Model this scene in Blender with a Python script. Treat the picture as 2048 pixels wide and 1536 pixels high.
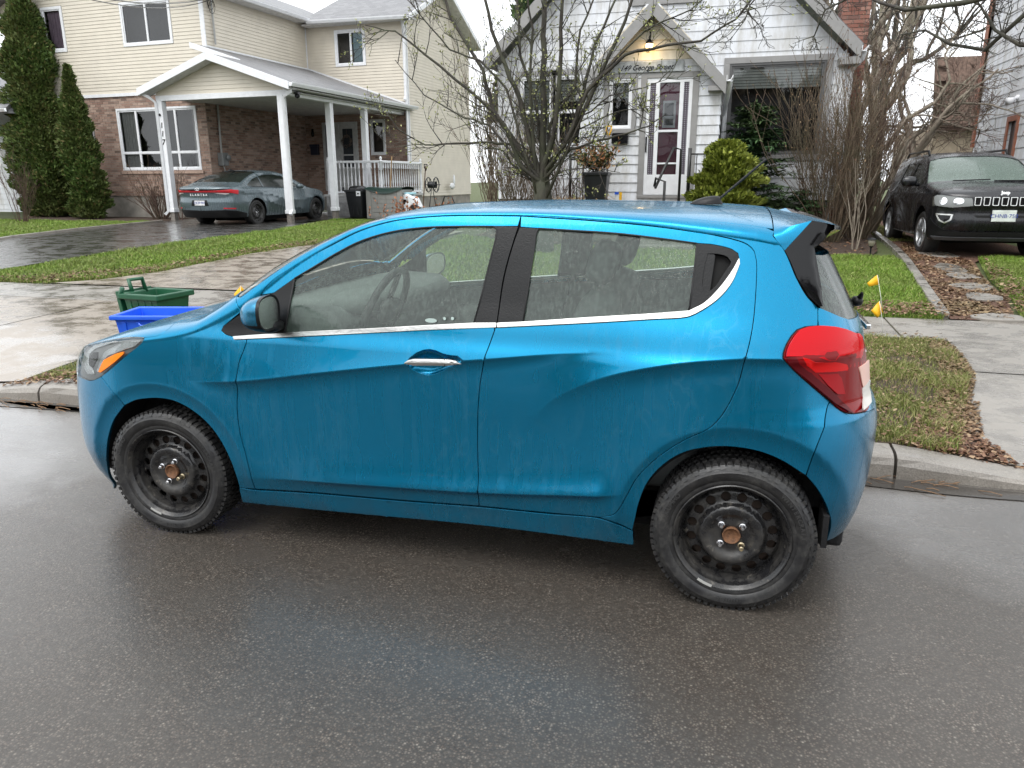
import bpy, bmesh, math, random
import numpy as np
from mathutils import Vector, Matrix, Euler
from mathutils.geometry import delaunay_2d_cdt
for _o in list(bpy.data.objects): bpy.data.objects.remove(_o)
SC = bpy.context.scene
COL = SC.collection
R = math.radians
PI = math.pi
# ---------------------------------------------------------------- camera
CAM_POS = Vector((-.1059, -2.5507, 1.5269))
_f, _pit, _yaw, _rol = 1500.0, .26521, .26873, -.0034758
_fw = Vector((-math.sin(_yaw)*math.cos(_pit), math.cos(_yaw)*math.cos(_pit), -math.sin(_pit)))
_r0 = Vector((math.cos(_yaw), math.sin(_yaw), 0)); _u0 = _r0.cross(_fw)
_rt = _r0*math.cos(_rol) + _u0*math.sin(_rol); _up = _u0*math.cos(_rol) - _r0*math.sin(_rol)
cam = bpy.data.cameras.new('camera'); cam.sensor_width = 36; cam.lens = _f/2048*36; cam.clip_end = 600; cam.clip_start = .05
camo = bpy.data.objects.new('camera', cam); COL.objects.link(camo)
camo.matrix_world = Matrix(((_rt.x, _up.x, -_fw.x, CAM_POS.x), (_rt.y, _up.y, -_fw.y, CAM_POS.y), (_rt.z, _up.z, -_fw.z, CAM_POS.z), (0, 0, 0, 1)))
SC.camera = camo
# ---------------------------------------------------------------- sky, sun, exposure
SUN_EL, SUN_AZ = 58, 205
W_ = bpy.data.worlds.new('World'); SC.world = W_; W_.use_nodes = True
_nt = W_.node_tree; _bg = _nt.nodes['Background']
_sky = _nt.nodes.new('ShaderNodeTexSky'); _sky.sky_type = 'NISHITA'; _sky.sun_disc = False
_sky.sun_elevation = R(SUN_EL); _sky.sun_rotation = R(SUN_AZ); _sky.air_density = 1; _sky.dust_density = 4; _sky.ozone_density = 1
_hs = _nt.nodes.new('ShaderNodeHueSaturation'); _hs.inputs['Saturation'].default_value = .10
_mx = _nt.nodes.new('ShaderNodeMix'); _mx.data_type = 'RGBA'; _mx.inputs[0].default_value = .75
_mx.inputs[7].default_value = (11.2, 11.6, 12.0, 1)            # the even cloud layer over the sky
_nt.links.new(_sky.outputs[0], _hs.inputs['Color']); _nt.links.new(_hs.outputs[0], _mx.inputs[6])
_nt.links.new(_mx.outputs[2], _bg.inputs['Color']); _bg.inputs['Strength'].default_value = .10
_s = bpy.data.lights.new('sun', 'SUN'); _s.energy = .8; _s.angle = R(35); _s.color = (1, .97, .93)
_so = bpy.data.objects.new('sun', _s); COL.objects.link(_so)
_sd = Vector((math.sin(R(SUN_AZ))*math.cos(R(SUN_EL)), math.cos(R(SUN_AZ))*math.cos(R(SUN_EL)), math.sin(R(SUN_EL))))
_so.rotation_euler = _sd.to_track_quat('Z', 'Y').to_euler()
SC.view_settings.view_transform = 'Standard'; SC.view_settings.look = 'None'
SC.view_settings.exposure = 1.0; SC.view_settings.gamma = 1; SC.view_settings.use_curve_mapping = False
SC.render.engine = 'CYCLES'
SC.cycles.max_bounces = 8; SC.cycles.transparent_max_bounces = 12; SC.cycles.glossy_bounces = 4; SC.cycles.diffuse_bounces = 3
SC.cycles.caustics_reflective = False; SC.cycles.caustics_refractive = False; SC.cycles.sample_clamp_indirect = 6
# ---------------------------------------------------------------- helpers
rnd = random.Random(7)
def ray(px, py):
    return (_fw*_f + _rt*(px-1024) - _up*(py-768)).normalized()
def at(px, py, y):
    """point of the plane Y=y seen at a pixel of the photograph (2048 wide)"""
    d = ray(px, py); return CAM_POS + d*((y-CAM_POS.y)/d.y)
def atx(px, py, x):
    d = ray(px, py); return CAM_POS + d*((x-CAM_POS.x)/d.x)
GK = ([-60, 1.54, 1.55, 4.5, 5.4, 9.8, 12, 70], [.12, .12, .12, .19, .22, .40, .43, .43])
def G(y): return float(np.interp(y, *GK))
def atg(px, py):
    z = .3; d = ray(px, py)
    for _ in range(25):
        P = CAM_POS + d*((z-CAM_POS.z)/d.z); z = G(P.y)
    return P

def srgb(r, g, b):
    f = lambda c: c/12.92 if c <= .04045 else ((c+.055)/1.055)**2.4
    return (f(r/255), f(g/255), f(b/255), 1)
def c4(c): return tuple(c) if len(c) == 4 else tuple(c)+(1,)
MATS = {}
class NT:
    def __init__(s, name):
        s.m = bpy.data.materials.new(name); s.m.use_nodes = True; s.t = s.m.node_tree; s.n = s.t.nodes
        s.b = s.n['Principled BSDF']; s.o = s.n['Material Output']; s._c = None
    def new(s, t, **k):
        n = s.n.new(t)
        for a, v in k.items(): setattr(n, a, v)
        return n
    def link(s, a, b): s.t.links.new(a, b)
    def set(s, **k):
        for a, v in k.items():
            a = a.replace('_', ' ')
            i = s.b.inputs[a]
            if hasattr(v, 'links') or hasattr(v, 'is_output'): s.link(v, i)
            else: i.default_value = v
        return s
    def coord(s, which='Object', scale=None):
        if s._c is None: s._c = s.new('ShaderNodeTexCoord')
        o = s._c.outputs[which]
        if scale is not None:
            mp = s.new('ShaderNodeMapping'); mp.inputs['Scale'].default_value = scale if hasattr(scale, '__len__') else (scale,)*3
            s.link(o, mp.inputs[0]); o = mp.outputs[0]
        return o
    def noise(s, scale, detail=3, rough=.55, vec=None, dist=0):
        n = s.new('ShaderNodeTexNoise'); n.inputs['Scale'].default_value = scale; n.inputs['Detail'].default_value = detail
        n.inputs['Roughness'].default_value = rough; n.inputs['Distortion'].default_value = dist
        s.link(vec if vec is not None else s.coord(), n.inputs['Vector']); return n.outputs[0]
    def voro(s, scale, vec=None, feature='F1', out=0, rand=1):
        n = s.new('ShaderNodeTexVoronoi', feature=feature); n.inputs['Scale'].default_value = scale; n.inputs['Randomness'].default_value = rand
        s.link(vec if vec is not None else s.coord(), n.inputs['Vector']); return n.outputs[out]
    def ramp(s, fac, stops, interp='LINEAR'):
        n = s.new('ShaderNodeValToRGB'); n.color_ramp.interpolation = interp
        e = n.color_ramp.elements
        while len(e) < len(stops): e.new(.5)
        for i, (p, c) in enumerate(stops):
            e[i].position = p; e[i].color = c4(c) if hasattr(c, '__len__') else (c, c, c, 1)
        s.link(fac, n.inputs[0]); return n.outputs[0]
    def mix(s, fac, a, b, mode='MIX'):
        n = s.new('ShaderNodeMix', data_type='RGBA', blend_type=mode)
        for i, v in ((0, fac), (6, a), (7, b)):
            if hasattr(v, 'is_output'): s.link(v, n.inputs[i])
            else: n.inputs[i].default_value = v if i == 0 else c4(v)
        return n.outputs[2]
    def math(s, op, a, b=0.0, clamp=False):
        n = s.new('ShaderNodeMath', operation=op, use_clamp=clamp)
        for i, v in ((0, a), (1, b)):
            if hasattr(v, 'is_output'): s.link(v, n.inputs[i])
            else: n.inputs[i].default_value = v
        return n.outputs[0]
    def bump(s, h, strength=.3, dist=.01, normal=None):
        n = s.new('ShaderNodeBump'); n.inputs['Strength'].default_value = strength; n.inputs['Distance'].default_value = dist
        s.link(h, n.inputs['Height'])
        if normal is not None: s.link(normal, n.inputs['Normal'])
        return n.outputs[0]
def mat(name, col, rough=.6, metal=0, var=.15, scale=8, bump=0, bscale=60, spec=.5, coat=0, island=0, emit=None, alpha=1):
    """plain surface: base colour with mottling, optional relief"""
    if name in MATS: return MATS[name]
    s = NT(name); c = c4(col)
    dk = tuple(v*(1-var) for v in c[:3]); lt = tuple(min(1, v*(1+var)) for v in c[:3])
    out = s.mix(s.ramp(s.noise(scale, 4), [(.3, 0), (.7, 1)]), dk, lt)
    if island:
        g = s.new('ShaderNodeNewGeometry'); out = s.mix(1.0, out, s.ramp(g.outputs['Random Per Island'], [(0, 1-island), (1, 1+island)]), 'MULTIPLY')
    s.set(Base_Color=out, Roughness=rough, Metallic=metal)
    s.b.inputs['Specular IOR Level'].default_value = spec
    if coat: s.b.inputs['Coat Weight'].default_value = coat; s.b.inputs['Coat Roughness'].default_value = .05
    if bump: s.set(Normal=s.bump(s.noise(bscale, 4), bump, .01))
    if emit: s.b.inputs['Emission Color'].default_value = c4(emit[0]); s.b.inputs['Emission Strength'].default_value = emit[1]
    MATS[name] = s.m; return s.m

def tag(o, label=None, cat=None, group=None, kind=None):
    if label: o['label'] = label
    if cat: o['category'] = cat
    if group: o['group'] = group
    if kind: o['kind'] = kind
    return o
def thing(name, label, cat, loc=(0, 0, 0), rz=0, group=None, rot=None):
    o = bpy.data.objects.new(name, None); COL.objects.link(o); o.location = loc
    o.rotation_euler = rot if rot else (0, 0, rz); o.empty_display_size = .1
    return tag(o, label, cat, group)
def link(name, me, parent=None, loc=None, rot=None, scale=None):
    o = bpy.data.objects.new(name, me); COL.objects.link(o)
    if parent: o.parent = parent
    if loc is not None: o.location = loc
    if rot is not None: o.rotation_euler = rot
    if scale is not None: o.scale = scale
    return o
def copy_tree(o, parent=None):
    c = o.copy(); COL.objects.link(c)
    if parent: c.parent = parent
    for ch in list(o.children): copy_tree(ch, c)
    return c
class MB:
    """collects shapes into one mesh; M is the frame in force"""
    def __init__(s, M=None): s.v = []; s.f = []; s.m = []; s.M = M or Matrix(); s.k = 0
    def add(s, vs, fs):
        b = len(s.v); M = s.M
        s.v += [tuple(M @ Vector(v)) for v in vs]; s.f += [tuple(b+i for i in f) for f in fs]; s.m += [s.k]*len(fs)
    def box(s, x0, x1, y0, y1, z0, z1):
        s.add([(x0,y0,z0),(x1,y0,z0),(x1,y1,z0),(x0,y1,z0),(x0,y0,z1),(x1,y0,z1),(x1,y1,z1),(x0,y1,z1)],
              [(0,3,2,1),(4,5,6,7),(0,1,5,4),(1,2,6,5),(2,3,7,6),(3,0,4,7)])
    def hexa(s, lo, hi):
        s.add(list(lo)+list(hi), [(0,3,2,1),(4,5,6,7),(0,1,5,4),(1,2,6,5),(2,3,7,6),(3,0,4,7)])
    def quad(s, a, b, c, d): s.add([a,b,c,d], [(0,1,2,3)])
    def prism(s, poly, h0, h1, ax='z'):
        """extrude a 2D outline; ax is the extrusion axis"""
        n = len(poly); f = {'z': lambda a,b,h:(a,b,h), 'y': lambda a,b,h:(a,h,b), 'x': lambda a,b,h:(h,a,b)}[ax]
        vs = [f(a,b,h0) for a,b in poly] + [f(a,b,h1) for a,b in poly]
        fs = [tuple(reversed(range(n))), tuple(range(n,2*n))] + [(i,(i+1)%n,n+(i+1)%n,n+i) for i in range(n)]
        s.add(vs, fs)
    def tube(s, pts, r, n=6, cap=True, closed=False):
        pts = [Vector(p) for p in pts]; m = len(pts)
        rr = r if hasattr(r, '__len__') else [r]*m
        vs = []; up = None
        for i, p in enumerate(pts):
            a = pts[(i-1) % m] if (i or closed) else p; b = pts[(i+1) % m] if (i < m-1 or closed) else p
            t = (b-a).normalized() if (b-a).length > 1e-9 else Vector((0,0,1))
            if up is None: up = t.orthogonal().normalized()
            up = (up - t*up.dot(t)); up = up.normalized() if up.length > 1e-6 else t.orthogonal().normalized()
            w = t.cross(up)
            for k in range(n):
                an = 2*PI*k/n; vs.append(p + (up*math.cos(an) + w*math.sin(an))*rr[i])
        fs = []
        for i in range(m if closed else m-1):
            j = (i+1) % m
            for k in range(n): fs.append((i*n+k, i*n+(k+1)%n, j*n+(k+1)%n, j*n+k))
        if cap and not closed: fs += [tuple(reversed(range(n))), tuple(range((m-1)*n, m*n))]
        s.add(vs, fs)
    def lathe(s, prof, n=32, o=(0,0,0), axis='z', close=False):
        """prof: (radius, height) pairs"""
        f = {'z': lambda r,c,sn,h:(o[0]+r*c,o[1]+r*sn,o[2]+h), 'y': lambda r,c,sn,h:(o[0]+r*sn,o[1]+h,o[2]+r*c), 'x': lambda r,c,sn,h:(o[0]+h,o[1]+r*c,o[2]+r*sn)}[axis]
        vs = [f(r, math.cos(2*PI*k/n), math.sin(2*PI*k/n), h) for r, h in prof for k in range(n)]
        fs = [(i*n+k, i*n+(k+1)%n, (i+1)*n+(k+1)%n, (i+1)*n+k) for i in range(len(prof)-1) for k in range(n)]
        if close: fs += [tuple(reversed(range(n))), tuple(range((len(prof)-1)*n, len(prof)*n))]
        s.add(vs, fs)
    def ball(s, c, r, n=12, sq=1.0):
        """ellipsoid; r may be a triple; sq < 1 makes it boxier"""
        rr = r if hasattr(r, '__len__') else (r,)*3; vs = []; fs = []; m = n//2
        p = lambda v: math.copysign(abs(v)**sq, v)
        for i in range(1, m):
            th = PI*i/m
            for k in range(n):
                a = 2*PI*k/n; vs.append((c[0]+rr[0]*p(math.sin(th))*p(math.cos(a)), c[1]+rr[1]*p(math.sin(th))*p(math.sin(a)), c[2]+rr[2]*p(math.cos(th))))
        vs += [(c[0],c[1],c[2]+rr[2]), (c[0],c[1],c[2]-rr[2])]; t = len(vs)-2
        for i in range(m-2):
            for k in range(n): fs.append((i*n+k, (i+1)*n+k, (i+1)*n+(k+1)%n, i*n+(k+1)%n))
        for k in range(n): fs += [(t, k, (k+1)%n), (t+1, (m-2)*n+(k+1)%n, (m-2)*n+k)]
        s.add(vs, fs)
    def rbox(s, x0, x1, y0, y1, z0, z1, r=.02, n=12):
        c = ((x0+x1)/2, (y0+y1)/2, (z0+z1)/2); s.ball(c, ((x1-x0)/2, (y1-y0)/2, (z1-z0)/2), n, r)
    def mesh(s, name, mats, smooth=False):
        me = bpy.data.meshes.new(name); me.from_pydata(s.v, [], s.f)
        for m in (mats if isinstance(mats, (list, tuple)) else [mats]): me.materials.append(m)
        if isinstance(mats, (list, tuple)) and len(mats) > 1: me.polygons.foreach_set('material_index', s.m)
        if smooth: me.polygons.foreach_set('use_smooth', [True]*len(me.polygons))
        me.update(); return me
    def build(s, name, mats, parent=None, smooth=False, bevel=0, sub=0, loc=None, auto=None):
        me = s.mesh(name, mats, smooth or auto is not None)
        if auto is not None: me.set_sharp_from_angle(angle=R(auto))
        o = link(name, me, parent, loc)
        if bevel:
            b = o.modifiers.new('b', 'BEVEL'); b.width = bevel; b.segments = 2; b.limit_method = 'ANGLE'; b.angle_limit = R(35)
        if sub: b = o.modifiers.new('s', 'SUBSURF'); b.levels = sub; b.render_levels = sub
        return o
def frame(o, u, v):
    """matrix of a surface frame: u to the right, v up, third axis out of the surface"""
    o, u, v = Vector(o), Vector(u).normalized(), Vector(v).normalized(); n = u.cross(v)
    return Matrix(((u.x,v.x,n.x,o.x),(u.y,v.y,n.y,o.y),(u.z,v.z,n.z,o.z),(0,0,0,1)))
def text_mesh(body, size, extrude=.002, shear=0, bold=0, space=1):
    cu = bpy.data.curves.new('lettering', 'FONT'); cu.body = body; cu.size = size; cu.extrude = extrude; cu.shear = shear; cu.offset = bold
    cu.align_x = 'CENTER'; cu.align_y = 'CENTER'; cu.space_character = space; cu.resolution_u = 3
    o = bpy.data.objects.new('lettering', cu); COL.objects.link(o)
    dg = bpy.context.evaluated_depsgraph_get(); me = bpy.data.meshes.new_from_object(o.evaluated_get(dg)); bpy.data.objects.remove(o); bpy.data.curves.remove(cu)
    return me
def lettering(name, body, size, m, material, parent, extrude=.002, shear=0, bold=0, space=1):
    me = text_mesh(body, size, extrude, shear, bold, space); me.transform(m); me.materials.clear(); me.materials.append(material)
    return link(name, me, parent)
def in_poly(P, poly):
    P = np.asarray(P, float); q = np.asarray(poly, float); a = q; b = np.roll(q, -1, 0)
    x, y = P[:, 0:1], P[:, 1:2]; c = ((a[None, :, 1] > y) != (b[None, :, 1] > y))
    with np.errstate(divide='ignore', invalid='ignore'):
        xi = (b[None, :, 0]-a[None, :, 0])*(y-a[None, :, 1])/(b[None, :, 1]-a[None, :, 1]) + a[None, :, 0]
    return (np.sum(c & (x < xi), 1) % 2) == 1
def near(P, Q, d):
    out = np.zeros(len(P), bool)
    for i in range(0, len(P), 2000):
        p = P[i:i+2000]; out[i:i+2000] = (((p[:, None]-Q[None])**2).sum(-1).min(1) < d*d)
    return out
def dense(poly, h, closed=True):
    out = []; n = len(poly)
    for i in range(n if closed else n-1):
        a = np.array(poly[i], float); b = np.array(poly[(i+1) % n], float); k = max(1, int(np.ceil(np.linalg.norm(b-a)/h)))
        out += [a+(b-a)*j/k for j in range(k)]
    if not closed: out.append(np.array(poly[-1], float))
    return np.array(out)
def fill2d(outers, holes=(), h=.02, extra=None, step=None):
    """constrained triangulation of 2D outlines: points, triangles, boundary loops"""
    loops = [dense(p, step or h*1.2) for p in list(outers)+list(holes)]
    bp = np.concatenate(loops); mn = bp.min(0); mx = bp.max(0)
    xs = np.arange(mn[0]+h/2, mx[0], h); ys = np.arange(mn[1]+h/2, mx[1], h*.866)
    g = np.array([(x+(h/2 if j % 2 else 0), y) for j, y in enumerate(ys) for x in xs]) if len(xs) and len(ys) else np.zeros((0, 2))
    def keep(g, d):
        if not len(g): return g
        k = np.zeros(len(g), bool)
        for p in outers: k |= in_poly(g, p)
        for p in holes: k &= ~in_poly(g, p)
        g = g[k]; return g[~near(g, bp, d)] if len(g) else g
    g = keep(g, h*.55); e = np.zeros((0, 2))
    if extra is not None and len(extra):
        e = keep(np.asarray(extra, float), h*.35)
        if len(e) and len(g): g = g[~near(g, e, h*.45)]
    pts = [Vector(p) for p in np.concatenate([bp, e, g])]; ed = []; k = 0
    for l in loops: n = len(l); ed += [(k+i, k+(i+1) % n) for i in range(n)]; k += n
    v, _, f, ov, _, _ = delaunay_2d_cdt(pts, ed, [], 0, 1e-6)
    v = np.array([tuple(p) for p in v]); f = np.array([t for t in f if len(t) == 3])
    c = v[f].mean(1); k = np.zeros(len(f), bool)
    for p in outers: k |= in_poly(c, p)
    for p in holes: k &= ~in_poly(c, p)
    f = f[k]
    a = v[f[:, 0]]; b = v[f[:, 1]]; d = v[f[:, 2]]
    ar = (b[:, 0]-a[:, 0])*(d[:, 1]-a[:, 1]) - (b[:, 1]-a[:, 1])*(d[:, 0]-a[:, 0])
    f = np.where((ar < 0)[:, None], f[:, ::-1], f); f = f[np.abs(ar) > 1e-10]
    return v, f, loops
def np_mesh(name, V, F, mats, normals=None, smooth=True):
    V = np.asarray(V, np.float32); F = np.asarray(F, np.int32); k = F.shape[1]
    me = bpy.data.meshes.new(name); me.vertices.add(len(V)); me.vertices.foreach_set('co', V.ravel())
    me.loops.add(F.size); me.loops.foreach_set('vertex_index', F.ravel())
    me.polygons.add(len(F)); me.polygons.foreach_set('loop_start', np.arange(0, F.size, k)); me.polygons.foreach_set('loop_total', [k]*len(F))
    me.polygons.foreach_set('use_smooth', [smooth]*len(F)); me.update(calc_edges=True)
    for m in (mats if isinstance(mats, (list, tuple)) else [mats]): me.materials.append(m)
    if normals is not None: me.normals_split_custom_set_from_vertices([tuple(n) for n in normals])
    return me
# ---------------------------------------------------------------- hatchback body surfaces
# local car frame: x along the car (rear axle x=0, front axle x=-2.385), y inward from the near side, z up
def lerpk(x, ks):
    """smooth (monotone cubic) interpolation through knots"""
    xs = np.array([k[0] for k in ks], float); ys = np.array([k[1] for k in ks], float)
    h = np.diff(xs); d = np.diff(ys) / h
    m = np.zeros(len(xs)); m[0] = d[0]; m[-1] = d[-1]
    for i in range(1, len(xs) - 1):
        if d[i-1] * d[i] > 0:
            w1 = 2*h[i] + h[i-1]; w2 = h[i] + 2*h[i-1]
            m[i] = (w1 + w2) / (w1/d[i-1] + w2/d[i])
    x = np.clip(np.asarray(x, float), xs[0], xs[-1])
    i = np.clip(np.searchsorted(xs, x, side='right') - 1, 0, len(xs) - 2)
    t = (x - xs[i]) / h[i]; t2 = t*t; t3 = t2*t
    return (2*t3-3*t2+1)*ys[i] + (t3-2*t2+t)*h[i]*m[i] + (-2*t3+3*t2)*ys[i+1] + (t3-t2)*h[i]*m[i+1]

def sst(x, a, b):
    t = np.clip((np.asarray(x, float) - a) / (b - a), 0, 1)
    return t*t*(3-2*t)


class Body:
    """car body surface given by tables; local frame: x along the car (front at -x, rear axle x=0), y inward from the near side, z up"""
    def __init__(s, **k): s.__dict__.update(k)
    def W(s, x, z):
        x = np.asarray(x, float); z = np.asarray(z, float); w = lerpk(z, s.K_BASE)
        for line, (a0, a1), (f0, f1, f2, f3), up, dn in s.creases:
            d = z - lerpk(x, line); a = a0 * sst(x, f0, f1) * (1 - sst(x, f2, f3))
            lo = (1 - sst(-d, 0, dn)) if dn > 0 else np.exp(-np.maximum(-d, 0)/-dn)
            w = w - a*np.where(d >= 0, np.exp(-(np.maximum(d, 0)/up)**a1), lo)
        for cx, rc in s.arches:
            r = np.hypot(x - cx, z - s.RZ) - rc; q = np.sqrt(r*r + 8e-5) - .009
            w = w - s.arch_a*sst(z, .12, .40)*np.where(r >= 0, np.exp(-q/.13), .35 + .65*np.exp(-q/.035))
        return w
    def S(s_, s, z):
        """side of the car wrapped round both corners; s = x on the flat part"""
        s = np.asarray(s, float); z = np.asarray(z, float)
        s, z = np.broadcast_arrays(s, z); sh = s.shape; s = s.reshape(-1); z = z.reshape(-1)
        x = s.copy(); y = s_.W(s, z); YC = s_.YC; X0, A = s_.XR0, s_.AR
        r = s > X0
        if r.any():
            phi = np.minimum((s[r]-X0)/A, np.pi/2); n = lerpk(z[r], s_.K_NR); a = lerpk(z[r], s_.K_XR) - X0
            rr = 1/((np.abs(np.cos(phi))**n + np.abs(np.sin(phi))**n)**(1/n)); xx = X0 + a*rr*np.sin(phi); x[r] = xx
            y[r] = YC - (YC - s_.W(np.minimum(xx, X0 + .9*a), z[r]))*rr*np.cos(phi)
        X0, A = s_.XF0, s_.AF; f = s < X0
        if f.any():
            phi = np.minimum((X0-s[f])/A, np.pi/2); n = lerpk(z[f], s_.K_NF); a = X0 - lerpk(z[f], s_.K_XF)
            rr = 1/((np.abs(np.cos(phi))**n + np.abs(np.sin(phi))**n)**(1/n)); xx = X0 - a*rr*np.sin(phi); x[f] = xx
            y[f] = YC - (YC - s_.W(np.maximum(xx, X0 - .9*a), z[f]))*rr*np.cos(phi)
        return np.stack([x, y, z + 0*x], -1).reshape(sh + (3,))
    def B(s_, s, v):
        """whole body: v is the height up to the shoulder line, beyond it the distance rolled over to the centre line"""
        s = np.asarray(s, float); v = np.asarray(v, float)
        s, v = np.broadcast_arrays(s, v); sh = s.shape; s = s.reshape(-1); v = v.reshape(-1)
        xr = s_.S(s, s_.VREF + 0*s)[:, 0]
        for _ in range(2):
            zs = lerpk(xr, s_.K_ZS); xr = s_.S(s, zs)[:, 0]
        zs = lerpk(xr, s_.K_ZS); P = s_.S(s, np.minimum(v, zs)); o = v > zs
        if o.any():
            t = np.clip((v[o]-zs[o])/.75, 0, 1); phi = np.pi/2*(1-(1-t)**2.5); m = 2.6
            r = 1/((np.abs(np.cos(phi))**m + np.abs(np.sin(phi))**m)**(1/m))
            zc = lerpk(P[o, 0], s_.K_ZC); y0 = P[o, 1]
            P[o, 2] = zs[o] + (np.maximum(zc, zs[o]) - zs[o])*r*np.sin(phi)
            P[o, 1] = y0 + (s_.YC-y0)*(1 - r*np.cos(phi))
        return P.reshape(sh + (3,))
    def N(s_, s, v, e=.0015):
        n = np.cross(s_.B(s+e, v) - s_.B(s-e, v), s_.B(s, v+e) - s_.B(s, v-e))
        return n/np.maximum(np.linalg.norm(n, axis=-1, keepdims=True), 1e-12)
    def zs(s_, s):
        s = np.asarray(s, float)
        xr = s_.S(s, s_.VREF + 0*s)[..., 0]
        for _ in range(2): zs = lerpk(xr, s_.K_ZS); xr = s_.S(s, zs)[..., 0]
        return zs

HATCH = Body(YC=.798, RZ=.288, XR0=-.15, XF0=-2.30, AR=.62, AF=.75, VREF=.8, arch_a=.021, arches=((0., .420), (-2.385, .415)),
 K_BASE=[(.14,.075),(.20,.052),(.26,.040),(.32,.030),(.45,.026),(.60,.025),(.78,.021),(.90,.030),(.955,.044),(1.0,.052),(1.1,.084),(1.2,.116),(1.3,.150),(1.40,.190),(1.46,.225)],
 K_XR=[(.14,.45),(.25,.495),(.35,.52),(.45,.533),(.60,.54),(.70,.525),(.735,.50),(.78,.475),(.90,.462),(.98,.445),(1.05,.415),(1.2,.335),(1.35,.245),(1.46,.17)],
 K_XF=[(.14,-3.03),(.25,-3.09),(.38,-3.115),(.55,-3.11),(.66,-3.10),(.74,-3.075),(.82,-3.02),(.90,-2.90),(.97,-2.75),(1.46,-2.0)],
 K_NR=[(.2,2.9),(.6,2.9),(.9,2.9),(1.1,3.3),(1.4,3.6)], K_NF=[(.2,3.5),(.6,3.4),(.9,2.9)],
 K_ZS=[(-3.09,.70),(-3.02,.74),(-2.9,.79),(-2.75,.83),(-2.6,.855),(-2.4,.875),(-2.2,.915),(-2.05,.975),(-1.96,1.02),(-1.875,1.085),(-1.727,1.197),(-1.592,1.278),(-1.462,1.34),(-1.33,1.377),(-1.2,1.393),(-1.07,1.40),(-.826,1.401),(-.54,1.387),(-.33,1.369),(-.163,1.347),(0.,1.325),(.17,1.29),(.35,1.25)],
 K_ZC=[(-3.10,.70),(-3.06,.76),(-3.0,.782),(-2.9,.812),(-2.75,.862),(-2.55,.928),(-2.4,.965),(-2.2,1.01),(-2.12,1.06),(-1.9,1.22),(-1.6,1.348),(-1.427,1.402),(-1.2,1.430),(-.8,1.440),(-.3,1.436),(.05,1.417),(.18,1.392),(.35,1.35)],
 creases=(
  # through the front door under the handle
  ([(-2.156,.724),(-1.973,.74),(-1.595,.799),(-1.234,.854),(-.916,.892),(-.709,.918),(-.528,.937)], (.025, 1.), (-2.25, -1.95, -.95, -.35), .11, -.026),
  # haunch over the rear wheel
  ([(-.72,.69),(-.669,.747),(-.595,.797),(-.487,.849),(-.365,.889),(-.23,.92),(-.098,.939),(.015,.949),(.2,.950)], (.040, 1.), (-.80, -.25, 5, 6), .17, -.042),
  # above the sill
  ([(-1.98,.310),(-1.635,.333),(-.942,.364),(-.411,.412)], (.029, 1.3), (-2.05, -1.5, -.50, -.38), .070, -.026)))
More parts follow.
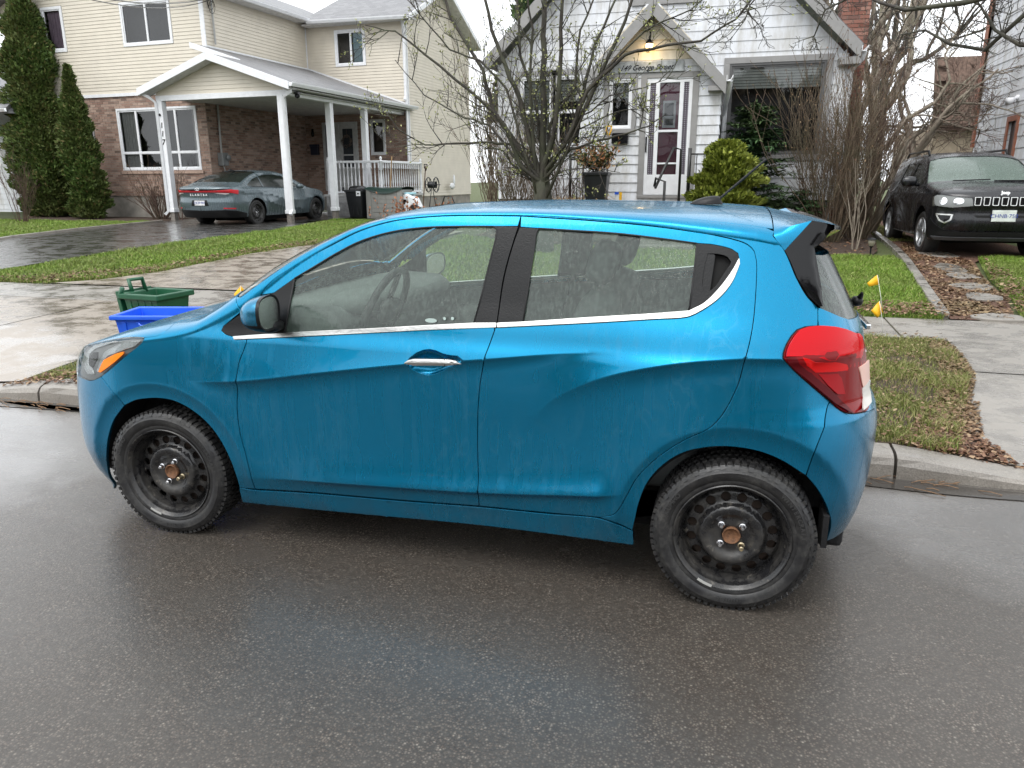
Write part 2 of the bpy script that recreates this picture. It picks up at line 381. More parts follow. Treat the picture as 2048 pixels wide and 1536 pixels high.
# seams and outlines of the hatchback panels in body coordinates (metres)
CL = {
 'wing_bumper': [(-2.6447,0.7004),(-2.6043,0.6664),(-2.5915,0.6548),(-2.5799,0.6429),(-2.5688,0.6288),(-2.5405,0.5851)],
 'arch_front': [(-2.5405,0.5851),(-2.5051,0.605),(-2.4867,0.6134),(-2.467,0.6197),(-2.4467,0.6243),(-2.4094,0.6304),(-2.3927,0.6323),(-2.3758,0.6334),(-2.3591,0.6336),(-2.3429,0.633),(-2.3269,0.6317),(-2.3107,0.6293),(-2.2942,0.6255),(-2.2781,0.6205),(-2.2615,0.6141),(-2.2448,0.6067),(-2.2284,0.5985),(-2.2127,0.5895),(-2.1974,0.5798),(-2.1825,0.5692),(-2.168,0.5578),(-2.1543,0.5457),(-2.1416,0.5331),(-2.1302,0.5204),(-2.1197,0.5071),(-2.1099,0.4932),(-2.1006,0.4787),(-2.0919,0.4636),(-2.0842,0.4488),(-2.0768,0.4331),(-2.0636,0.4006),(-2.0532,0.3695),(-2.0486,0.3518),(-2.0451,0.3347),(-2.0426,0.3182),(-2.0409,0.302),(-2.0402,0.2837),(-2.0412,0.2483)],
 'wing_sill': [(-2.0412,0.2483),(-1.9595,0.2554)],
 'wing_door': [(-1.9595,0.2554),(-1.959,0.2961),(-1.9596,0.3179),(-1.9618,0.3481),(-1.9654,0.3805),(-1.9698,0.4134),(-1.9729,0.4311),(-1.9846,0.4853),(-1.9881,0.5035),(-1.9906,0.5215),(-1.9924,0.539),(-1.9947,0.5736),(-1.995,0.591),(-1.9948,0.6087),(-1.9938,0.6267),(-1.9922,0.6423),(-1.9868,0.6751),(-1.9705,0.7531),(-1.9616,0.802),(-1.9575,0.818),(-1.9521,0.8331),(-1.9319,0.8798),(-1.9265,0.8952),(-1.9218,0.913),(-1.9117,0.9659)],
 'wing_top': [(-1.9117,0.9659),(-1.9558,1.0189)],
 'pillar_joint': [(-1.9558,1.0189),(-2.0,1.1)],
 'wing_bonnet': [(-2.0,1.1),(-2.1015,1.0922),(-2.1342,1.088),(-2.15,1.085),(-2.1683,1.0804),(-2.1864,1.0749),(-2.2547,1.05),(-2.27,1.045),(-2.2908,1.0408),(-2.3116,1.0382),(-2.3289,1.0345),(-2.3394,1.0272),(-2.3383,1.0129),(-2.33,0.9952),(-2.3266,0.9781),(-2.3338,0.9606),(-2.3469,0.9438),(-2.3631,0.9308),(-2.3796,0.9247),(-2.3991,0.922),(-2.4197,0.9208),(-2.4398,0.9188)],
 'lamp_rear': [(-2.4398,0.9188),(-2.4448,0.8961),(-2.4536,0.8733),(-2.4625,0.8622),(-2.4743,0.8509),(-2.4879,0.8397),(-2.5165,0.8174),(-2.5295,0.8066),(-2.5794,0.7605),(-2.5916,0.7499),(-2.6051,0.7386),(-2.6451,0.7071)],
 'arch_front_fore': [(-2.5405,0.5851),(-2.5729,0.5483),(-2.5835,0.536),(-2.5936,0.5233),(-2.6028,0.5102),(-2.6125,0.4942),(-2.6212,0.4777),(-2.6292,0.4609),(-2.6443,0.4259),(-2.6505,0.4097),(-2.673,0.3417),(-2.6793,0.3248),(-2.6974,0.2807),(-2.7107,0.2515),(-2.7261,0.2225),(-2.7345,0.2086),(-2.7436,0.1948),(-2.7633,0.1672),(-2.8041,0.1122)],
 'lamp_under': [(-2.6451,0.7071),(-2.6646,0.6955),(-2.6841,0.6851),(-2.7019,0.6784),(-2.7216,0.6739),(-2.74,0.6724),(-2.7823,0.6725),(-2.8,0.672),(-2.83,0.668),(-2.8456,0.6727),(-2.8633,0.6811),(-2.9,0.7)],
 'lamp_front': [(-2.9,0.7),(-2.9028,0.7332),(-2.9,0.75),(-2.8931,0.7641),(-2.883,0.7787),(-2.8703,0.7931),(-2.8558,0.8071),(-2.84,0.82),(-2.8274,0.8287),(-2.8132,0.837),(-2.7978,0.845),(-2.7815,0.8526),(-2.7478,0.8667),(-2.6824,0.8915),(-2.6485,0.9026),(-2.6321,0.9073),(-2.6,0.915),(-2.5675,0.9209),(-2.5517,0.9229),(-2.5359,0.9243),(-2.52,0.925),(-2.504,0.9248),(-2.4879,0.9237),(-2.4398,0.9188)],
 'door_frame_front': [(-1.9117,0.9659),(-1.9038,1.0035),(-1.9012,1.025),(-1.8969,1.0463),(-1.8867,1.0661),(-1.8747,1.0854)],
 'door_top_front': [(-1.8747,1.0854),(-1.8645,1.1044),(-1.8529,1.123),(-1.8417,1.1368),(-1.8289,1.1503),(-1.8135,1.1634),(-1.8015,1.1717),(-1.7881,1.1797),(-1.7736,1.1875),(-1.6837,1.2332),(-1.5778,1.2852),(-1.5056,1.3213),(-1.4765,1.3343),(-1.4618,1.3401),(-1.4455,1.3459),(-1.4126,1.3565),(-1.396,1.3612),(-1.3628,1.3697),(-1.3295,1.3769),(-1.3133,1.3799),(-1.2971,1.3825),(-1.2647,1.3867),(-1.1838,1.3941),(-1.1214,1.3977),(-1.0406,1.3999),(-0.9768,1.4002),(-0.8238,1.3997)],
 'door_mid': [(-0.8238,1.3997),(-0.8348,1.3254),(-0.8529,1.2305),(-0.8613,1.1803),(-0.8653,1.1466),(-0.8726,1.0622),(-0.8759,1.0362),(-0.8802,1.0152),(-0.8855,0.9955),(-0.913,0.9053),(-0.9262,0.8538),(-0.9334,0.8194),(-0.9364,0.802),(-0.9411,0.7669),(-0.9449,0.7311),(-0.9477,0.6988),(-0.9498,0.6658),(-0.9518,0.6142),(-0.9526,0.5603),(-0.9519,0.49),(-0.9513,0.4729),(-0.9483,0.4253),(-0.9473,0.3938),(-0.9483,0.3607),(-0.9528,0.2943)],
 'door_bottom_front': [(-1.9595,0.2554),(-1.7664,0.2648),(-1.6678,0.2691),(-1.5705,0.2723),(-1.3713,0.2774),(-1.2894,0.28),(-1.1763,0.2844),(-0.9528,0.2943)],
 'door_top_rear': [(-0.8238,1.3997),(-0.6039,1.3887),(-0.4888,1.3815),(-0.4233,1.3768),(-0.3603,1.3715),(-0.3121,1.3668),(-0.2608,1.3609),(-0.1628,1.3483),(-0.069,1.3368),(-0.0354,1.3319),(0.0025,1.3249),(0.0228,1.3201),(0.0399,1.3136),(0.0556,1.3036),(0.0663,1.2912),(0.069,1.2622),(0.0677,1.2493),(0.0653,1.2337),(0.0338,1.0789),(0.0266,1.047),(-0.0007,0.9453),(-0.0042,0.9293),(-0.0131,0.8815),(-0.0164,0.8661),(-0.0204,0.8512),(-0.0311,0.8192),(-0.0371,0.8038),(-0.0436,0.789),(-0.0504,0.775),(-0.0585,0.76),(-0.0672,0.7459),(-0.0763,0.7326),(-0.0859,0.7201),(-0.0981,0.7063),(-0.1109,0.6939),(-0.1249,0.6821),(-0.1419,0.6705),(-0.1601,0.6598),(-0.1784,0.6482),(-0.2067,0.6276),(-0.2209,0.6165),(-0.2349,0.6047),(-0.2589,0.583),(-0.2825,0.5596),(-0.2937,0.5475),(-0.3155,0.5223),(-0.326,0.5093),(-0.3357,0.496),(-0.3444,0.4827),(-0.3527,0.4674),(-0.3943,0.3718),(-0.4017,0.3579),(-0.4122,0.3415),(-0.425,0.3283),(-0.4396,0.3205),(-0.4741,0.3088)],
 'door_bottom_rear': [(-0.9528,0.2943),(-0.7641,0.2972),(-0.6828,0.2991),(-0.6002,0.3023),(-0.4741,0.3088)],
 'glass_front': [(-1.7555,0.944),(-1.7434,1.0331),(-1.7308,1.1532)],
 'glass_front_top': [(-1.7308,1.1532),(-1.6535,1.1971),(-1.5691,1.2464),(-1.5072,1.2789),(-1.4744,1.294),(-1.4416,1.3065),(-1.4091,1.317),(-1.3753,1.3265),(-1.3582,1.3307),(-1.3245,1.3382),(-1.2921,1.3439),(-1.2434,1.3501),(-1.1946,1.3546),(-1.1622,1.3567),(-1.1136,1.3586),(-1.0295,1.3604),(-0.9231,1.3614)],
 'glass_front_rear': [(-0.9231,1.3614),(-0.9106,1.3527),(-0.9113,1.3225),(-0.9132,1.3085),(-0.9263,1.2387),(-0.9439,1.1353),(-0.9667,1.0182)],
 'glass_front_low': [(-0.9667,1.0182),(-1.1595,1.0006),(-1.408,0.9766),(-1.5991,0.9592),(-1.7555,0.944)],
 'bpillar_f_top': [(-0.9231,1.3614),(-0.831,1.3625)],
 'bpillar_f_rear': [(-0.831,1.3625),(-0.8433,1.3147),(-0.8577,1.2524),(-0.865,1.2161),(-0.8709,1.18),(-0.8728,1.1631),(-0.8755,1.1284),(-0.8802,1.022)],
 'bpillar_f_low': [(-0.8802,1.022),(-0.9667,1.0182)],
 'sail_low': [(-1.7555,0.944),(-1.9861,0.9197)],
 'sail_tip': [(-1.9861,0.9197),(-2.0078,0.9228),(-2.0271,0.9274),(-2.0454,0.9401),(-2.0373,0.9561)],
 'sail_top': [(-2.0373,0.9561),(-1.9353,1.0217),(-1.8167,1.095),(-1.7308,1.1532)],
 'chrome_low_f': [(-0.8787,1.0064),(-1.0603,0.9924),(-1.1584,0.9842),(-1.4891,0.9521),(-1.8488,0.9192),(-1.9804,0.9083)],
 'bpillar_r_front': [(-0.8764,1.0222),(-0.8714,1.1109),(-0.8689,1.146),(-0.8651,1.1802),(-0.8625,1.1981),(-0.8593,1.2164),(-0.8522,1.2529),(-0.841,1.3016),(-0.8376,1.3148),(-0.8302,1.3385),(-0.823,1.3591)],
 'bpillar_r_top': [(-0.823,1.3591),(-0.7528,1.3565)],
 'glass_rear_front': [(-0.7807,1.0297),(-0.7748,1.1234),(-0.7624,1.281),(-0.7611,1.3278),(-0.759,1.3441),(-0.7528,1.3565)],
 'glass_rear_top': [(-0.7528,1.3565),(-0.544,1.3476),(-0.4959,1.345),(-0.447,1.3417),(-0.3938,1.337),(-0.3448,1.332),(-0.2754,1.3246),(-0.1855,1.3141)],
 'glass_rear_rear': [(-0.1855,1.3141),(-0.1866,1.2597),(-0.1885,1.211),(-0.1911,1.161),(-0.1961,1.0924)],
 'glass_rear_low': [(-0.1961,1.0924),(-0.3417,1.0754),(-0.537,1.0556),(-0.7807,1.0297)],
 'bpillar_r_low': [(-0.7807,1.0297),(-0.8764,1.0222)],
 'ctri_top': [(-0.1855,1.3141),(-0.1336,1.3118),(-0.1157,1.3102),(-0.0807,1.306),(-0.0627,1.3032),(-0.0463,1.3001),(-0.0327,1.2966),(-0.0067,1.2839),(-0.0039,1.2678)],
 'ctri_rear': [(-0.0039,1.2678),(-0.0278,1.2366),(-0.0493,1.2119),(-0.0745,1.1848),(-0.087,1.1722),(-0.1163,1.1444),(-0.1311,1.1316),(-0.1459,1.1203),(-0.1626,1.1099),(-0.1961,1.0924)],
 'chrome_low_r': [(-0.0035,1.25),(-0.0286,1.2054),(-0.0384,1.1912),(-0.0504,1.1767),(-0.0636,1.1626),(-0.0776,1.1491),(-0.0923,1.1365),(-0.1083,1.1246),(-0.1254,1.1133),(-0.1752,1.0833),(-0.1947,1.0748),(-0.2069,1.0717),(-0.2209,1.0692),(-0.2364,1.0672),(-0.3073,1.061),(-0.4998,1.0407),(-0.6264,1.0286),(-0.8749,1.0065)],
 'slot': [(-0.1472,1.2819),(-0.1263,1.2828),(-0.1049,1.2826),(-0.0873,1.2809),(-0.0691,1.2782),(-0.0544,1.2735),(-0.0373,1.2575),(-0.043,1.2455),(-0.0707,1.2163),(-0.0932,1.1881),(-0.1051,1.1747),(-0.1171,1.1649),(-0.1365,1.1563),(-0.1524,1.1558),(-0.159,1.1784),(-0.1595,1.1928),(-0.1588,1.2102),(-0.1572,1.2281),(-0.1553,1.244),(-0.1516,1.2636)],
 'hatch_gap': [(0.155,1.4),(0.1486,1.3752),(0.1533,1.362),(0.1626,1.3464),(0.1741,1.3293),(0.1854,1.3116),(0.1938,1.2942),(0.1988,1.2767),(0.2021,1.2585),(0.2072,1.2222),(0.2109,1.2053),(0.2211,1.1713),(0.227,1.1558),(0.2339,1.1421),(0.2474,1.1251),(0.2619,1.1102)],
 'hatch_gap_low': [(0.2619,1.1102),(0.2444,1.0509)],
 'lamp_top': [(0.1175,0.9527),(0.1195,0.9699),(0.1248,0.9848),(0.1323,1.0),(0.1495,1.0233),(0.1704,1.0417),(0.1986,1.0502),(0.2207,1.0513),(0.2444,1.0509)],
 'lamp_top2': [(0.2444,1.0509),(0.2669,1.0478),(0.2895,1.0439),(0.3048,1.04),(0.3358,1.0301),(0.3718,1.0145),(0.3903,1.0079),(0.4084,1.0043),(0.445,1.0)],
 'lamp_out': [(0.445,1.0),(0.458,0.9885),(0.47,0.975),(0.4778,0.9592),(0.4841,0.9406),(0.4941,0.9049),(0.4983,0.8881),(0.5058,0.8527),(0.5085,0.8356),(0.51,0.82),(0.5108,0.7981),(0.5096,0.7779),(0.505,0.76),(0.4924,0.7399),(0.475,0.725),(0.4534,0.7184),(0.43,0.715)],
 'lamp_low': [(0.43,0.715),(0.412,0.7187),(0.3744,0.7249),(0.3564,0.7286),(0.3398,0.7334),(0.3255,0.74),(0.312,0.7505),(0.301,0.763),(0.2911,0.7763),(0.2806,0.7892)],
 'lamp_low2': [(0.2806,0.7892),(0.2269,0.8364),(0.177,0.8832),(0.1548,0.9062),(0.1415,0.9219),(0.1175,0.9527)],
 'bumper_line': [(0.2806,0.7892),(0.2503,0.7385),(0.2407,0.7204),(0.2267,0.6912),(0.2199,0.6758),(0.2075,0.6444),(0.2024,0.6285),(0.1982,0.6124),(0.1948,0.596),(0.1841,0.5296)],
 'arch_rear': [(-0.3532,0.264),(-0.3431,0.3235),(-0.3378,0.3606),(-0.3339,0.3803),(-0.3249,0.4153),(-0.3192,0.4338),(-0.3125,0.452),(-0.3049,0.4691),(-0.2966,0.4845),(-0.2872,0.4994),(-0.2771,0.5137),(-0.2662,0.5273),(-0.2548,0.5401),(-0.2432,0.5519),(-0.2309,0.5632),(-0.218,0.5737),(-0.2047,0.5834),(-0.1912,0.592),(-0.1743,0.6007),(-0.1566,0.608),(-0.139,0.6141),(-0.1221,0.6193),(-0.1042,0.6241),(-0.0869,0.6276),(-0.0697,0.63),(-0.0532,0.6313),(-0.0367,0.6316),(-0.0196,0.6307),(0.0007,0.6288),(0.0218,0.6255),(0.0426,0.6203),(0.0583,0.6148),(0.0738,0.6081),(0.0893,0.6003),(0.1051,0.5912),(0.118,0.5826),(0.1311,0.5728),(0.1841,0.5296)],
 'arch_rear_aft': [(0.1841,0.5296),(0.2146,0.4901),(0.2244,0.4762),(0.2343,0.4609),(0.2439,0.4452),(0.2629,0.4117),(0.2785,0.3829),(0.2941,0.3522),(0.301,0.3367),(0.3068,0.3214),(0.3119,0.3042),(0.3157,0.2869),(0.325,0.235)],
 'quarter_sill': [(-0.4741,0.3088),(-0.4337,0.2997),(-0.4138,0.2937),(-0.3985,0.2873),(-0.3532,0.264)],
 'sill_top': [(-2.0412,0.2483),(-1.9854,0.2471),(-1.938,0.2479),(-1.8801,0.2504),(-1.723,0.2587),(-1.6528,0.2618),(-1.5722,0.2645),(-1.3727,0.2698),(-1.2907,0.2724),(-0.969,0.2865),(-0.901,0.2884),(-0.7306,0.291),(-0.6677,0.2926),(-0.632,0.2945),(-0.545,0.3011),(-0.5138,0.3028),(-0.4995,0.303),(-0.4863,0.3028),(-0.4741,0.302),(-0.4513,0.2984),(-0.4325,0.2931),(-0.4138,0.2867),(-0.3985,0.2807),(-0.3531,0.2594)],
 'sill_low': [(-2.048,0.1721),(-1.7946,0.177),(-1.6572,0.1803),(-1.5349,0.1842),(-1.1542,0.198),(-1.057,0.2009),(-0.9698,0.2029),(-0.9007,0.2036),(-0.8164,0.2035),(-0.3487,0.199)],
 'indicator': [(-2.6549,0.7257),(-2.6456,0.7504),(-2.6332,0.7799),(-2.5746,0.8128),(-2.5338,0.8262),(-2.529,0.8203),(-2.5667,0.7828),(-2.6057,0.752),(-2.6427,0.7251)],
 'hl_chrome': [(-2.661,0.7224),(-2.6474,0.7594),(-2.6429,0.7788),(-2.6353,0.7959),(-2.623,0.8037),(-2.5908,0.8146),(-2.5383,0.8375),(-2.5051,0.8474),(-2.4909,0.8546),(-2.4729,0.8732),(-2.4658,0.8894),(-2.4753,0.8915),(-2.4938,0.8889),(-2.5158,0.8837),(-2.5358,0.878),(-2.5541,0.8714),(-2.5725,0.8631),(-2.6276,0.834),(-2.6469,0.8227),(-2.6599,0.8113),(-2.6734,0.7558),(-2.6796,0.7347),(-2.6806,0.7194)],
 'tl_mid': [(0.1687,0.9532),(0.2761,0.9393),(0.3231,0.917),(0.4252,0.9051),(0.429,0.8803),(0.341,0.9032),(0.327,0.8929),(0.2101,0.9047)],
 'tl_band': [(0.1215,0.9521),(0.1687,0.9532),(0.2101,0.9035),(0.328,0.77),(0.349,0.7248),(0.3268,0.7426),(0.2146,0.8503),(0.1542,0.9093)],
 'tl_block': [(0.2175,0.8977),(0.2892,0.8903),(0.3052,0.8686),(0.3244,0.8066),(0.2899,0.8131),(0.2523,0.8512)],
 'tl_white1': [(0.3843,0.8913),(0.475,0.895),(0.495,0.815),(0.4192,0.808)],
 'tl_white2': [(0.4192,0.8067),(0.495,0.812),(0.49,0.76),(0.455,0.735),(0.3803,0.7268),(0.4152,0.7658)],
 'handle_cup': [(-1.2304,0.8601),(-1.2107,0.8836),(-1.1853,0.9027),(-1.158,0.9144),(-1.1336,0.9181),(-1.1084,0.9148),(-1.0792,0.9056),(-1.0632,0.9028),(-1.0473,0.9012),(-1.0212,0.9012),(-0.9992,0.8885),(-1.01,0.8699),(-1.0649,0.8448),(-1.0924,0.8289),(-1.1194,0.8185),(-1.1444,0.8143),(-1.1724,0.8188),(-1.19,0.825),(-1.206,0.8331),(-1.2219,0.8477)],
 'glass_r_low': [(0.2767,1.1059),(0.3311,1.0799),(0.3483,1.0725),(0.3661,1.066),(0.4,1.055)],
}
# ---------------------------------------------------------------- panels cut from a body surface
def chain(*names):
    """join stored lines to one outline; a leading '-' runs a line backwards; plain tuples are points"""
    out = []
    for n in names:
        if isinstance(n, str): l = CL[n.lstrip('-')]; l = l[::-1] if n[0] == '-' else l
        elif isinstance(n, list): l = n
        else: l = [n]
        for p in l:
            if not out or abs(out[-1][0]-p[0]) + abs(out[-1][1]-p[1]) > .002: out.append(tuple(p))
    if abs(out[-1][0]-out[0][0]) + abs(out[-1][1]-out[0][1]) < .002: out.pop()
    return out
def inset(poly, d):
    p = np.array(poly, float); a = np.roll(p, 1, 0); b = np.roll(p, -1, 0)
    ar = np.sum(p[:, 0]*b[:, 1] - b[:, 0]*p[:, 1]); sg = 1 if ar > 0 else -1
    t1 = p-a; t1 /= np.linalg.norm(t1, axis=1, keepdims=True)+1e-12; t2 = b-p; t2 /= np.linalg.norm(t2, axis=1, keepdims=True)+1e-12
    n1 = np.stack([-t1[:, 1], t1[:, 0]], 1)*sg; n2 = np.stack([-t2[:, 1], t2[:, 0]], 1)*sg
    n = n1+n2; n /= np.maximum((n*n).sum(1, keepdims=True), 1.)
    return (p + 2*n*d).tolist()
def panel_data(body, outers, holes=(), off=0., h=.014, fl=.012, gap=.0027, extra=None, mirror=False, bulge=None, clipc=True):
    outers = [inset(p, gap) for p in outers] if gap else outers
    v, f, loops = fill2d(outers, holes, h, extra)
    s, t = v[:, 0], v[:, 1]
    P = body.B(s, t); N = body.N(s, t)
    bad = np.linalg.norm(N, axis=1) < .5
    if bad.any(): N[bad] = (-1, 0, 0) if s[bad].mean() < -1 else (1, 0, 0)
    o = np.full(len(v), off)
    if bulge:
        bp = np.concatenate(loops); dd = np.array([np.sqrt(((q-bp)**2).sum(1).min()) for q in v])
        o = o + bulge[0]*(1-(1-np.clip(dd/bulge[1], 0, 1))**2)
    P = P + N*o[:, None]
    Vs = [P]; Ns = [N]; Fs = [f]; k = len(P)
    if fl:
        # returned edges: a small roll then straight in
        idx = {(round(a, 5), round(b, 5)): i for i, (a, b) in enumerate(v)}
        for l in loops:
            ids = [idx.get((round(a, 5), round(b, 5))) for a, b in l]
            ids = [i for i in ids if i is not None]; m = len(ids)
            if m < 3: continue
            p0 = P[ids]; n0 = N[ids]; ctr = np.roll(p0, -1, 0)-np.roll(p0, 1, 0)
            out = np.cross(ctr, n0); out /= np.linalg.norm(out, axis=1, keepdims=True)+1e-12
            area = np.sum(l[:, 0]*np.roll(l[:, 1], -1) - np.roll(l[:, 0], -1)*l[:, 1])
            hole = any(np.allclose(l[0], np.array(hh[0]), atol=1e-6) for hh in holes)
            sg = (1 if area > 0 else -1)*(-1 if hole else 1); out = out*sg
            r1 = p0 + out*.0012 - n0*.0012; r2 = r1 - n0*fl
            nn = (n0+out); nn /= np.linalg.norm(nn, axis=1, keepdims=True)+1e-12
            Vs += [p0, r1, r1, r2]; Ns += [n0, nn, out, out]
            i = np.arange(m); j = (i+1) % m
            for a in (0, 2):
                q = [k+a*m+i, k+a*m+j, k+(a+1)*m+j, k+(a+1)*m+i]
                if sg*(-1 if hole else 1)*(-1 if hole else 1) < 0: q = q[::-1]
                t1 = np.stack([q[0], q[3], q[2]], 1); t2 = np.stack([q[0], q[2], q[1]], 1); Fs += [t1, t2]
            k += 4*m
    V = np.concatenate(Vs); Nn = np.concatenate(Ns); F = np.concatenate(Fs)
    if mirror:
        V = V.copy(); Nn = Nn.copy(); V[:, 1] = 2*body.YC - V[:, 1]; Nn[:, 1] *= -1; F = F[:, ::-1]
    return V, F, Nn
def panel(body, base, name, material, parent, outers, sides='LR', both=False, **k):
    """one object per side, or (both) one object across the centre line; returns the objects"""
    res = []
    if both:
        a = panel_data(body, outers, **k); b = panel_data(body, outers, mirror=True, **k)
        V = np.concatenate([a[0], b[0]]); F = np.concatenate([a[1], b[1]+len(a[0])]); N = np.concatenate([a[2], b[2]])
        me = np_mesh(name, V-np.array(base), F, material, N); return [link(name, me, parent)]
    for sd in sides:
        V, F, N = panel_data(body, outers, mirror=(sd == 'R'), **k)
        me = np_mesh(name, V-np.array(base), F, material, N)
        res.append(link(name, me, parent[sd] if isinstance(parent, dict) else parent))
    return res

# ---------------------------------------------------------------- paints and car materials
def paint(name, col, deep, drops=.5, metal=.85, rough=.27, dirt=0, flake=.15):
    s = NT(name); P = s.coord()
    n = s.noise(1.3, 3); fl = s.noise(900, 2)
    base = s.mix(s.ramp(n, [(.35, 0), (.65, 1)]), col, tuple(a*.92 for a in col))
    base = s.mix(s.ramp(fl, [(.35, 0), (.75, 1)]), base, tuple(min(1, a*(1+flake*2)) for a in col))
    # dried run marks and dust film
    st = s.noise(1, 3, .6, s.coord('Object', (28, 28, 1.6)))
    film = s.math('MULTIPLY', s.ramp(st, [(.50, 0), (.72, 1)]), s.ramp(s.noise(2.2, 3), [(.42, 0), (.66, 1)]))
    base = s.mix(s.math('MULTIPLY', film, .045), base, (.32, .42, .46))
    wv = s.math('MULTIPLY', s.ramp(s.noise(1, 3, .55, s.coord('Object', (11, 11, 4)), 1.0), [(.46, 0), (.50, 1), (.53, 0)]), s.ramp(s.noise(1.7, 2), [(.45, 0), (.6, 1)])); base = s.mix(s.math('MULTIPLY', wv, .05 if col[2] > .2 else 0), base, (.30, .60, .72))
    if dirt:
        sp = s.new('ShaderNodeSeparateXYZ'); s.link(P, sp.inputs[0])
        dz = s.math('MULTIPLY', s.ramp(sp.outputs[2], [(.17, 1), (.42, 0)]), s.ramp(s.noise(9, 4), [(.35, .1), (.7, 1)]))
        base = s.mix(s.math('MULTIPLY', dz, dirt), base, (.10, .095, .085))
    s.set(Base_Color=base, Metallic=metal); s.set(Roughness=s.math('ADD', s.math('MULTIPLY', film, .15), rough))
    b = s.b.inputs; b['Coat Weight'].default_value = .35; b['Coat Roughness'].default_value = .02; b['Coat IOR'].default_value = 1.5
    # rain: separate beads and thin sheets that bend the clear coat
    v1 = s.ramp(s.voro(150, P), [(.0, 1), (.33, 0)]); keep = s.ramp(s.noise(3.1, 3), [(.42, 0), (.60, 1)])
    run = s.noise(1, 4, .6, s.coord('Object', (60, 60, 5)))
    hgt = s.math('ADD', s.math('MULTIPLY', s.math('MULTIPLY', v1, keep), .9), s.math('MULTIPLY', run, .10))
    s.link(s.bump(hgt, drops, .0016), b['Coat Normal'])
    MATS[name] = s.m; return s.m
def car_glass(name, tint=(.78, .85, .81), wet=1., haze=.10, dark=0):
    """thin wet pane: tinted see-through plus reflection, misted where the rain runs"""
    s = NT(name); P = s.coord(); s.n.remove(s.b)
    tr = s.new('ShaderNodeBsdfTransparent'); tr.inputs[0].default_value = c4(tint)
    gl = s.new('ShaderNodeBsdfGlossy'); gl.inputs['Roughness'].default_value = .03
    df = s.new('ShaderNodeBsdfTranslucent'); df.inputs[0].default_value = (.56, .74, .63, 1)
    d2 = s.new('ShaderNodeBsdfDiffuse'); d2.inputs[0].default_value = (.38, .50, .43, 1)
    dm = s.new('ShaderNodeMixShader'); dm.inputs[0].default_value = .6; s.link(df.outputs[0], dm.inputs[1]); s.link(d2.outputs[0], dm.inputs[2])
    run = s.noise(1, 4, .65, s.coord('Object', (120, 120, 13))); bead = s.ramp(s.voro(170, P), [(.0, 1), (.35, 0)])
    keep = s.ramp(s.noise(4, 3), [(.4, 0), (.6, 1)])
    mist = s.math('ADD', s.math('MULTIPLY', s.ramp(run, [(.46, 0), (.58, 1)]), haze*1.1), haze, True)
    m1 = s.new('ShaderNodeMixShader'); s.link(mist, m1.inputs[0]); s.link(tr.outputs[0], m1.inputs[1]); s.link(dm.outputs[0], m1.inputs[2])
    hg = s.math('ADD', s.math('MULTIPLY', bead, keep), s.math('MULTIPLY', run, .6)); bp = s.bump(hg, .35*wet, .002)
    s.link(bp, gl.inputs['Normal'])
    fr = s.new('ShaderNodeFresnel'); fr.inputs[0].default_value = 1.5; s.link(bp, fr.inputs['Normal'])
    m2 = s.new('ShaderNodeMixShader'); s.link(s.math('MULTIPLY', fr.outputs[0], 1.3, True), m2.inputs[0]); s.link(m1.outputs[0], m2.inputs[1]); s.link(gl.outputs[0], m2.inputs[2])
    s.link(m2.outputs[0], s.o.inputs[0]); MATS[name] = s.m; return s.m
BLUE = paint('blue_metallic_paint', (.0, .185, .345), None, drops=.2, dirt=.35)
BLUE_B = paint('blue_bumper_paint', (.0, .145, .275), None, drops=.2, dirt=.35)
BLACKTRIM = mat('wet_black_trim', (.006, .0063, .007), rough=.36, var=.3, bump=.12, bscale=160, spec=.28)
GLOSSBLACK = mat('gloss_black', (.004, .004, .005), rough=.14, spec=.25, coat=.12, bump=.12, bscale=22)
RUBBER = mat('rubber_seal', (.012, .012, .013), rough=.7)
DARK = mat('dark_cavity', (.006, .006, .006), rough=.9)
CHROME = mat('bright_metal', (.82, .83, .84), rough=.13, metal=1, var=.04, bump=.03, bscale=80)
CHROMED = mat('worn_bright_metal', (.62, .62, .60), rough=.28, metal=1, var=.15, bump=.1, bscale=90)
GLASS = car_glass('wet_side_glass')
def tyre_mat():
    s = NT('dirty_tyre_rubber')
    d = s.ramp(s.noise(11, 6, .7), [(.40, 0), (.66, 1)]); e = s.ramp(s.noise(70, 4, .7), [(.45, 0), (.62, 1)])
    s.set(Base_Color=s.mix(s.math('MULTIPLY', d, s.math('ADD', s.math('MULTIPLY', e, .7), .3)), (.011, .011, .012), (.055, .053, .049)))
    s.set(Roughness=s.ramp(d, [(0, .34), (1, .8)]), Normal=s.bump(s.noise(45, 6, .7), .35, .003)); return s.m
TYRE = tyre_mat()
def steel_mat():
    s = NT('black_steel_rim')
    d = s.ramp(s.noise(14, 6, .7), [(.45, 0), (.68, 1)]); w = s.ramp(s.noise(30, 6, .75), [(.60, 0), (.66, 1)])
    c = s.mix(d, (.013, .013, .014), (.045, .042, .038)); c = s.mix(s.math('MULTIPLY', w, .5), c, (.17, .155, .13))
    s.set(Base_Color=c, Roughness=s.ramp(d, [(0, .22), (1, .6)]), Normal=s.bump(s.noise(60, 5), .15, .003)); return s.m
STEEL = steel_mat()
RUST = mat('rusty_hub', (.16, .075, .035), rough=.75, var=.5, scale=60, bump=.5, bscale=90)
LUG = mat('wheel_nut_steel', (.62, .62, .64), rough=.22, metal=1, var=.2, scale=40)
LUGB = mat('locking_nut_brass', (.50, .42, .28), rough=.35, metal=1, var=.3, scale=50)
LINER = mat('wheel_arch_liner', (.010, .010, .011), rough=.9, bump=.4, bscale=50)

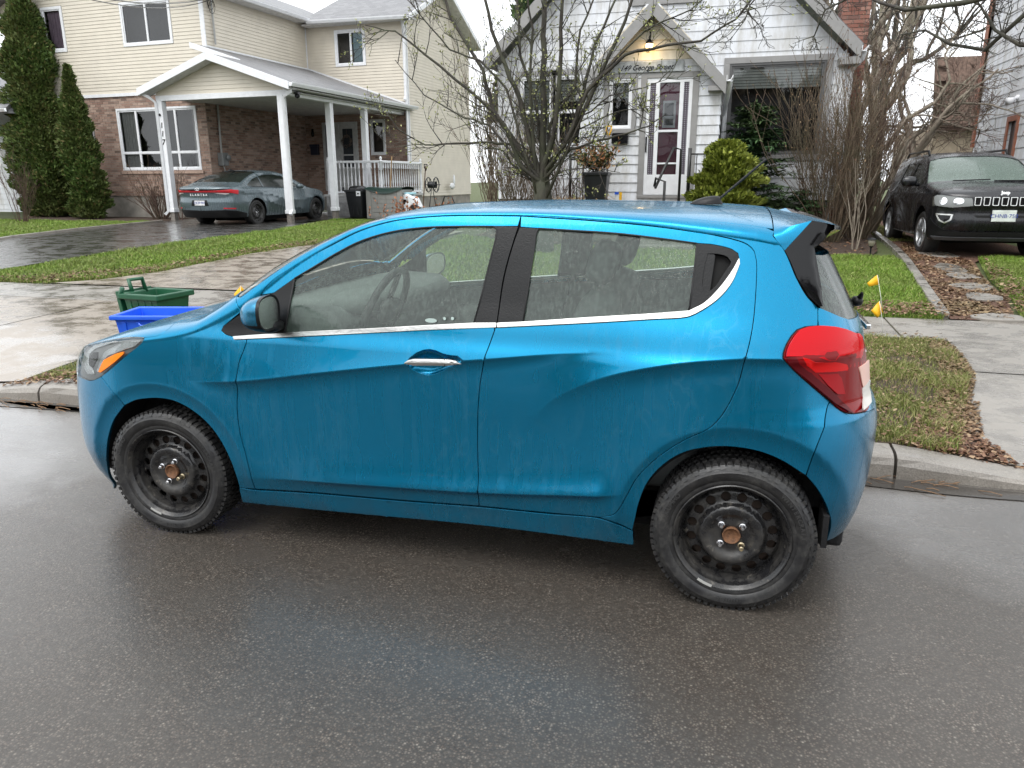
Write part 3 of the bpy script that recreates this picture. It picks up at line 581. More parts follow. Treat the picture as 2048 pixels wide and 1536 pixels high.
# ---------------------------------------------------------------- wheel
def steel_wheel(parent, x, y, z, side=1, steer=0, R0=.288, scale=1., words=True, holes=16, spin=0):
    """outer face looks to -y (side=1) or +y (side=-1)"""
    w = bpy.data.objects.new('wheel', None); COL.objects.link(w); w.parent = parent; w.location = (x, y, z); w.empty_display_size = .1
    w.rotation_euler = (0, 0, steer + (0 if side == 1 else PI)); w.scale = (scale,)*3
    b = MB()
    b.lathe([(.196,.012),(.203,.006),(.214,.000),(.222,.001),(.226,-.003),(.240,-.008),(.254,-.009),(.258,-.006),(.268,-.002),(.274,.002),(.279,.012),(.280,.03),(.281,.09),(.280,.15),(.272,.175),(.24,.185),(.20,.18),(.19,.10)], 96, axis='y')
    for k in range(72):                                             # tread blocks with the rain channels between
        a0 = 2*PI*k/72
        for (y0, y1, da) in ((.006, .046, .0), (.052, .088, .5), (.094, .130, 0), (.136, .170, .5)):
            a = a0 + da*2*PI/72; hw = .31*2*PI/72; r0, r1 = .272, .2885
            p = [(r*math.sin(a+s*hw), yy, r*math.cos(a+s*hw)) for r in (r0, r1) for yy in (y0, y1) for s in (-1, 1)]
            lo = [p[0], p[1], p[3], p[2]]; hi = [p[4], p[5], p[7], p[6]]; b.hexa(lo, hi)
        hw = .34*2*PI/72                                            # shoulder lugs running down the sidewall
        rr = (.262, .284) if k % 2 else (.267, .284)
        p = [(r*math.sin(a0+s*hw), yy, r*math.cos(a0+s*hw)) for r, yy in ((rr[0], -.0055), (rr[1], .010), (rr[0], -.0005), (rr[1], .014)) for s in (-1, 1)]
        b.hexa([p[4], p[5], p[7], p[6]], [p[0], p[1], p[3], p[2]])
    tyre = b.build('tyre', TYRE, w, auto=38)
    if words:
        for word, mid, rad, sz in (('KUMHO', -62, .244, .024), ('WINTERCRAFT', 62, .243, .021), ('185/55R15', 178, .240, .012)):
            n = len(word)
            for i, ch in enumerate(word):
                an = R(mid) + (i-(n-1)/2)*sz*.80/rad
                M = Matrix.Rotation(an, 4, 'Y') @ Matrix.Translation((0, -.0088, rad)) @ Matrix.Rotation(R(90), 4, 'X')
                me = text_mesh(ch, sz, .0010, 0, .0006); me.transform(M); me.materials.append(TYRE_L); link('raised_letter', me, w)
    b = MB(); b.lathe([(.205,.004),(.206,.000),(.203,-.003),(.199,-.001),(.196,.006),(.191,.010),(.1885,.016),(.1875,.030),(.183,.036),(.180,.044),(.178,.068),(.172,.074)], 72, axis='y')
    b.lathe([(.205,.004),(.19,.09),(.19,.17)], 48, axis='y')
    b.build('rim', STEEL, w, auto=50)
    # wheel disc with real holes
    prof = [(.030,.040),(.038,.036),(.062,.037),(.072,.033),(.084,.025),(.099,.0215),(.109,.024),(.116,.034),(.122,.046),(.132,.050),(.154,.054),(.163,.058),(.168,.066),(.176,.072)]
    circ = lambda r, n, cx=0, cy=0: [(cx+r*math.cos(2*PI*k/n), cy+r*math.sin(2*PI*k/n)) for k in range(n)]
    hs = [circ(.030, 28)] + [circ(.0178, 16, .143*math.cos(2*PI*(k+.5)/holes), .143*math.sin(2*PI*(k+.5)/holes)) for k in range(holes)]
    v, f, _ = fill2d([circ(.1765, 90)], hs, .009, step=.006)
    r = np.hypot(v[:, 0], v[:, 1]); yy = lerpk(r, prof); e = .001
    dy = (lerpk(r+e, prof)-lerpk(r-e, prof))/(2*e)
    V = np.stack([v[:, 0], yy, v[:, 1]], 1); Nn = np.stack([dy*v[:, 0]/r, -np.ones(len(r)), dy*v[:, 1]/r], 1); Nn /= np.linalg.norm(Nn, axis=1)[:, None]
    link('wheel_disc', np_mesh('wheel_disc', V, f, STEEL, Nn), w)
    b = MB()
    for hx, hz in [(.143*math.cos(2*PI*(k+.5)/holes), .143*math.sin(2*PI*(k+.5)/holes)) for k in range(holes)]:
        pr = [(.0178, .0515), (.0180, .061)]
        b.lathe(pr, 16, (hx, 0, hz), 'y')
    b.build('hole_edges', STEEL, w, smooth=True)
    b = MB(); b.lathe([(.16,.088),(.10,.083),(.03,.083),(.0,.083)], 32, axis='y'); b.lathe([(.185,.11),(.0,.11)], 32, axis='y'); b.build('brake_drum', mat('brake_drum_iron', (.045, .030, .022), rough=.8, var=.5, scale=30), w, smooth=True)
    b = MB(); b.lathe([(.030,.060),(.031,.034),(.0325,.026),(.030,.023),(.027,.026),(.025,.034),(.012,.037),(0,.038)], 28, axis='y'); b.build('hub_ring', RUST, w, smooth=True)
    for k in range(4):
        a = R(45+spin)+k*PI/2; cx, cz = .052*math.cos(a), .052*math.sin(a); lock = k == 3
        b = MB(); d = .012 if lock else 0
        b.lathe([(.0125,.038),(.0125,.032),(.009,.030)], 16, (cx, 0, cz), 'y'); b.lathe([(.0088,.034),(.0088,.016-d),(.0060,.012-d),(0,.0115-d)], 6 if not lock else 18, (cx, 0, cz), 'y')
        if lock: b.lathe([(.0070,.0112-d),(.0045,.0110-d),(.0040,.0125-d),(0,.0125-d)], 14, (cx, 0, cz), 'y')
        o = b.build('wheel_nut', LUGB if lock else LUG, w)
        if lock: o['label'] = 'longer brass coloured locking nut'
    b = MB(); b.add([(r*math.sin(t), y0, r*math.cos(t)) for t in np.linspace(R(196), R(212), 8) for r, y0 in ((.197, -.0035), (.207, -.0045))], [(2*i, 2*i+1, 2*i+3, 2*i+2) for i in range(7)])
    b.build('balance_weight', mat('lead_weight', (.42, .42, .40), rough=.5, metal=.3), w)
    return w
TYRE_L = mat('raised_rubber_lettering', (.035, .035, .035), rough=.5)
# ---------------------------------------------------------------- the blue hatchback
def build_hatchback():
    Bd = HATCH; base = Vector((-1.19, .80, 0)); b3 = tuple(base)
    T_ = thing('hatchback_car', 'blue five-door hatchback wet with rain, parked side-on at the kerb on black steel wheels', 'car', base)
    M0 = Matrix.Translation(-base)
    def mb(): return MB(M0.copy())
    P = lambda name, m, outers, parent=None, **k: panel(Bd, b3, name, m, parent or T_, outers, **k)
    L = dict(lip=lambda s0, s1, n, dv: [(s, float(Bd.zs(np.array([s]))[0])+dv) for s in np.linspace(s0, s1, n)])
    lip = L['lip']
    crease = []
    for line, *_ in Bd.creases:
        xs = np.arange(line[0][0], line[-1][0], .010); crease += [(x, float(lerpk(x, line))) for x in xs] + [(x, float(lerpk(x, line))-.004) for x in xs] + [(x, float(lerpk(x, line))+.004) for x in xs]
    for cx, rc in Bd.arches:
        for t in np.arange(-.1, PI+.1, .016): crease += [(cx+(rc+q)*math.cos(t), .288+(rc+q)*math.sin(t)) for q in (0, .004, -.004, .011, -.011)]
    cut = lambda l, f: [p for p in CL[l] if f(p)]
    wd = cut('wing_door', lambda p: p[1] < .905); wd_top = (-1.9245, .9125)
    chd = cut('chrome_low_f', lambda p: p[0] > -1.925); chw = cut('chrome_low_f', lambda p: p[0] < -1.93)
    dm = cut('door_mid', lambda p: p[1] < .997)
    xs = np.arange(-2.9, .16, .010); zz = Bd.zs(xs); crease += [(x, z+q) for x, z in zip(xs, zz) for q in (0, .004, -.004, .010)]
    # wings
    wing = chain('wing_bumper', 'arch_front', 'wing_sill', wd, wd_top, chw, '-sail_tip', [p for p in CL['sail_top'] if p[0] < -1.94][::-1] and [], )
    st = cut('sail_top', lambda p: p[0] < -1.962)
    wing = chain('wing_bumper', 'arch_front', 'wing_sill', wd, wd_top, chw, '-sail_tip' if False else [p for p in CL['sail_tip']], st, (-1.957, 1.018), 'pillar_joint', 'wing_bonnet', 'lamp_rear')
    P('front_wing', BLUE, [wing], extra=crease)
    # doors
    low = chain('door_bottom_front', dm and [p for p in CL['door_mid'] if p[1] < .997][::-1], (-.886, 1.006), chd, wd_top, wd[::-1])
    stf = cut('sail_top', lambda p: p[0] > -1.872)
    up = chain('door_top_front', (-.8245, 1.398), 'bpillar_f_rear' if False else (-.831, 1.363), '-bpillar_f_top', '-glass_front_top', stf[::-1], (-1.875, 1.085))
    cup = CL['handle_cup']
    fd = P('front_door', BLUE, [low, up], holes=[cup], extra=crease)
    D = {'L': fd[0], 'R': fd[1]}
    rl = chain('door_bottom_rear', [p for p in CL['door_top_rear'] if p[1] < 1.24][::-1][0:0])
    dtr = CL['door_top_rear']
    rear = chain([p for p in dm][::1], 'door_bottom_rear', dtr[::-1], (-.8245, 1.397), (-.8225, 1.360), 'bpillar_r_top', 'glass_rear_top', 'ctri_top', (-.004, 1.25), 'chrome_low_r', (-.884, 1.006))
    rdoor = P('rear_door', BLUE, [rear], extra=crease); D2 = {'L': rdoor[0], 'R': rdoor[1]}
    # quarter panel, roof side and windscreen pillar in one pressing
    qp = chain('-door_top_rear' if False else dtr, 'quarter_sill', 'arch_rear', '-bumper_line', 'lamp_low2', 'lamp_top', '-hatch_gap_low', '-hatch_gap',
               lip(.12, -1.30, 40, .105), lip(-1.36, -1.97, 24, .075), (-2.0, 1.10), '-pillar_joint', (-1.957, 1.018), [p for p in CL['sail_top'] if -1.962 < p[0] < -1.872], (-1.875, 1.085), 'door_top_front')
    P('quarter_panel', BLUE, [qp], extra=crease)
    # sill
    P('sill', BLUE, [chain('sill_low', '-sill_top')], off=.001, gap=.001, extra=crease, bulge=(.010, .022))
    # bumpers
    fb = chain('arch_front_fore', (-2.80, .205), (-2.95, .19), (-3.476, .20), (-3.476, 1.45), (-3.10, 1.45), (-3.09, .95), (-3.02, .80), (-2.90, .75), (-2.90, .70), '-lamp_under', 'wing_bumper')
    P('front_bumper', BLUE_B, [fb], both=True, h=.018, extra=crease)
    rb = chain('bumper_line', 'arch_rear_aft', (.36, .232), (.45, .235), (.60, .245), (.823, .25), (.823, .575), (.62, .585), (.56, .625), (.51, .70), (.43, .715), 'lamp_low')
    P('rear_bumper', BLUE_B, [rb], both=True, h=.016, extra=crease)
    # tailgate: painted lower part, dark glass above
    tg = chain('hatch_gap_low', 'lamp_top2', 'lamp_out', (.43, .715), (.51, .70), (.56, .625), (.62, .585), (.823, .575), (.823, 1.03), (.60, 1.035), 'glass_r_low' if False else (.40, 1.055), (.349, 1.072), (.277, 1.105), (.262, 1.109))
    tail = P('tailgate', BLUE, [tg], both=True, h=.02)[0]
    gl = chain((.277, 1.105), (.349, 1.072), (.40, 1.055), (.60, 1.035), (.823, 1.03), (.823, 1.26), (.62, 1.262), (.40, 1.27), (.235, 1.285), (.228, 1.22), (.255, 1.145))
    P('rear_window', GLASS_R, [gl], tail, both=True, h=.03, off=-.004, gap=0, fl=0)
    # roof and screens
    rf = chain(lip(.15, -1.30, 50, .105), lip(-1.36, -1.38, 2, .09), (-1.42, 1.9), (-1.46, 2.2), (.15, 2.2), (.15, 1.7))
    P('roof', BLUE, [rf], both=True, h=.03, off=-.001)
    ws = chain(lip(-1.38, -1.98, 24, .082), (-2.02, 1.13), (-2.07, 1.4), (-2.10, 1.75), (-2.10, 1.95), (-1.46, 2.2), (-1.42, 1.9))
    P('windscreen', GLASS, [ws], both=True, h=.03, off=-.003, gap=.001, fl=0)
    cw = chain((-2.0, 1.10), (-2.02, 1.13), (-2.07, 1.4), (-2.10, 1.75), (-2.2, 1.70), (-2.16, 1.45), (-2.08, 1.2))
    P('cowl_panel', BLACKTRIM, [cw], both=True, h=.03, off=-.010, gap=0, fl=0)
    bn = chain('wing_bonnet', [p for p in CL['lamp_front'] if p[0] > -2.87][::-1], (-2.90, .77), (-3.02, .80), (-3.09, .95), (-3.10, 1.45), (-3.0, 1.60), (-2.6, 1.70), (-2.2, 1.73), (-2.16, 1.45), (-2.08, 1.2))
    P('bonnet', BLUE, [bn], both=True, h=.02)
    # spoiler with dark ends
    vv = np.linspace(1.405, float(Bd.zs(np.array([.152]))[0])+.76, 16); lead = Bd.B(np.full(16, .152), vv)
    T0 = at(1624, 441, .205); g0 = [(.194, 1.294), (.178, 1.322), (.163, 1.345), (.152, 1.372)]
    gq = Bd.B(np.array([p[0] for p in g0]), np.array([p[1] for p in g0])); rows = []
    for k, p in enumerate(gq):
        p = Vector(p); q = Vector(gq[0]).lerp(T0, k/4.); rows.append([p.lerp(q, t) for t in np.linspace(0, 1, 5)])
    for p in lead:
        y = float(p[1]); e = max(0, (Bd.YC-y)/(Bd.YC-float(lead[0][1]))); te = Vector((.332-.150*e**2.4, y+(.205-float(lead[0][1]))*e**3, 1.350+.030*e**2))
        if p is lead[0] or e > .999: te = T0.copy()
        rows.append([Vector(p).lerp(te, t) for t in np.linspace(0, 1, 5)])
    tips = []
    for r in rows[4:]:
        a = r[-1]; e = max(0, (Bd.YC-a.y)/(Bd.YC-.205)); tx = .335-.078*e**2.2
        tips.append([a, Vector((tx, a.y, 1.352+.027*e**2)), Vector((tx+.001, a.y, 1.338+.027*e**2)), Vector((tx-.03, a.y, 1.322+.02*e**2)), Vector((.20, a.y+.02, 1.29)), Vector((.16, a.y+.06, 1.25))])
    for sd in (0, 1):
        mf = (lambda p: (p[0], 2*Bd.YC-p[1], p[2])) if sd else (lambda p: tuple(p))
        b = mb(); n = 5; b.add([mf(p) for r in rows for p in r], [(i*n+j, i*n+j+1, (i+1)*n+j+1, (i+1)*n+j)[::(-1 if sd else 1)] for i in range(len(rows)-1) for j in range(n-1)])
        b.build('spoiler_shell', BLUE, tail, auto=40)
        b = mb(); n = 6; b.add([mf(p) for r in tips for p in r], [(i*n+j, i*n+j+1, (i+1)*n+j+1, (i+1)*n+j)[::(-1 if sd else 1)] for i in range(len(tips)-1) for j in range(n-1)])
        b.build('spoiler_lip', GLOSSBLACK, tail, auto=40)
    outer = [(.194, 1.294), (.205, 1.255), (.213, 1.205), (.236, 1.146), (.264, 1.112)]
    oc = Bd.B(np.array([p[0] for p in outer]), np.array([p[1] for p in outer]))+Bd.N(np.array([p[0] for p in outer]), np.array([p[1] for p in outer]))*.002
    oc = [T0, T0.lerp(Vector(oc[0]), .5)] + [Vector(p) for p in oc]
    inner = [at(1662, 448, .215), at(1666, 458, .215), at(1646, 482, .20), at(1629, 497, .185), at(1636, 535, .165), at(1643, 575, .15), at(1646, 612, .14)]
    for sd in (0, 1):
        b = mb(); fl = (lambda p: (p[0], 2*Bd.YC-p[1], p[2])) if sd else (lambda p: tuple(p))
        rows = []
        for o, i in zip(oc, inner):
            o = Vector(o); i = Vector(i); mid = (o+i)/2+Vector((.004, -.008, 0)); rows.append([fl(o), fl(mid), fl(i), fl(i+Vector((-.01, .035, -.01)))])
        vs = [p for r in rows for p in r]; fs = [(r*4+c, (r+1)*4+c, (r+1)*4+c+1, r*4+c+1) for r in range(len(rows)-1) for c in range(3)]
        if sd: fs = [f[::-1] for f in fs]
        b.add(vs, fs); b.build('window_garnish', GLOSSBLACK, tail, smooth=True)
    # hidden dark layer behind every joint
    for sd in (0, 1):
        b = mb()
        for nm in ('wing_bumper','wing_door','wing_sill','pillar_joint','wing_bonnet','lamp_rear','door_mid','door_bottom_front','door_bottom_rear','door_top_rear','door_top_front','hatch_gap','hatch_gap_low','lamp_top','lamp_low2','bumper_line','lamp_low','lamp_top2','lamp_under','lamp_front','quarter_sill','sill_top'):
            l = np.array(CL[nm]); t = np.gradient(l, axis=0); t /= np.linalg.norm(t, axis=1)[:, None]+1e-9; nn = np.stack([-t[:, 1], t[:, 0]], 1)
            A = [l+nn*.016, l-nn*.016]; Q = [Bd.B(a[:, 0], a[:, 1])-Bd.N(a[:, 0], a[:, 1])*.0125 for a in A]
            if sd:
                for q in Q: q[:, 1] = 2*Bd.YC-q[:, 1]
            m = len(l); b.add([tuple(p) for p in Q[0]]+[tuple(p) for p in Q[1]], [(i, i+1, m+i+1, m+i) for i in range(m-1)])
        b.build('joint_seal', DARK, T_)
    # black window trims, chrome, glass
    sail = chain('glass_front', '-sail_top', '-sail_tip', '-sail_low'); P('window_trim', BLACKTRIM, [sail], D, off=.002, gap=.0008, fl=.010)
    P('pillar_trim', BLACKTRIM, [chain('bpillar_f_top', 'bpillar_f_rear', 'bpillar_f_low', '-glass_front_rear')], D, off=.001, gap=.001)
    P('pillar_trim', BLACKTRIM, [chain('bpillar_r_front', 'bpillar_r_top', '-glass_rear_front', 'bpillar_r_low')], D2, off=.001, gap=.001)
    P('chrome_strip', CHROMED, [chain('-sail_low', '-glass_front_low', '-bpillar_f_low', 'chrome_low_f')], D, off=.006, gap=.0006, bulge=(.003, .005), h=.008)
    P('chrome_strip', CHROMED, [chain('-bpillar_r_low', '-glass_rear_low', '-ctri_rear', 'chrome_low_r')], D2, off=.006, gap=.0006, bulge=(.003, .005), h=.008)
    P('window_glass', GLASS, [inset(chain('glass_front', 'glass_front_top', 'glass_front_rear', 'glass_front_low'), -.012)], D, off=-.006, gap=0, fl=0, h=.03)
    P('window_glass', GLASS, [inset(chain('glass_rear_front', 'glass_rear_top', 'glass_rear_rear', 'glass_rear_low'), -.012)], D2, off=-.006, gap=0, fl=0, h=.03)
    tri = chain('ctri_top', 'ctri_rear', 'glass_rear_rear')
    P('handle_trim', BLACKTRIM, [tri], D2, off=.001, gap=.001, holes=[CL['slot']], fl=.02)
    P('handle_recess', DARK, [inset(CL['slot'], -.004)], D2, off=-.022, gap=0, fl=0, h=.02)
    grip = [(-.156, 1.275), (-.148, 1.283), (-.118, 1.283), (-.112, 1.276), (-.128, 1.165), (-.136, 1.156), (-.152, 1.158), (-.158, 1.168)]
    P('door_handle', BLACKTRIM, [grip], D2, off=-.004, gap=0, h=.012, bulge=(.004, .01), fl=.012)
    # rubber window seals
    for nm, dd in (('glass_front', D), ('glass_front_top', D), ('glass_front_rear', D), ('glass_rear_front', D2), ('glass_rear_top', D2), ('glass_rear_rear', D2)):
        for sd in 'LR':
            l = np.array(CL[nm]); Q = Bd.B(l[:, 0], l[:, 1])-Bd.N(l[:, 0], l[:, 1])*.0005
            if sd == 'R': Q[:, 1] = 2*Bd.YC-Q[:, 1]
            b = mb(); b.tube([tuple(q) for q in Q], .0036, 6); b.build('window_seal', RUBBER, dd[sd], smooth=True)
    # front door handle: dished cup, two-piece bright grip with key barrel
    for sd in 'LR':
        b = mb(); c = np.array(cup); ctr = c.mean(0); rings = []
        for k, dep in ((1., .001), (.93, .010), (.75, .022), (.45, .028), (.02, .029)):
            q = ctr+(c-ctr)*k; Q = Bd.B(q[:, 0], q[:, 1])-Bd.N(q[:, 0], q[:, 1])*dep
            if sd == 'R': Q[:, 1] = 2*Bd.YC-Q[:, 1]
            rings.append([tuple(p) for p in Q])
        n = len(c); b.add([p for r in rings for p in r], [(i*n+k, i*n+(k+1) % n, (i+1)*n+(k+1) % n, (i+1)*n+k)[::(1 if sd == 'L' else -1)] for i in range(4) for k in range(n)])
        hd = b.build('handle_cup', BLUE, D[sd], smooth=True)
        b = mb()
        X = [-1.232, -1.215, -1.19, -1.14, -1.08, -1.06, -1.04, -1.02, -1.006]; top = [.863, .875, .883, .886, .8885, .889, .888, .884, .872]; bot = [.857, .855, .853, .857, .860, .861, .863, .866, .868]; pr = [.001, .006, .012, .014, .014, .014, .014, .011, .004]
        rows = []
        for x, t, bo, p in zip(X, top, bot, pr):
            y0 = float(Bd.W(x, (t+bo)/2)); m = t*.45+bo*.55
            r = [(x, y0+.004, t-.001), (x, y0-p*.8, t-.002), (x, y0-p, (t+m)/2), (x, y0-p*1.1, m), (x, y0-p*.7, bo+.002), (x, y0+.004, bo+.001)]
            if sd == 'R': r = [(a, 2*Bd.YC-b_, c_) for a, b_, c_ in r]
            rows.append(r)
        b.add([p for r in rows for p in r], [((i*6+k), (i*6+k+1), ((i+1)*6+k+1), ((i+1)*6+k))[::(-1 if sd == 'L' else 1)] for i in range(len(rows)-1) for k in range(5)])
        b.build('door_handle', CHROMED, D[sd], auto=25)
        ys = float(Bd.W(-1.04, .875))-.0155; yy = ys if sd == 'L' else 2*Bd.YC-ys
        b = mb(); b.lathe([(.0075, .0), (.0085, -.0018 if sd == 'L' else .0018), (.0055, -.0022 if sd == 'L' else .0022), (0, -.001)], 18, (-1.035, yy+.001, .876), 'y'); b.build('key_barrel', CHROMED, D[sd], smooth=True)
        b = mb(); b.box(-1.066, -1.0645, min(yy, yy+.004), max(yy, yy+.004), .860, .889); b.build('handle_joint', DARK, D[sd])
        b = mb(); b.box(-1.090, -1.082, yy+.0005, yy+.004, .871, .875); b.build('handle_notch', DARK, D[sd])
    # lamps
    tlp = chain('lamp_low2', 'lamp_top', 'lamp_top2', 'lamp_out', 'lamp_low')[::-1]
    tl = P('tail_lamp', RED_T, [tlp], off=.006, gap=.0025, bulge=(.016, .05), h=.012, fl=.03); TL = {'L': tl[0], 'R': tl[1]}
    for o in tl: o['label'] = 'red wraparound tail lamp with clear lower corner'
    P('lamp_seal', RUBBER, [tlp], off=-.002, gap=-.001, h=.03, fl=.01)
    P('lamp_upper_lens', RED_B, [chain('lamp_top', [(p[0], p[1]) for p in CL['lamp_top2'] if p[0] < .42], (.425, .99), (.43, .905), (.36, .925), (.277, .942), (.169, .953), (.125, .953))], TL, off=.0215, gap=.004, h=.02, bulge=(.002, .02), fl=.004)
    P('lamp_ridge', RED_R, [CL['tl_mid']], TL, off=.022, gap=0, h=.02, bulge=(.004, .012), fl=.004)
    P('lamp_band', RED_D, [CL['tl_band']], TL, off=.0165, gap=.002, h=.015, bulge=(.002, .008), fl=.002)
    P('lamp_block', RED_B2, [CL['tl_block']], TL, off=.0225, gap=.002, h=.02, bulge=(.001, .01), fl=.002)
    P('lamp_window', CLEARP, [CL['tl_white1']], TL, off=.0255, gap=.001, h=.02, fl=.004)
    P('lamp_window', CLEARW, [CL['tl_white2']], TL, off=.0250, gap=.001, h=.02, fl=.004)
    hlp = chain('lamp_rear', 'lamp_under', 'lamp_front')
    hb = P('headlamp', HL_BACK, [hlp], off=-.012, gap=.001, h=.03, fl=.02); HLD = {'L': hb[0], 'R': hb[1]}
    P('indicator', AMBER, [CL['indicator']], HLD, off=.0088, gap=0, h=.014, bulge=(.003, .008), fl=.008)
    P('reflector_trim', REFL, [CL['hl_chrome']], HLD, off=-.003, gap=.001, h=.014, bulge=(.004, .01), fl=.006)
    P('lamp_projector', GLOSSBLACK, [[(-2.72, .735), (-2.70, .78), (-2.715, .805), (-2.745, .80), (-2.765, .765), (-2.745, .73)]], HLD, off=-.006, gap=0, h=.02, bulge=(.004, .02), fl=.006)
    P('reflector_trim', REFL, [[(-2.79, .72), (-2.75, .70), (-2.70, .705), (-2.72, .73), (-2.76, .745), (-2.775, .79), (-2.74, .82), (-2.66, .85), (-2.60, .88), (-2.62, .90), (-2.72, .87), (-2.80, .80)]], HLD, off=-.005, gap=0, h=.014, bulge=(.004, .01), fl=.006)
    P('lamp_lens', LENS, [hlp], HLD, off=.004, gap=.0015, h=.016, fl=.012, bulge=(.004, .03))
    # grilles and lower black parts at the nose
    P('grille', BLACKTRIM, [[(-3.40, .53), (-3.40, .50), (-3.2, .48), (-3.12, .50), (-3.15, .56), (-3.476, .60), (-3.476, .50)][::-1]], both=True, off=.004, gap=0, h=.03, fl=.004)
    P('air_intake', BLACKTRIM, [[(-3.476, .24), (-3.15, .24), (-3.05, .30), (-3.10, .40), (-3.476, .42)]], both=True, off=.004, gap=0, h=.03, fl=.004)
    # arches, underside
    for cx in (0., -WB):
        for sd in (0, 1):
            b = mb(); rr = .352; ts = np.linspace(-.25, PI+.25, 30); y0, y1 = .035, .30
            f = (lambda y: 2*Bd.YC-y) if sd else (lambda y: y)
            ye = [float(Bd.B(np.array([cx+rr*math.cos(t)]), np.array([max(.2, .288+rr*math.sin(t))]))[0][1])+.014 for t in ts]
            vs = [(cx+r*math.cos(t), f(y), .288+r*math.sin(t)) for t, e in zip(ts, ye) for r, y in ((rr-.004, e), (rr+.015, e+.04), (rr+.03, y1))]
            b.add(vs, [(i*3+j, i*3+j+1, (i+1)*3+j+1, (i+1)*3+j) for i in range(29) for j in range(2)])
            b.add([(cx, f(y1), .288)]+[(cx+(rr+.035)*math.cos(t), f(y1), .288+(rr+.035)*math.sin(t)) for t in ts], [(0, i+1, i+2) for i in range(29)])
            b.build('arch_liner', LINER, T_, smooth=True)
    b = mb(); b.box(-2.75, .42, .30, 1.30, .16, .34); b.box(-2.02, -.37, .10, 1.50, .19, .30); b.box(.15, .30, .42, 1.18, .32, .50); b.box(-2.95, -2.70, .25, 1.35, .16, .40)
    b.build('underbody', LINER, T_, bevel=.02)
    for y in (.13, 1.46):
        b = mb(); b.box(.315, .335, y if y < 1 else y-.10, y+.12 if y < 1 else y, .235, .36); b.build('mud_flap', LINER, T_); b = mb(); b.tube([(-.37, y+.03, .20), (-.40, y+.03, .15)], .02, 8); b.build('jacking_point', LINER, T_)
    b = mb(); b.tube([(.1, 1.1, .22), (.46, 1.1, .24), (.49, 1.1, .235)], .024, 12); b.build('exhaust_pipe', mat('exhaust_steel', (.18, .17, .16), rough=.4, metal=1), T_, smooth=True)
    # cabin
    TRIM = mat('grey_cabin_trim', (.16, .18, .17), rough=.7); TRIML = mat('pale_headliner', (.40, .43, .41), rough=.8); SEAT = mat('dark_seat_fabric', (.10, .11, .11), rough=.9, bump=.2, bscale=200)
    P('door_card', TRIM, [low], D, off=-.045, gap=.004, h=.05, fl=0); P('door_card', TRIM, [chain([p for p in dm], 'door_bottom_rear', dtr[::-1][0:len(dtr)-30] if False else [p for p in dtr if p[1] < 1.0][::-1], (-.15, 1.06), (-.884, 1.006))], D2, off=-.045, gap=.004, h=.05, fl=0)
    P('headliner', TRIML, [rf], both=True, off=-.035, h=.06, fl=0)
    P('pillar_cover', TRIML, [chain(lip(-1.30, -1.97, 20, .08), (-1.90, 1.08), [p for p in CL['door_top_front'] if p[0] < -1.3])], off=-.020, h=.03, fl=0, gap=0)
    b = mb(); b.box(-2.04, -.37, .11, 1.49, .30, .34); b.box(-.37, .30, .36, 1.24, .34, .66); b.box(-2.12, -2.05, .12, 1.47, .34, .98); b.build('cabin_floor', TRIM, T_)
    b = mb(); b.prism([(-2.12, .99), (-1.85, 1.035), (-1.62, 1.02), (-1.56, .98), (-1.56, .86), (-1.66, .72), (-1.70, .55), (-2.1, .50)], .13, 1.46, 'y'); b.build('dashboard', TRIM, T_, bevel=.03, auto=40)
    b = mb(); b.ball((-1.60, .42, 1.02), (.11, .17, .05), 16, .7); b.build('instrument_hood', TRIM, T_, smooth=True)
    st = thing('steering_wheel', None, None, Vector((-1.50, .43, .99))-base, rot=(0, R(-66), 0)); st.parent = T_
    del_keys(st)
    b = MB(); n = 40; b.tube([(.182*math.cos(2*PI*k/n), .182*math.sin(2*PI*k/n), 0) for k in range(n)], .016, 10, closed=True)
    b.build('rim', mat('wheel_leather', (.03, .03, .032), rough=.5), st, smooth=True)
    b = MB(); b.ball((0, 0, -.02), (.06, .075, .03), 16, .7); b.box(-.01, .01, -.17, .17, -.012, .004); b.box(0, .17, -.018, .018, -.012, .004); b.build('spokes', mat('wheel_leather', (.03, .03, .032)), st, bevel=.004)
    for x, y in ((-1.02, .44), (-1.02, 1.16)):
        s = bpy.data.objects.new('front_seat', None); COL.objects.link(s); s.parent = T_; s.location = Vector((x, y, .34))-base
        b = MB(); b.ball((0, 0, .13), (.27, .25, .12), 16, .5); b.build('seat_cushion', SEAT, s, smooth=True)
        b = MB(Matrix.Translation((.27, 0, .17)) @ Matrix.Rotation(R(20), 4, 'Y')); b.ball((0, 0, .30), (.085, .24, .33), 16, .5); b.build('backrest', SEAT, s, smooth=True)
        b = MB(Matrix.Translation((.27, 0, .17)) @ Matrix.Rotation(R(16), 4, 'Y')); b.ball((0, 0, .73), (.055, .13, .085), 14, .6); b.tube([(0, .05, .58), (0, .05, .7)], .008, 6); b.tube([(0, -.05, .58), (0, -.05, .7)], .008, 6); b.build('headrest', SEAT, s, smooth=True)
    s = bpy.data.objects.new('rear_seat', None); COL.objects.link(s); s.parent = T_; s.location = Vector((-.22, .8, .34))-base
    b = MB(); b.ball((-.12, 0, .12), (.26, .62, .12), 20, .45); b.build('seat_cushion', SEAT, s, smooth=True)
    b = MB(Matrix.Translation((.10, 0, .15)) @ Matrix.Rotation(R(22), 4, 'Y')); b.ball((0, 0, .27), (.08, .62, .30), 20, .45); b.build('backrest', SEAT, s, smooth=True)
    for y in (-.35, .35):
        b = MB(Matrix.Translation((.12, y, .15)) @ Matrix.Rotation(R(20), 4, 'Y')); b.ball((0, 0, .60), (.045, .12, .06), 14, .6); b.build('headrest', SEAT, s, smooth=True)
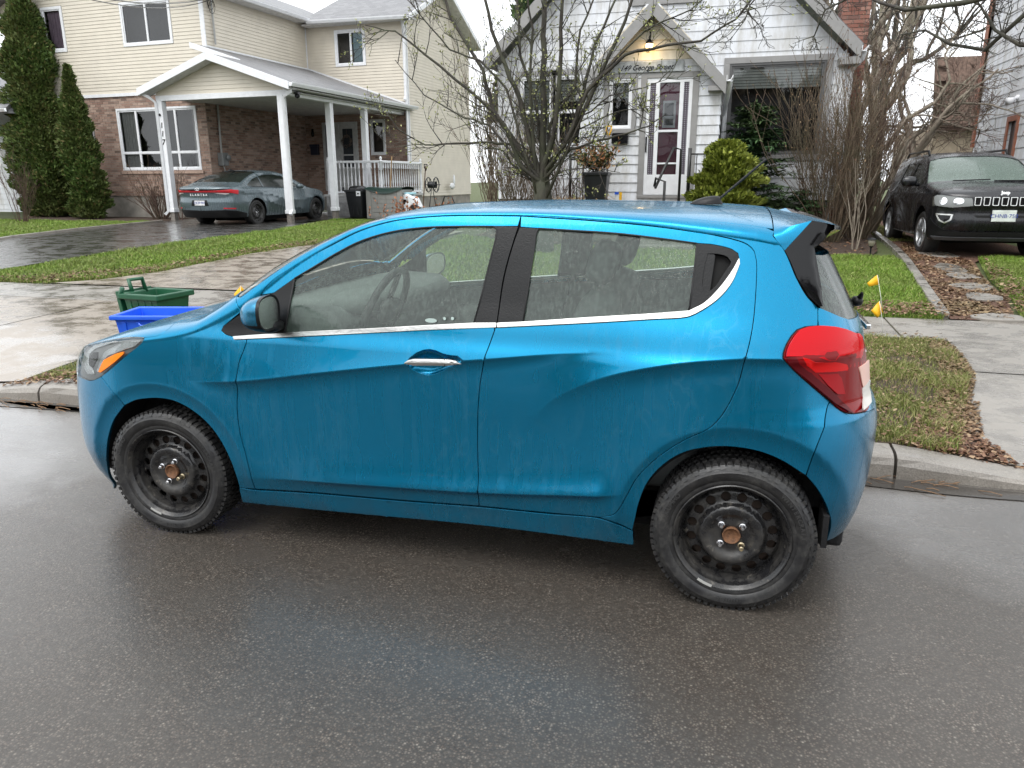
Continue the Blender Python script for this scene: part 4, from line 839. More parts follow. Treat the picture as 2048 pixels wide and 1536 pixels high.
    b = mb(); b.ball((-1.52, .82, 1.34), (.025, .11, .035), 14, .6); b.tube([(-1.52, .82, 1.35), (-1.49, .82, 1.40)], .008, 6); b.build('rear_view_mirror', TRIM, T_, smooth=True)
    # door mirrors
    for sd in (0, 1):
        fy = (lambda y: 2*Bd.YC-y) if sd else (lambda y: y); sg = -1 if sd else 1
        m = bpy.data.objects.new('wing_mirror', None); COL.objects.link(m); m.parent = T_; m.location = Vector((-1.765, fy(-.085), 1.045))-base
        Rz = Matrix.Rotation(sg*R(12), 4, 'Z')
        b = MB(Rz); vs = []; NU, NV = 26, 9
        def shell(k0, k1, flat=0):
            rows = []
            for i in range(NV):
                t = k0+(k1-k0)*i/(NV-1)                                     # 0 = rear rim, 1 = front tip
                f = math.sqrt(max(0, 1-t**2.4)); xo = .028-.105*t
                rows.append([(xo, sg*(.108*f*cs(a, .75)), (.068*f*sn(a, .75)) - .008*t + .012*f*(-cs(a, 1)*.6)) for a in np.linspace(0, 2*PI, NU, endpoint=False)])
            return rows
        cs = lambda a, p: math.copysign(abs(math.cos(a))**p, math.cos(a)); sn = lambda a, p: math.copysign(abs(math.sin(a))**p, math.sin(a))
        rows = shell(0, .995)
        vs = [p for r in rows for p in r]; fs = []; ms = []
        for i in range(NV-1):
            for k in range(NU):
                q = (i*NU+k, i*NU+(k+1) % NU, (i+1)*NU+(k+1) % NU, (i+1)*NU+k); zc = sum(vs[j][2] for j in q)/4
                fs.append(q if sg > 0 else q[::-1]); ms.append(0 if zc > -.028 and i > 0 else 1)
        b.add(vs, fs); b.m = ms; b.add([rows[-1][k] for k in range(NU)], [tuple(range(NU))]); b.m[-1] = 1
        b.build('mirror_shell', [BLUE, BLACKTRIM], m, auto=50)
        b = MB(Rz); q = [(p[0]-.004, p[1]*.90, p[2]*.88) for p in rows[0]]; b.add(q, [tuple(range(NU))]); b.build('mirror_glass', mat('mirror_silver', (.70, .74, .72), rough=.06, metal=1, bump=.15, bscale=140), m)
        b = MB(Rz); b.add([p for p in rows[0]]+[(p[0]-.0035, p[1]*.90, p[2]*.88) for p in rows[0]], [(k, (k+1) % NU, NU+(k+1) % NU, NU+k) for k in range(NU)]); b.build('mirror_bezel', BLACKTRIM, m)
        b = MB(); b.ball((-.02, sg*.075, -.066), (.045, .055, .022), 14, .7); b.tube([(-.045, sg*.08, -.05), (-.06, sg*.15, -.085)], [.03, .035], 10); b.build('mirror_foot', BLACKTRIM, m, smooth=True)
    # aerial
    b = mb(); px = np.linspace(0, 1, 9); rows = []
    for t in px:
        h = .034*math.sin(PI*min(1, t*.62+.02))**.7 if t < .97 else .006; w = .030*(math.sin(PI*(t*.85+.05)))**.6
        rows.append([(-.235+.125*t, .62+w*math.cos(a), 1.432+max(0, h)*math.sin(a)) for a in np.linspace(0, PI, 8)])
    b.add([p for r in rows for p in r], [(i*8+k, (i+1)*8+k, (i+1)*8+k+1, i*8+k+1) for i in range(8) for k in range(7)]+[tuple(64+k for k in range(8))])
    an = b.build('aerial', BLACKTRIM, T_, smooth=True)
    b = mb(); p0 = Vector((-.125, .62, 1.452)); p1 = at(1533, 318, .62); b.tube([p0.lerp(p1, t) for t in np.linspace(0, 1, 60)], [.0042+(.0011 if k % 3 == 0 else 0) for k in range(60)], 8); b.build('mast', RUBBER, an, smooth=True)
    # rear wiper, tailgate badge and handle strip, plate
    b = mb(); b.ball(at(1714, 602, .62), (.022, .03, .020), 12, .8); b.tube([at(1712, 602, .62), at(1722, 592, .60), at(1724, 586, .56)], [.012, .010, .005], 8); b.build('wiper', BLACKTRIM, tail, smooth=True)
    b = mb(); b.box(.452, .472, .55, 1.05, .968, .988); b.build('chrome_strip', CHROME, tail, bevel=.004)
    b = mb(); b.box(.462, .476, .74, .86, .905, .918); b.box(.462, .476, .77, .83, .895, .928); b.build('badge', mat('gold_badge', (.65, .50, .22), rough=.3, metal=1), tail, bevel=.002)
    q = Bd.B(np.array([.62]), np.array([.885]))[0]; nn = Bd.N(np.array([.62]), np.array([.885]))[0]; M = frame(Vector(q)+Vector(nn)*.002-base, Vector(nn).cross(Vector((0, 0, 1)))*-1, (0, 0, 1)); lettering('lettering', 'SPARK', .03, M, CHROME, tail, .002)
    b = mb(); b.box(.508, .515, .66, .93, .63, .74); b.build('number_plate', mat('plate_white', (.7, .7, .7), rough=.4), tail)
    # window stickers
    gx = lambda px, py: at(px, py, .055)
    b = mb(); q = [Vector(at(678.5+8*math.cos(t)*0, 0, .1)) for t in (0,)]; c = Bd.B(np.array([-1.145]), np.array([1.010]))[0]
    c = at(862, 641, float(Bd.W(-1.15, 1.01))+.004); b.add([(c[0]+.024*math.cos(t), c[1], c[2]+.0085*math.sin(t)) for t in np.linspace(0, 2*PI, 20, endpoint=False)], [tuple(range(20))[::-1]]); b.build('sticker', mat('pale_sticker', (.5, .62, .58), rough=.6), D['L'])
    for px, w in ((889, .006), (905, .006)):
        c = at(px, 637, float(Bd.W(-1.1, 1.01))+.004); b = mb(); b.add([(c[0]+w*math.cos(t), c[1], c[2]+w*math.sin(t)) for t in np.linspace(0, 2*PI, 10, endpoint=False)], [tuple(range(10))[::-1]]); b.build('sticker', mat('pale_sticker', (.5, .62, .58)), D['L'])
    # wheels
    steel_wheel(T_, 0-base.x, .012-base.y, .286, 1, 0, spin=0)
    steel_wheel(T_, -WB-base.x, .016-base.y, .286, 1, R(2.0), spin=22)
    steel_wheel(T_, 0-base.x, 2*Bd.YC-.012-base.y, .286, -1, 0, words=False)
    steel_wheel(T_, -WB-base.x, 2*Bd.YC-.016-base.y, .286, -1, R(2.0), words=False)
    return T_
WB = 2.385
def del_keys(o):
    for k in ('label', 'category'):
        if k in o: del o[k]
def lampmat(name, col, rough=.08, trans=.0, emit=0, bump=0):
    s = NT(name); s.set(Base_Color=c4(col), Roughness=rough); s.b.inputs['Coat Weight'].default_value = .25; s.b.inputs['Coat Roughness'].default_value = .02; s.b.inputs['Specular IOR Level'].default_value = .08
    w = s.new('ShaderNodeTexWave', wave_type='BANDS', bands_direction='Z'); w.inputs['Scale'].default_value = 60; s.link(s.coord(), w.inputs['Vector'])
    s.link(s.bump(w.outputs[1], .08+bump, .002), s.b.inputs['Normal']); MATS[name] = s.m; return s.m
RED_T = lampmat('tail_lamp_red', (.20, .002, .004)); RED_B = lampmat('tail_lamp_bright_red', (.55, .002, .008)); RED_B2 = lampmat('tail_lamp_reflector', (.34, .002, .006)); RED_R = lampmat('tail_lamp_ridge', (.62, .004, .004)); RED_D = lampmat('tail_lamp_deep_red', (.09, .001, .004))
CLEARP = lampmat('tail_lamp_pink_clear', (.78, .50, .42), .25); CLEARW = lampmat('tail_lamp_clear', (.60, .58, .54), .2)
REFL = mat('headlamp_reflector', (.80, .82, .82), rough=.22, metal=.75)
AMBER = lampmat('amber_indicator', (1.0, .24, .02), .15)
HL_BACK = lampmat('headlamp_bowl', (.24, .25, .25), .25, bump=.3)
GLASS_R = car_glass('dark_rear_glass', (.16, .19, .18), 1, .12)
def lens_mat():
    s = NT('clear_lamp_lens'); s.n.remove(s.b)
    tr = s.new('ShaderNodeBsdfTransparent'); tr.inputs[0].default_value = (.95, .97, .97, 1); gl = s.new('ShaderNodeBsdfGlossy'); gl.inputs['Roughness'].default_value = .04
    df = s.new('ShaderNodeBsdfDiffuse'); df.inputs[0].default_value = (.5, .52, .52, 1)
    fr = s.new('ShaderNodeFresnel'); fr.inputs[0].default_value = 1.55; a = s.new('ShaderNodeMixShader'); a.inputs[0].default_value = .04; s.link(tr.outputs[0], a.inputs[1]); s.link(df.outputs[0], a.inputs[2])
    m = s.new('ShaderNodeMixShader'); s.link(s.math('MULTIPLY', fr.outputs[0], .8, True), m.inputs[0]); s.link(a.outputs[0], m.inputs[1]); s.link(gl.outputs[0], m.inputs[2]); s.link(m.outputs[0], s.o.inputs[0]); return s.m
LENS = lens_mat()
HATCHBACK = build_hatchback()
# ---------------------------------------------------------------- ground
def kerb_h(x):
    return float(np.interp(x, [-14, -8.4, -7.6, -5.4, -4.7, .9, 1.5, 5.2, 6.0], [.12, .12, .035, .035, .125, .125, .045, .045, .12]))
def GG(x, y):
    t = min(1, max(0, (y-1.74)/1.3)); return G(y)-(.125-min(.125, kerb_h(x)))*(1-t)
def drape(outers, off, h=.4, zf=GG, holes=()):
    v, f, _ = fill2d(outers, holes, h)
    return np.stack([v[:, 0], v[:, 1], np.array([zf(x, y) for x, y in v])+off], 1), f
def sheet(name, outers, off, material, h=.4, kind='structure', parent=None, **k):
    V, F = drape(outers, off, h, **k); o = link(name, np_mesh(name, V, F, material, smooth=False), parent); 
    if kind: tag(o, kind=kind)
    return o
def asphalt():
    s = NT('wet_asphalt'); P = s.coord()
    stone = s.voro(115, P, out=1); sv = s.new('ShaderNodeSeparateColor'); s.link(stone, sv.inputs[0])
    dist = s.voro(115, P); grain = s.noise(420, 3, .7); big = s.noise(.7, 4, .6); mid = s.noise(6, 4, .6)
    base = s.mix(s.ramp(sv.outputs[0], [(.0, 0), (.55, .25), (.8, .45), (.93, .55), (.975, 1)], 'LINEAR'), (.056, .047, .037), (.36, .33, .28))
    base = s.mix(s.ramp(grain, [(.38, 0), (.66, 1)]), base, (.175, .132, .108)); base = s.mix(s.ramp(dist, [(.0, 0), (.5, .8)]), base, (.028, .026, .023))
    base = s.mix(s.ramp(mid, [(.35, 0), (.68, .6)]), base, (.062, .056, .049))
    s.set(Base_Color=base)
    # film of rain water: broad smoother and rougher areas
    wet = s.ramp(big, [(.38, 0), (.62, 1)]); w2 = s.ramp(s.noise(2.6, 5, .65, s.coord('Object', (1, 2.6, 1))), [(.40, 0), (.62, 1)])
    w = s.math('ADD', s.math('MULTIPLY', wet, .6), s.math('MULTIPLY', w2, .4))
    s.set(Roughness=s.ramp(w, [(0, .36), (1, .16)]))
    s.b.inputs['Specular IOR Level'].default_value = .25
    h = s.math('ADD', s.math('MULTIPLY', dist, .6), s.math('MULTIPLY', grain, .7))
    s.link(s.bump(h, .40, .0035, s.bump(s.noise(45, 4, .7), .25, .006)), s.b.inputs['Normal'])
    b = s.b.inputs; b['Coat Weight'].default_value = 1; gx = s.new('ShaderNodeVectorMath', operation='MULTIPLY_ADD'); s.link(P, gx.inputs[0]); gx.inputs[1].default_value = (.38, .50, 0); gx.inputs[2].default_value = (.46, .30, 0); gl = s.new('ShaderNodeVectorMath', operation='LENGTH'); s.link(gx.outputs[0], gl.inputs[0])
    # painted into coat IOR: car reflection dimmed in an oval, sheen raised beyond
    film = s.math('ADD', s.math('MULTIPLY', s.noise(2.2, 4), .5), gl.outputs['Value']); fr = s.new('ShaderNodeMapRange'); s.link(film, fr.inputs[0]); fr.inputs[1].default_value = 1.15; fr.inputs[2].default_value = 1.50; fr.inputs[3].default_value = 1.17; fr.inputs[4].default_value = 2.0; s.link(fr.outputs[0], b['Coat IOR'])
    s.link(s.ramp(w, [(0, .26), (1, .14)]), b['Coat Roughness'])
    rip = s.math('ADD', s.math('MULTIPLY', s.noise(75, 3, .65), .6), s.math('MULTIPLY', s.noise(17, 3, .6), .8))
    s.link(s.bump(s.math('ADD', rip, s.math('MULTIPLY', h, .5)), .11, .005), b['Coat Normal'])
    return s.m
def concrete(name, a, b_, rough=.45, stain=.5, wet=.3, grain=.25, fine=240):
    s = NT(name); big = s.noise(.55, 5, .62); mid = s.noise(3.2, 5, .65, s.coord('Object', (1, 1.35, 1))); gr = s.noise(fine, 3, .7)
    c = s.mix(s.ramp(gr, [(.3, 0), (.72, 1)]), a, b_); c = s.mix(s.math('MULTIPLY', s.ramp(mid, [(.45, 0), (.66, 1)]), stain), c, tuple(v*.42 for v in a))
    c = s.mix(s.ramp(big, [(.35, 0), (.7, .35)]), c, tuple(v*.7 for v in b_))
    s.set(Base_Color=c, Roughness=s.ramp(mid, [(.42, rough), (.62, wet)]), Normal=s.bump(gr, grain, .004)); s.b.inputs['Coat Weight'].default_value = .7; s.b.inputs['Coat IOR'].default_value = 1.4; s.link(s.ramp(mid, [(.40, rough*.8), (.62, wet*.7)]), s.b.inputs['Coat Roughness']); return s.m
def soil(name, cols, scale=30, rough=.9):
    s = NT(name); n = s.noise(scale, 6, .7); v = s.voro(scale*1.6, out=1); x = s.new('ShaderNodeSeparateColor'); s.link(v, x.inputs[0])
    c = s.ramp(n, [(.3, cols[0]), (.5, cols[1]), (.7, cols[2])]); c = s.mix(s.ramp(x.outputs[0], [(.6, 0), (.9, .7)]), c, cols[1])
    s.set(Base_Color=c, Roughness=rough, Normal=s.bump(n, .8, .03)); return s.m
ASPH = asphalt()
CONC = concrete('wet_concrete', (.165, .148, .128), (.31, .285, .25), wet=.16)
CONC_D = concrete('driveway_concrete', (.175, .142, .108), (.34, .288, .232), stain=.45, wet=.13)
KERB = concrete('kerb_concrete', (.13, .115, .098), (.34, .31, .27), rough=.55, stain=.35, grain=.9, fine=130)
TAR = concrete('black_wet_tar', (.040, .038, .035), (.085, .080, .074), rough=.34, stain=.4, wet=.16, grain=.2)
SOIL = soil('damp_soil', [(.030, .020, .013), (.055, .036, .022), (.10, .07, .045)])
TURF = soil('turf_thatch', [(.035, .045, .014), (.060, .078, .020), (.10, .10, .038)], 22)
MULCH = soil('bark_mulch', [(.022, .014, .010), (.050, .030, .020), (.11, .068, .042)], 45)
LEAFM = soil('matted_leaves', [(.050, .024, .014), (.105, .050, .030), (.17, .095, .058)], 60)
# terrain under everything, from the kerb to the horizon
V = []; ys = [1.62, 4.5, 5.4, 9.8, 12, 20, 60, 400]; xs = [-400, -60, -20, 0, 20, 60, 400]
for y in ys:
    for x in xs: V.append((x, y, -.03 if y < 2 else (G(y) if y < 60 else .43)-.014))
F = [(i*7+j, i*7+j+1, (i+1)*7+j+1, (i+1)*7+j) for i in range(7) for j in range(6)]
tag(link('ground', np_mesh('ground', V, F, TURF, smooth=False)), kind='structure')
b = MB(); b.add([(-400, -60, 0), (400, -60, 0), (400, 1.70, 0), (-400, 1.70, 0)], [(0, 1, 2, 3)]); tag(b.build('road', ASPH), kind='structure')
# gutter: older pale asphalt edge, standing water
s = NT('gutter_water'); s.set(Base_Color=(.05, .045, .04, 1), Roughness=.06, Normal=s.bump(s.noise(30, 3), .08, .01)); PUD = s.m
b = MB()
for cx, cy, rx, ry in ((-5.2, 1.44, 1.3, .07), (-4.3, 1.47, .7, .05), (1.3, 1.45, .9, .06), (2.4, 1.42, .6, .08)):
    n = 40; b.add([(cx+rx*math.cos(2*PI*k/n)*(1+.1*math.sin(.31*k)), cy+ry*math.sin(2*PI*k/n)*(1+.3*math.sin(.47*k+1)), .004) for k in range(n)], [tuple(range(n))])
tag(b.build('puddle', PUD), kind='stuff')
# kerb stones
kj = [-14, -12.2, -10.4, -8.6, -6.75, -4.77, -3.05, -1.2, .86, 2.6, 4.5, 6.3, 8.2]
ker = tag(bpy.data.objects.new('kerb', None), kind='structure'); COL.objects.link(ker); ker.location = (0, 1.62, 0)
for i in range(len(kj)-1):
    x0, x1 = kj[i]+.008, kj[i+1]-.008; nx = 14; b = MB(Matrix.Translation((0, -1.62, 0))); rows = []; rr = random.Random(i)
    for k in range(nx+1):
        x = x0+(x1-x0)*k/nx; h = kerb_h(x); j = lambda a: rr.uniform(-a, a); e = .006 if k in (0, nx) else 0
        rows.append([(x, 1.535+e+j(.003), -.05), (x, 1.545+e+j(.004), h*.55), (x, 1.562+e+j(.004), h*.86-e), (x, 1.59+j(.004), h-.004-e), (x, 1.625, h-e*.3), (x, 1.735, h+.004), (x, 1.74, -.05)])
    n = 7; b.add([p for r in rows for p in r], [(a*n+c, (a+1)*n+c, (a+1)*n+c+1, a*n+c+1) for a in range(nx) for c in range(n-1)] + [tuple(range(n)), tuple(nx*n+c for c in range(n))[::-1]])
    b.build('kerb_stone', KERB, ker, smooth=False)
# pavement slabs
pav = tag(bpy.data.objects.new('pavement', None), kind='structure'); COL.objects.link(pav); pav.location = (0, 4.95, 0)
def slab(x0, x1, y0, y1, z0, z1, g=.008, name='slab', par=None, m=None):
    b = MB(Matrix.Translation((0, -4.95, 0))); b.hexa([(x0+g, y0+g, z0-.1), (x1-g, y0+g, z0-.1), (x1-g, y1-g, z1-.1), (x0+g, y1-g, z1-.1)], [(x0+g, y0+g, z0), (x1-g, y0+g, z0), (x1-g, y1-g, z1), (x0+g, y1-g, z1)])
    return b.build(name, m or CONC, par or pav, bevel=.006)
xx = [-14.6, -13.1, -11.6, -10.1, -8.62, -7.1, -5.6, -4.1, -2.6, -1.1, .25, 1.47, 2.75, 4.2, 5.7, 7.2, 8.7, 10.2]
for i in range(len(xx)-1):
    t = rnd.uniform(-.004, .004); slab(xx[i], xx[i+1], 4.53, 5.38, G(4.53)+.012+t, G(5.38)+.012+t)
# driveways
dw = tag(bpy.data.objects.new('driveway', None), kind='structure'); COL.objects.link(dw); dw.location = (0, 4.95, 0)
dpoly = [(-8.62, 5.39), (-8.15, 5.75), (-7.80, 6.55), (-7.66, 8.43), (-7.25, 9.87), (-7.25, 13.5), (-5.6, 13.5), (-5.3, 9), (-4.9, 5.39)]
def dsheet(name, poly, off, m, h=.3, dx=0):
    V, F = drape([poly], off, h); V = V-np.array([0, 4.95, 0]); return link(name, np_mesh(name, V, F, m, smooth=False), dw)
jy = [5.39, 7.3, 9.6, 11.4, 13.5]
def clip_y(poly, y0, y1):
    for yy, sg in ((y0, 1), (y1, -1)):
        out = []
        for i, a in enumerate(poly):
            c = poly[(i+1) % len(poly)]; ia = sg*(a[1]-yy) >= 0; ic = sg*(c[1]-yy) >= 0
            if ia: out.append(a)
            if ia != ic: t = (yy-a[1])/(c[1]-a[1]); out.append((a[0]+(c[0]-a[0])*t, yy))
        poly = out
    return poly
for i in range(4): dsheet('concrete_bay', clip_y(dpoly, jy[i]+.012, jy[i+1]-.012), .014+rnd.uniform(0, .006), CONC_D)
for x0, x1 in ((-8.6, -6.9), (-6.88, -5.16)):
    dsheet('concrete_bay', [(x0, 1.75), (x1, 1.75), (x1+(.05 if x1 > -6 else 0), 3.0), (x1+(.15 if x1 > -6 else 0), 4.52), (x0-(.15 if x0 < -8 else 0), 4.52)], .008, CONC_D)
dsheet('concrete_bay', [(1.45, 1.75), (5.3, 1.75), (5.3, 3.3), (1.70, 3.42), (1.53, 2.84), (1.36, 2.2)], .008, CONC)
dsheet('concrete_bay', [(1.71, 3.445), (5.3, 3.325), (5.4, 4.52), (1.82, 4.52), (1.76, 4.0)], .008, CONC)
lh = lambda u, d: (-11.34+math.cos(R(-4))*u+math.sin(R(4))*d, 15.83+math.sin(R(-4))*u+math.cos(R(4))*d)
tar = [(-12.9, 1.75), (-10.2, 1.75), (-10.3, 4.5), (-10.45, 5.4), (-10.30, 8.11), (-10.05, 10.3), (-9.95, 12.55), (-10.6, 15.7), lh(.1, 0), lh(.25, 6), lh(-4.0, 6), lh(-4.0, 0), (-15.1, 15.5), (-14.4, 11.53), (-14.0, 9.39), (-13.6, 5.4), (-13.4, 4.5)]
V, F = drape([tar], .022, .5); t2 = tag(link('tarred_driveway', np_mesh('tarred_driveway', V, F, TAR, smooth=False)), kind='structure')
b = MB(); b.tube([(x, y, G(y)+.03) for x, y in dense([(-13.45, 4.5), (-13.65, 5.4), (-14.05, 9.39), (-14.45, 11.53), (-15.1, 15.4)], .5, False)], .045, 5); tag(b.build('driveway_edging', KERB), kind='structure')
# planting beds
bed = [(1.42, 9.72), (2.12, 9.98), (2.30, 10.6), (2.55, 12.2), (2.9, 14.8), (2.6, 19), (-5.2, 19), (-5.0, 12.4), (-3.2, 10.6), (-2.0, 11.2), (-.6, 11.2), (.2, 10.2)]
sheet('planting_bed', [bed], .014, MULCH, .5)
sheet('planting_bed', [[(-21, 15.4), (-17.6, 15.6), (-15.3, 15.3), (-15.4, 17.6), (-21, 18.0)]], .014, MULCH, .6)
# strip of leaves and broken slabs up the right-hand side
sheet('leafy_track', [[(2.06, 5.40), (2.62, 5.40), (2.90, 6.6), (3.05, 7.9), (3.35, 9.4), (3.9, 10.3), (4.6, 10.5), (4.8, 20), (2.95, 20), (2.85, 12.7), (2.5, 9.4)]], .012, LEAFM, .4)
ed = bpy.data.objects.new('lawn_edging', None); COL.objects.link(ed); ed.location = (2.3, 8, 0)
tag(ed, 'line of weathered concrete edging blocks along the right side of the small front lawn', 'edging')
pts = dense([(2.02, 5.50), (2.42, 9.0), (2.62, 11.0), (2.95, 14.8)], .93, False)
for i in range(len(pts)-1):
    a, c = Vector((*pts[i], 0)), Vector((*pts[i+1], 0)); t = (c-a).normalized(); n = Vector((-t.y, t.x, 0))*.055; a += t*.006; c -= t*.006; b = MB(Matrix.Translation((-2.3, -8, 0)))
    za, zc = G(a.y), G(c.y); q = lambda p, z: (p.x, p.y, z); b.hexa([q(a-n, za-.05), q(c-n, zc-.05), q(c+n, zc-.05), q(a+n, za-.05)], [q(a-n, za+.055), q(c-n, zc+.055), q(c+n, zc+.055), q(a+n, za+.055)][::1]); b.build('edging_block', CONC, ed, bevel=.01)
tr = bpy.data.objects.new('slab_path', None); COL.objects.link(tr); tr.location = (2.9, 8, 0); tag(tr, kind='structure')
for px, py, rx, ry in ((1875, 512, .26, .45), (1900, 540, .22, .42), (1925, 556, .20, .22), (1945, 577, .24, .28), (1965, 598, .20, .26), (2000, 640, .26, .17)):
    c = atg(px, py); rr = random.Random(px); n = 11; poly = [(c.x-2.9+rx*math.cos(2*PI*k/n)*rr.uniform(.7, 1.1), c.y-8+ry*math.sin(2*PI*k/n)*rr.uniform(.75, 1.1)) for k in range(n)]
    b = MB(); z = G(c.y)+.02; b.add([(x, y, G(y+8)+.032) for x, y in poly]+[(x, y, G(y+8)-.02) for x, y in poly], [tuple(range(n))]+[(i, n+i, n+(i+1) % n, (i+1) % n) for i in range(n)]); b.build('broken_slab', CONC, tr, bevel=.006)

# ---------------------------------------------------------------- grass and litter
def blade_mat(name, stops, rough=.55):
    s = NT(name); g = s.new('ShaderNodeNewGeometry'); c = s.ramp(g.outputs['Random Per Island'], stops)
    c = s.mix(s.ramp(s.noise(.9, 4), [(.4, 0), (.65, .35)]), c, (.16, .15, .06)); s.set(Base_Color=c, Roughness=rough); s.b.inputs['Subsurface Weight'].default_value = 0
    s.b.inputs['Specular IOR Level'].default_value = .35; return s.m
GRASS = blade_mat('wet_grass', [(0, (.08, .14, .014)), (.4, (.135, .235, .022)), (.8, (.20, .31, .035)), (1, (.34, .32, .13))])
GRASS2 = blade_mat('tired_grass', [(0, (.09, .13, .02)), (.45, (.17, .22, .04)), (.7, (.27, .26, .09)), (1, (.42, .34, .18))])
LEAVES = blade_mat('fallen_leaves', [(0, (.060, .026, .014)), (.4, (.125, .058, .032)), (.75, (.20, .105, .060)), (1, (.36, .26, .16))])
def scatter(poly, n, seed, dens=None):
    rs = np.random.RandomState(seed); p = np.array(poly); mn, mx = p.min(0), p.max(0); out = np.zeros((0, 2))
    while len(out) < n:
        q = rs.uniform(mn, mx, (n*2, 2)); q = q[in_poly(q, poly)]
        if dens is not None: q = q[rs.rand(len(q)) < dens(q)]
        out = np.concatenate([out, q])
    return out[:n], rs
def vnoise(q, sc, seed=0):
    """cheap smooth noise for patchiness"""
    x = q*sc; return .5+.25*(np.sin(x[:, 0]*1.7+x[:, 1]*2.3+seed)+np.sin(x[:, 0]*-2.9+x[:, 1]*1.1+1.3*seed+2)*.7+np.sin(x[:, 0]*4.1-x[:, 1]*3.7+seed*2)*.5)
def grass(name, poly, n, h, w, m, label=None, seed=1, patch=.5, hf=None):
    q, rs = scatter(poly, n, seed, lambda q: 1-patch*(vnoise(q, 3.1, seed) < .38))
    z = np.array([GG(x, y) for x, y in q]); a = rs.uniform(0, 2*PI, n); hh = h*rs.uniform(.35, 1.15, n)*(.6+.8*vnoise(q, 2.2, seed+3)); lean = rs.uniform(.25, 1.1, n)*hh
    ww = w*rs.uniform(.6, 1.3, n); b = rs.uniform(0, 2*PI, n); dx, dy = np.cos(a)*ww/2, np.sin(a)*ww/2; lx, ly = np.cos(b)*lean, np.sin(b)*lean
    P = lambda fx, k, zz: np.stack([q[:, 0]+dx*fx+lx*k, q[:, 1]+dy*fx+ly*k, z+zz], 1)
    V = np.stack([P(-1, 0, -.005), P(1, 0, -.005), P(.8, .35, hh*.6), P(-.8, .35, hh*.6), P(0, 1, hh)], 1).reshape(-1, 3)
    k = np.arange(n)[:, None]*5; F = np.concatenate([k+[0, 1, 2], k+[0, 2, 3], k+[3, 2, 4]]); o = link(name, np_mesh(name, V, F, m, smooth=False))
    return tag(o, label, kind='stuff') if label else tag(o, kind='stuff')
def litter(name, poly, n, size, m, seed, up=.01, label=None, dens=None):
    q, rs = scatter(poly, n, seed, dens); z = np.array([GG(x, y) for x, y in q])+up*rs.uniform(.6, 2.6, n); s = size*rs.uniform(.4, 1.3, n); a = rs.uniform(0, 2*PI, n); asp = rs.uniform(.3, .8, n)
    ca, sa = np.cos(a), np.sin(a); tl = rs.uniform(-.5, .5, (n, 4))
    C = []
    for i, (u, v) in enumerate(((-1, 0), (0, -1), (1, 0), (0, 1))): C.append(np.stack([q[:, 0]+(u*ca-v*sa*asp)*s, q[:, 1]+(u*sa+v*ca*asp)*s, z+tl[:, i]*s*.9], 1))
    V = np.stack(C, 1).reshape(-1, 3); k = np.arange(n)[:, None]*4; F = np.concatenate([k+[0, 1, 2], k+[0, 2, 3]]); return tag(link(name, np_mesh(name, V, F, m, smooth=False)), label, kind='stuff')
sheet('verge', [[(-12, 1.74), (6, 1.74), (6, 4.525), (-12, 4.525)]], -.004, SOIL, .35)
verge = [(.2, 1.74), (1.20, 1.75), (1.34, 2.19), (1.53, 2.84), (1.68, 3.37), (1.74, 3.98), (1.79, 4.50), (.2, 4.50)]
sheet('verge', [verge], .004, SOIL, .3); sheet('verge', [[(-5.16, 1.75), (.2, 1.74), (.2, 4.5), (-5.0, 4.5)]], .004, TURF, .5)
grass('grass', verge, 42000, .045, .0045, GRASS2, seed=3, patch=.75)
grass('grass', [(-5.1, 1.76), (-3.4, 1.76), (-3.4, 3.3), (-5.02, 3.3)], 14000, .05, .006, GRASS2, seed=4, patch=.5)
vb = [(.9, 1.74), (1.22, 1.75), (1.36, 2.19), (1.56, 2.84), (1.72, 3.37), (1.79, 3.98), (1.80, 4.4), (1.65, 4.4), (1.50, 3.4), (1.30, 2.7), (1.0, 2.0)]
litter('leaf_litter', vb, 5200, .016, LEAVES, 5, .010); litter('leaf_litter', verge, 1500, .015, LEAVES, 6, .03)
litter('leaf_litter', [(-5.2, 1.60), (-3.4, 1.60), (-3.4, 1.95), (-5.0, 1.95)], 1200, .018, LEAVES, 16, .012)
litter('leaf_litter', [(1.15, 1.76), (1.5, 1.76), (1.42, 2.1), (1.56, 2.7), (1.4, 2.6), (1.25, 2.1)], 1300, .017, LEAVES, 27, .010)
litter('leaf_litter', [(1.0, 1.72), (2.6, 1.72), (2.6, 1.80), (1.2, 1.80)], 420, .016, LEAVES, 17, .008)
lawn = [(-3.0, 5.40), (2.00, 5.40), (2.10, 6.4), (2.36, 9.0), (2.40, 9.9), (1.40, 9.70), (-3.0, 9.4)]
sheet('lawn', [lawn], .002, TURF, .5); grass('grass', [(.6, 5.40), (2.00, 5.40), (2.10, 6.4), (2.36, 9.0), (2.40, 9.9), (1.40, 9.70), (.6, 9.6)], 60000, .055, .007, GRASS, seed=7, patch=.15)
litter('leaf_litter', [(1.2, 5.40), (2.05, 5.40), (2.12, 6.0), (1.2, 5.95)], 900, .022, LEAVES, 8, .03)
litter('leaf_litter', [(2.08, 5.42), (2.62, 5.42), (2.90, 6.6), (3.05, 7.9), (3.3, 9.4), (3.0, 12), (2.9, 12), (2.5, 9.4)], 9000, .024, LEAVES, 9, .012, dens=lambda q: .25+.75*(vnoise(q, 2.0, 4) > .42))
rg = [(2.68, 5.40), (6.2, 5.40), (6.2, 10.2), (4.4, 10.2), (3.5, 9.8), (3.1, 7.9), (2.95, 6.6)]
sheet('lawn', [rg], .002, TURF, .5); grass('grass', [(2.68, 5.42), (4.6, 5.42), (4.8, 10.2), (4.4, 10.2), (3.5, 9.8), (3.1, 7.9), (2.95, 6.6)], 52000, .055, .007, GRASS, seed=11, patch=.3)
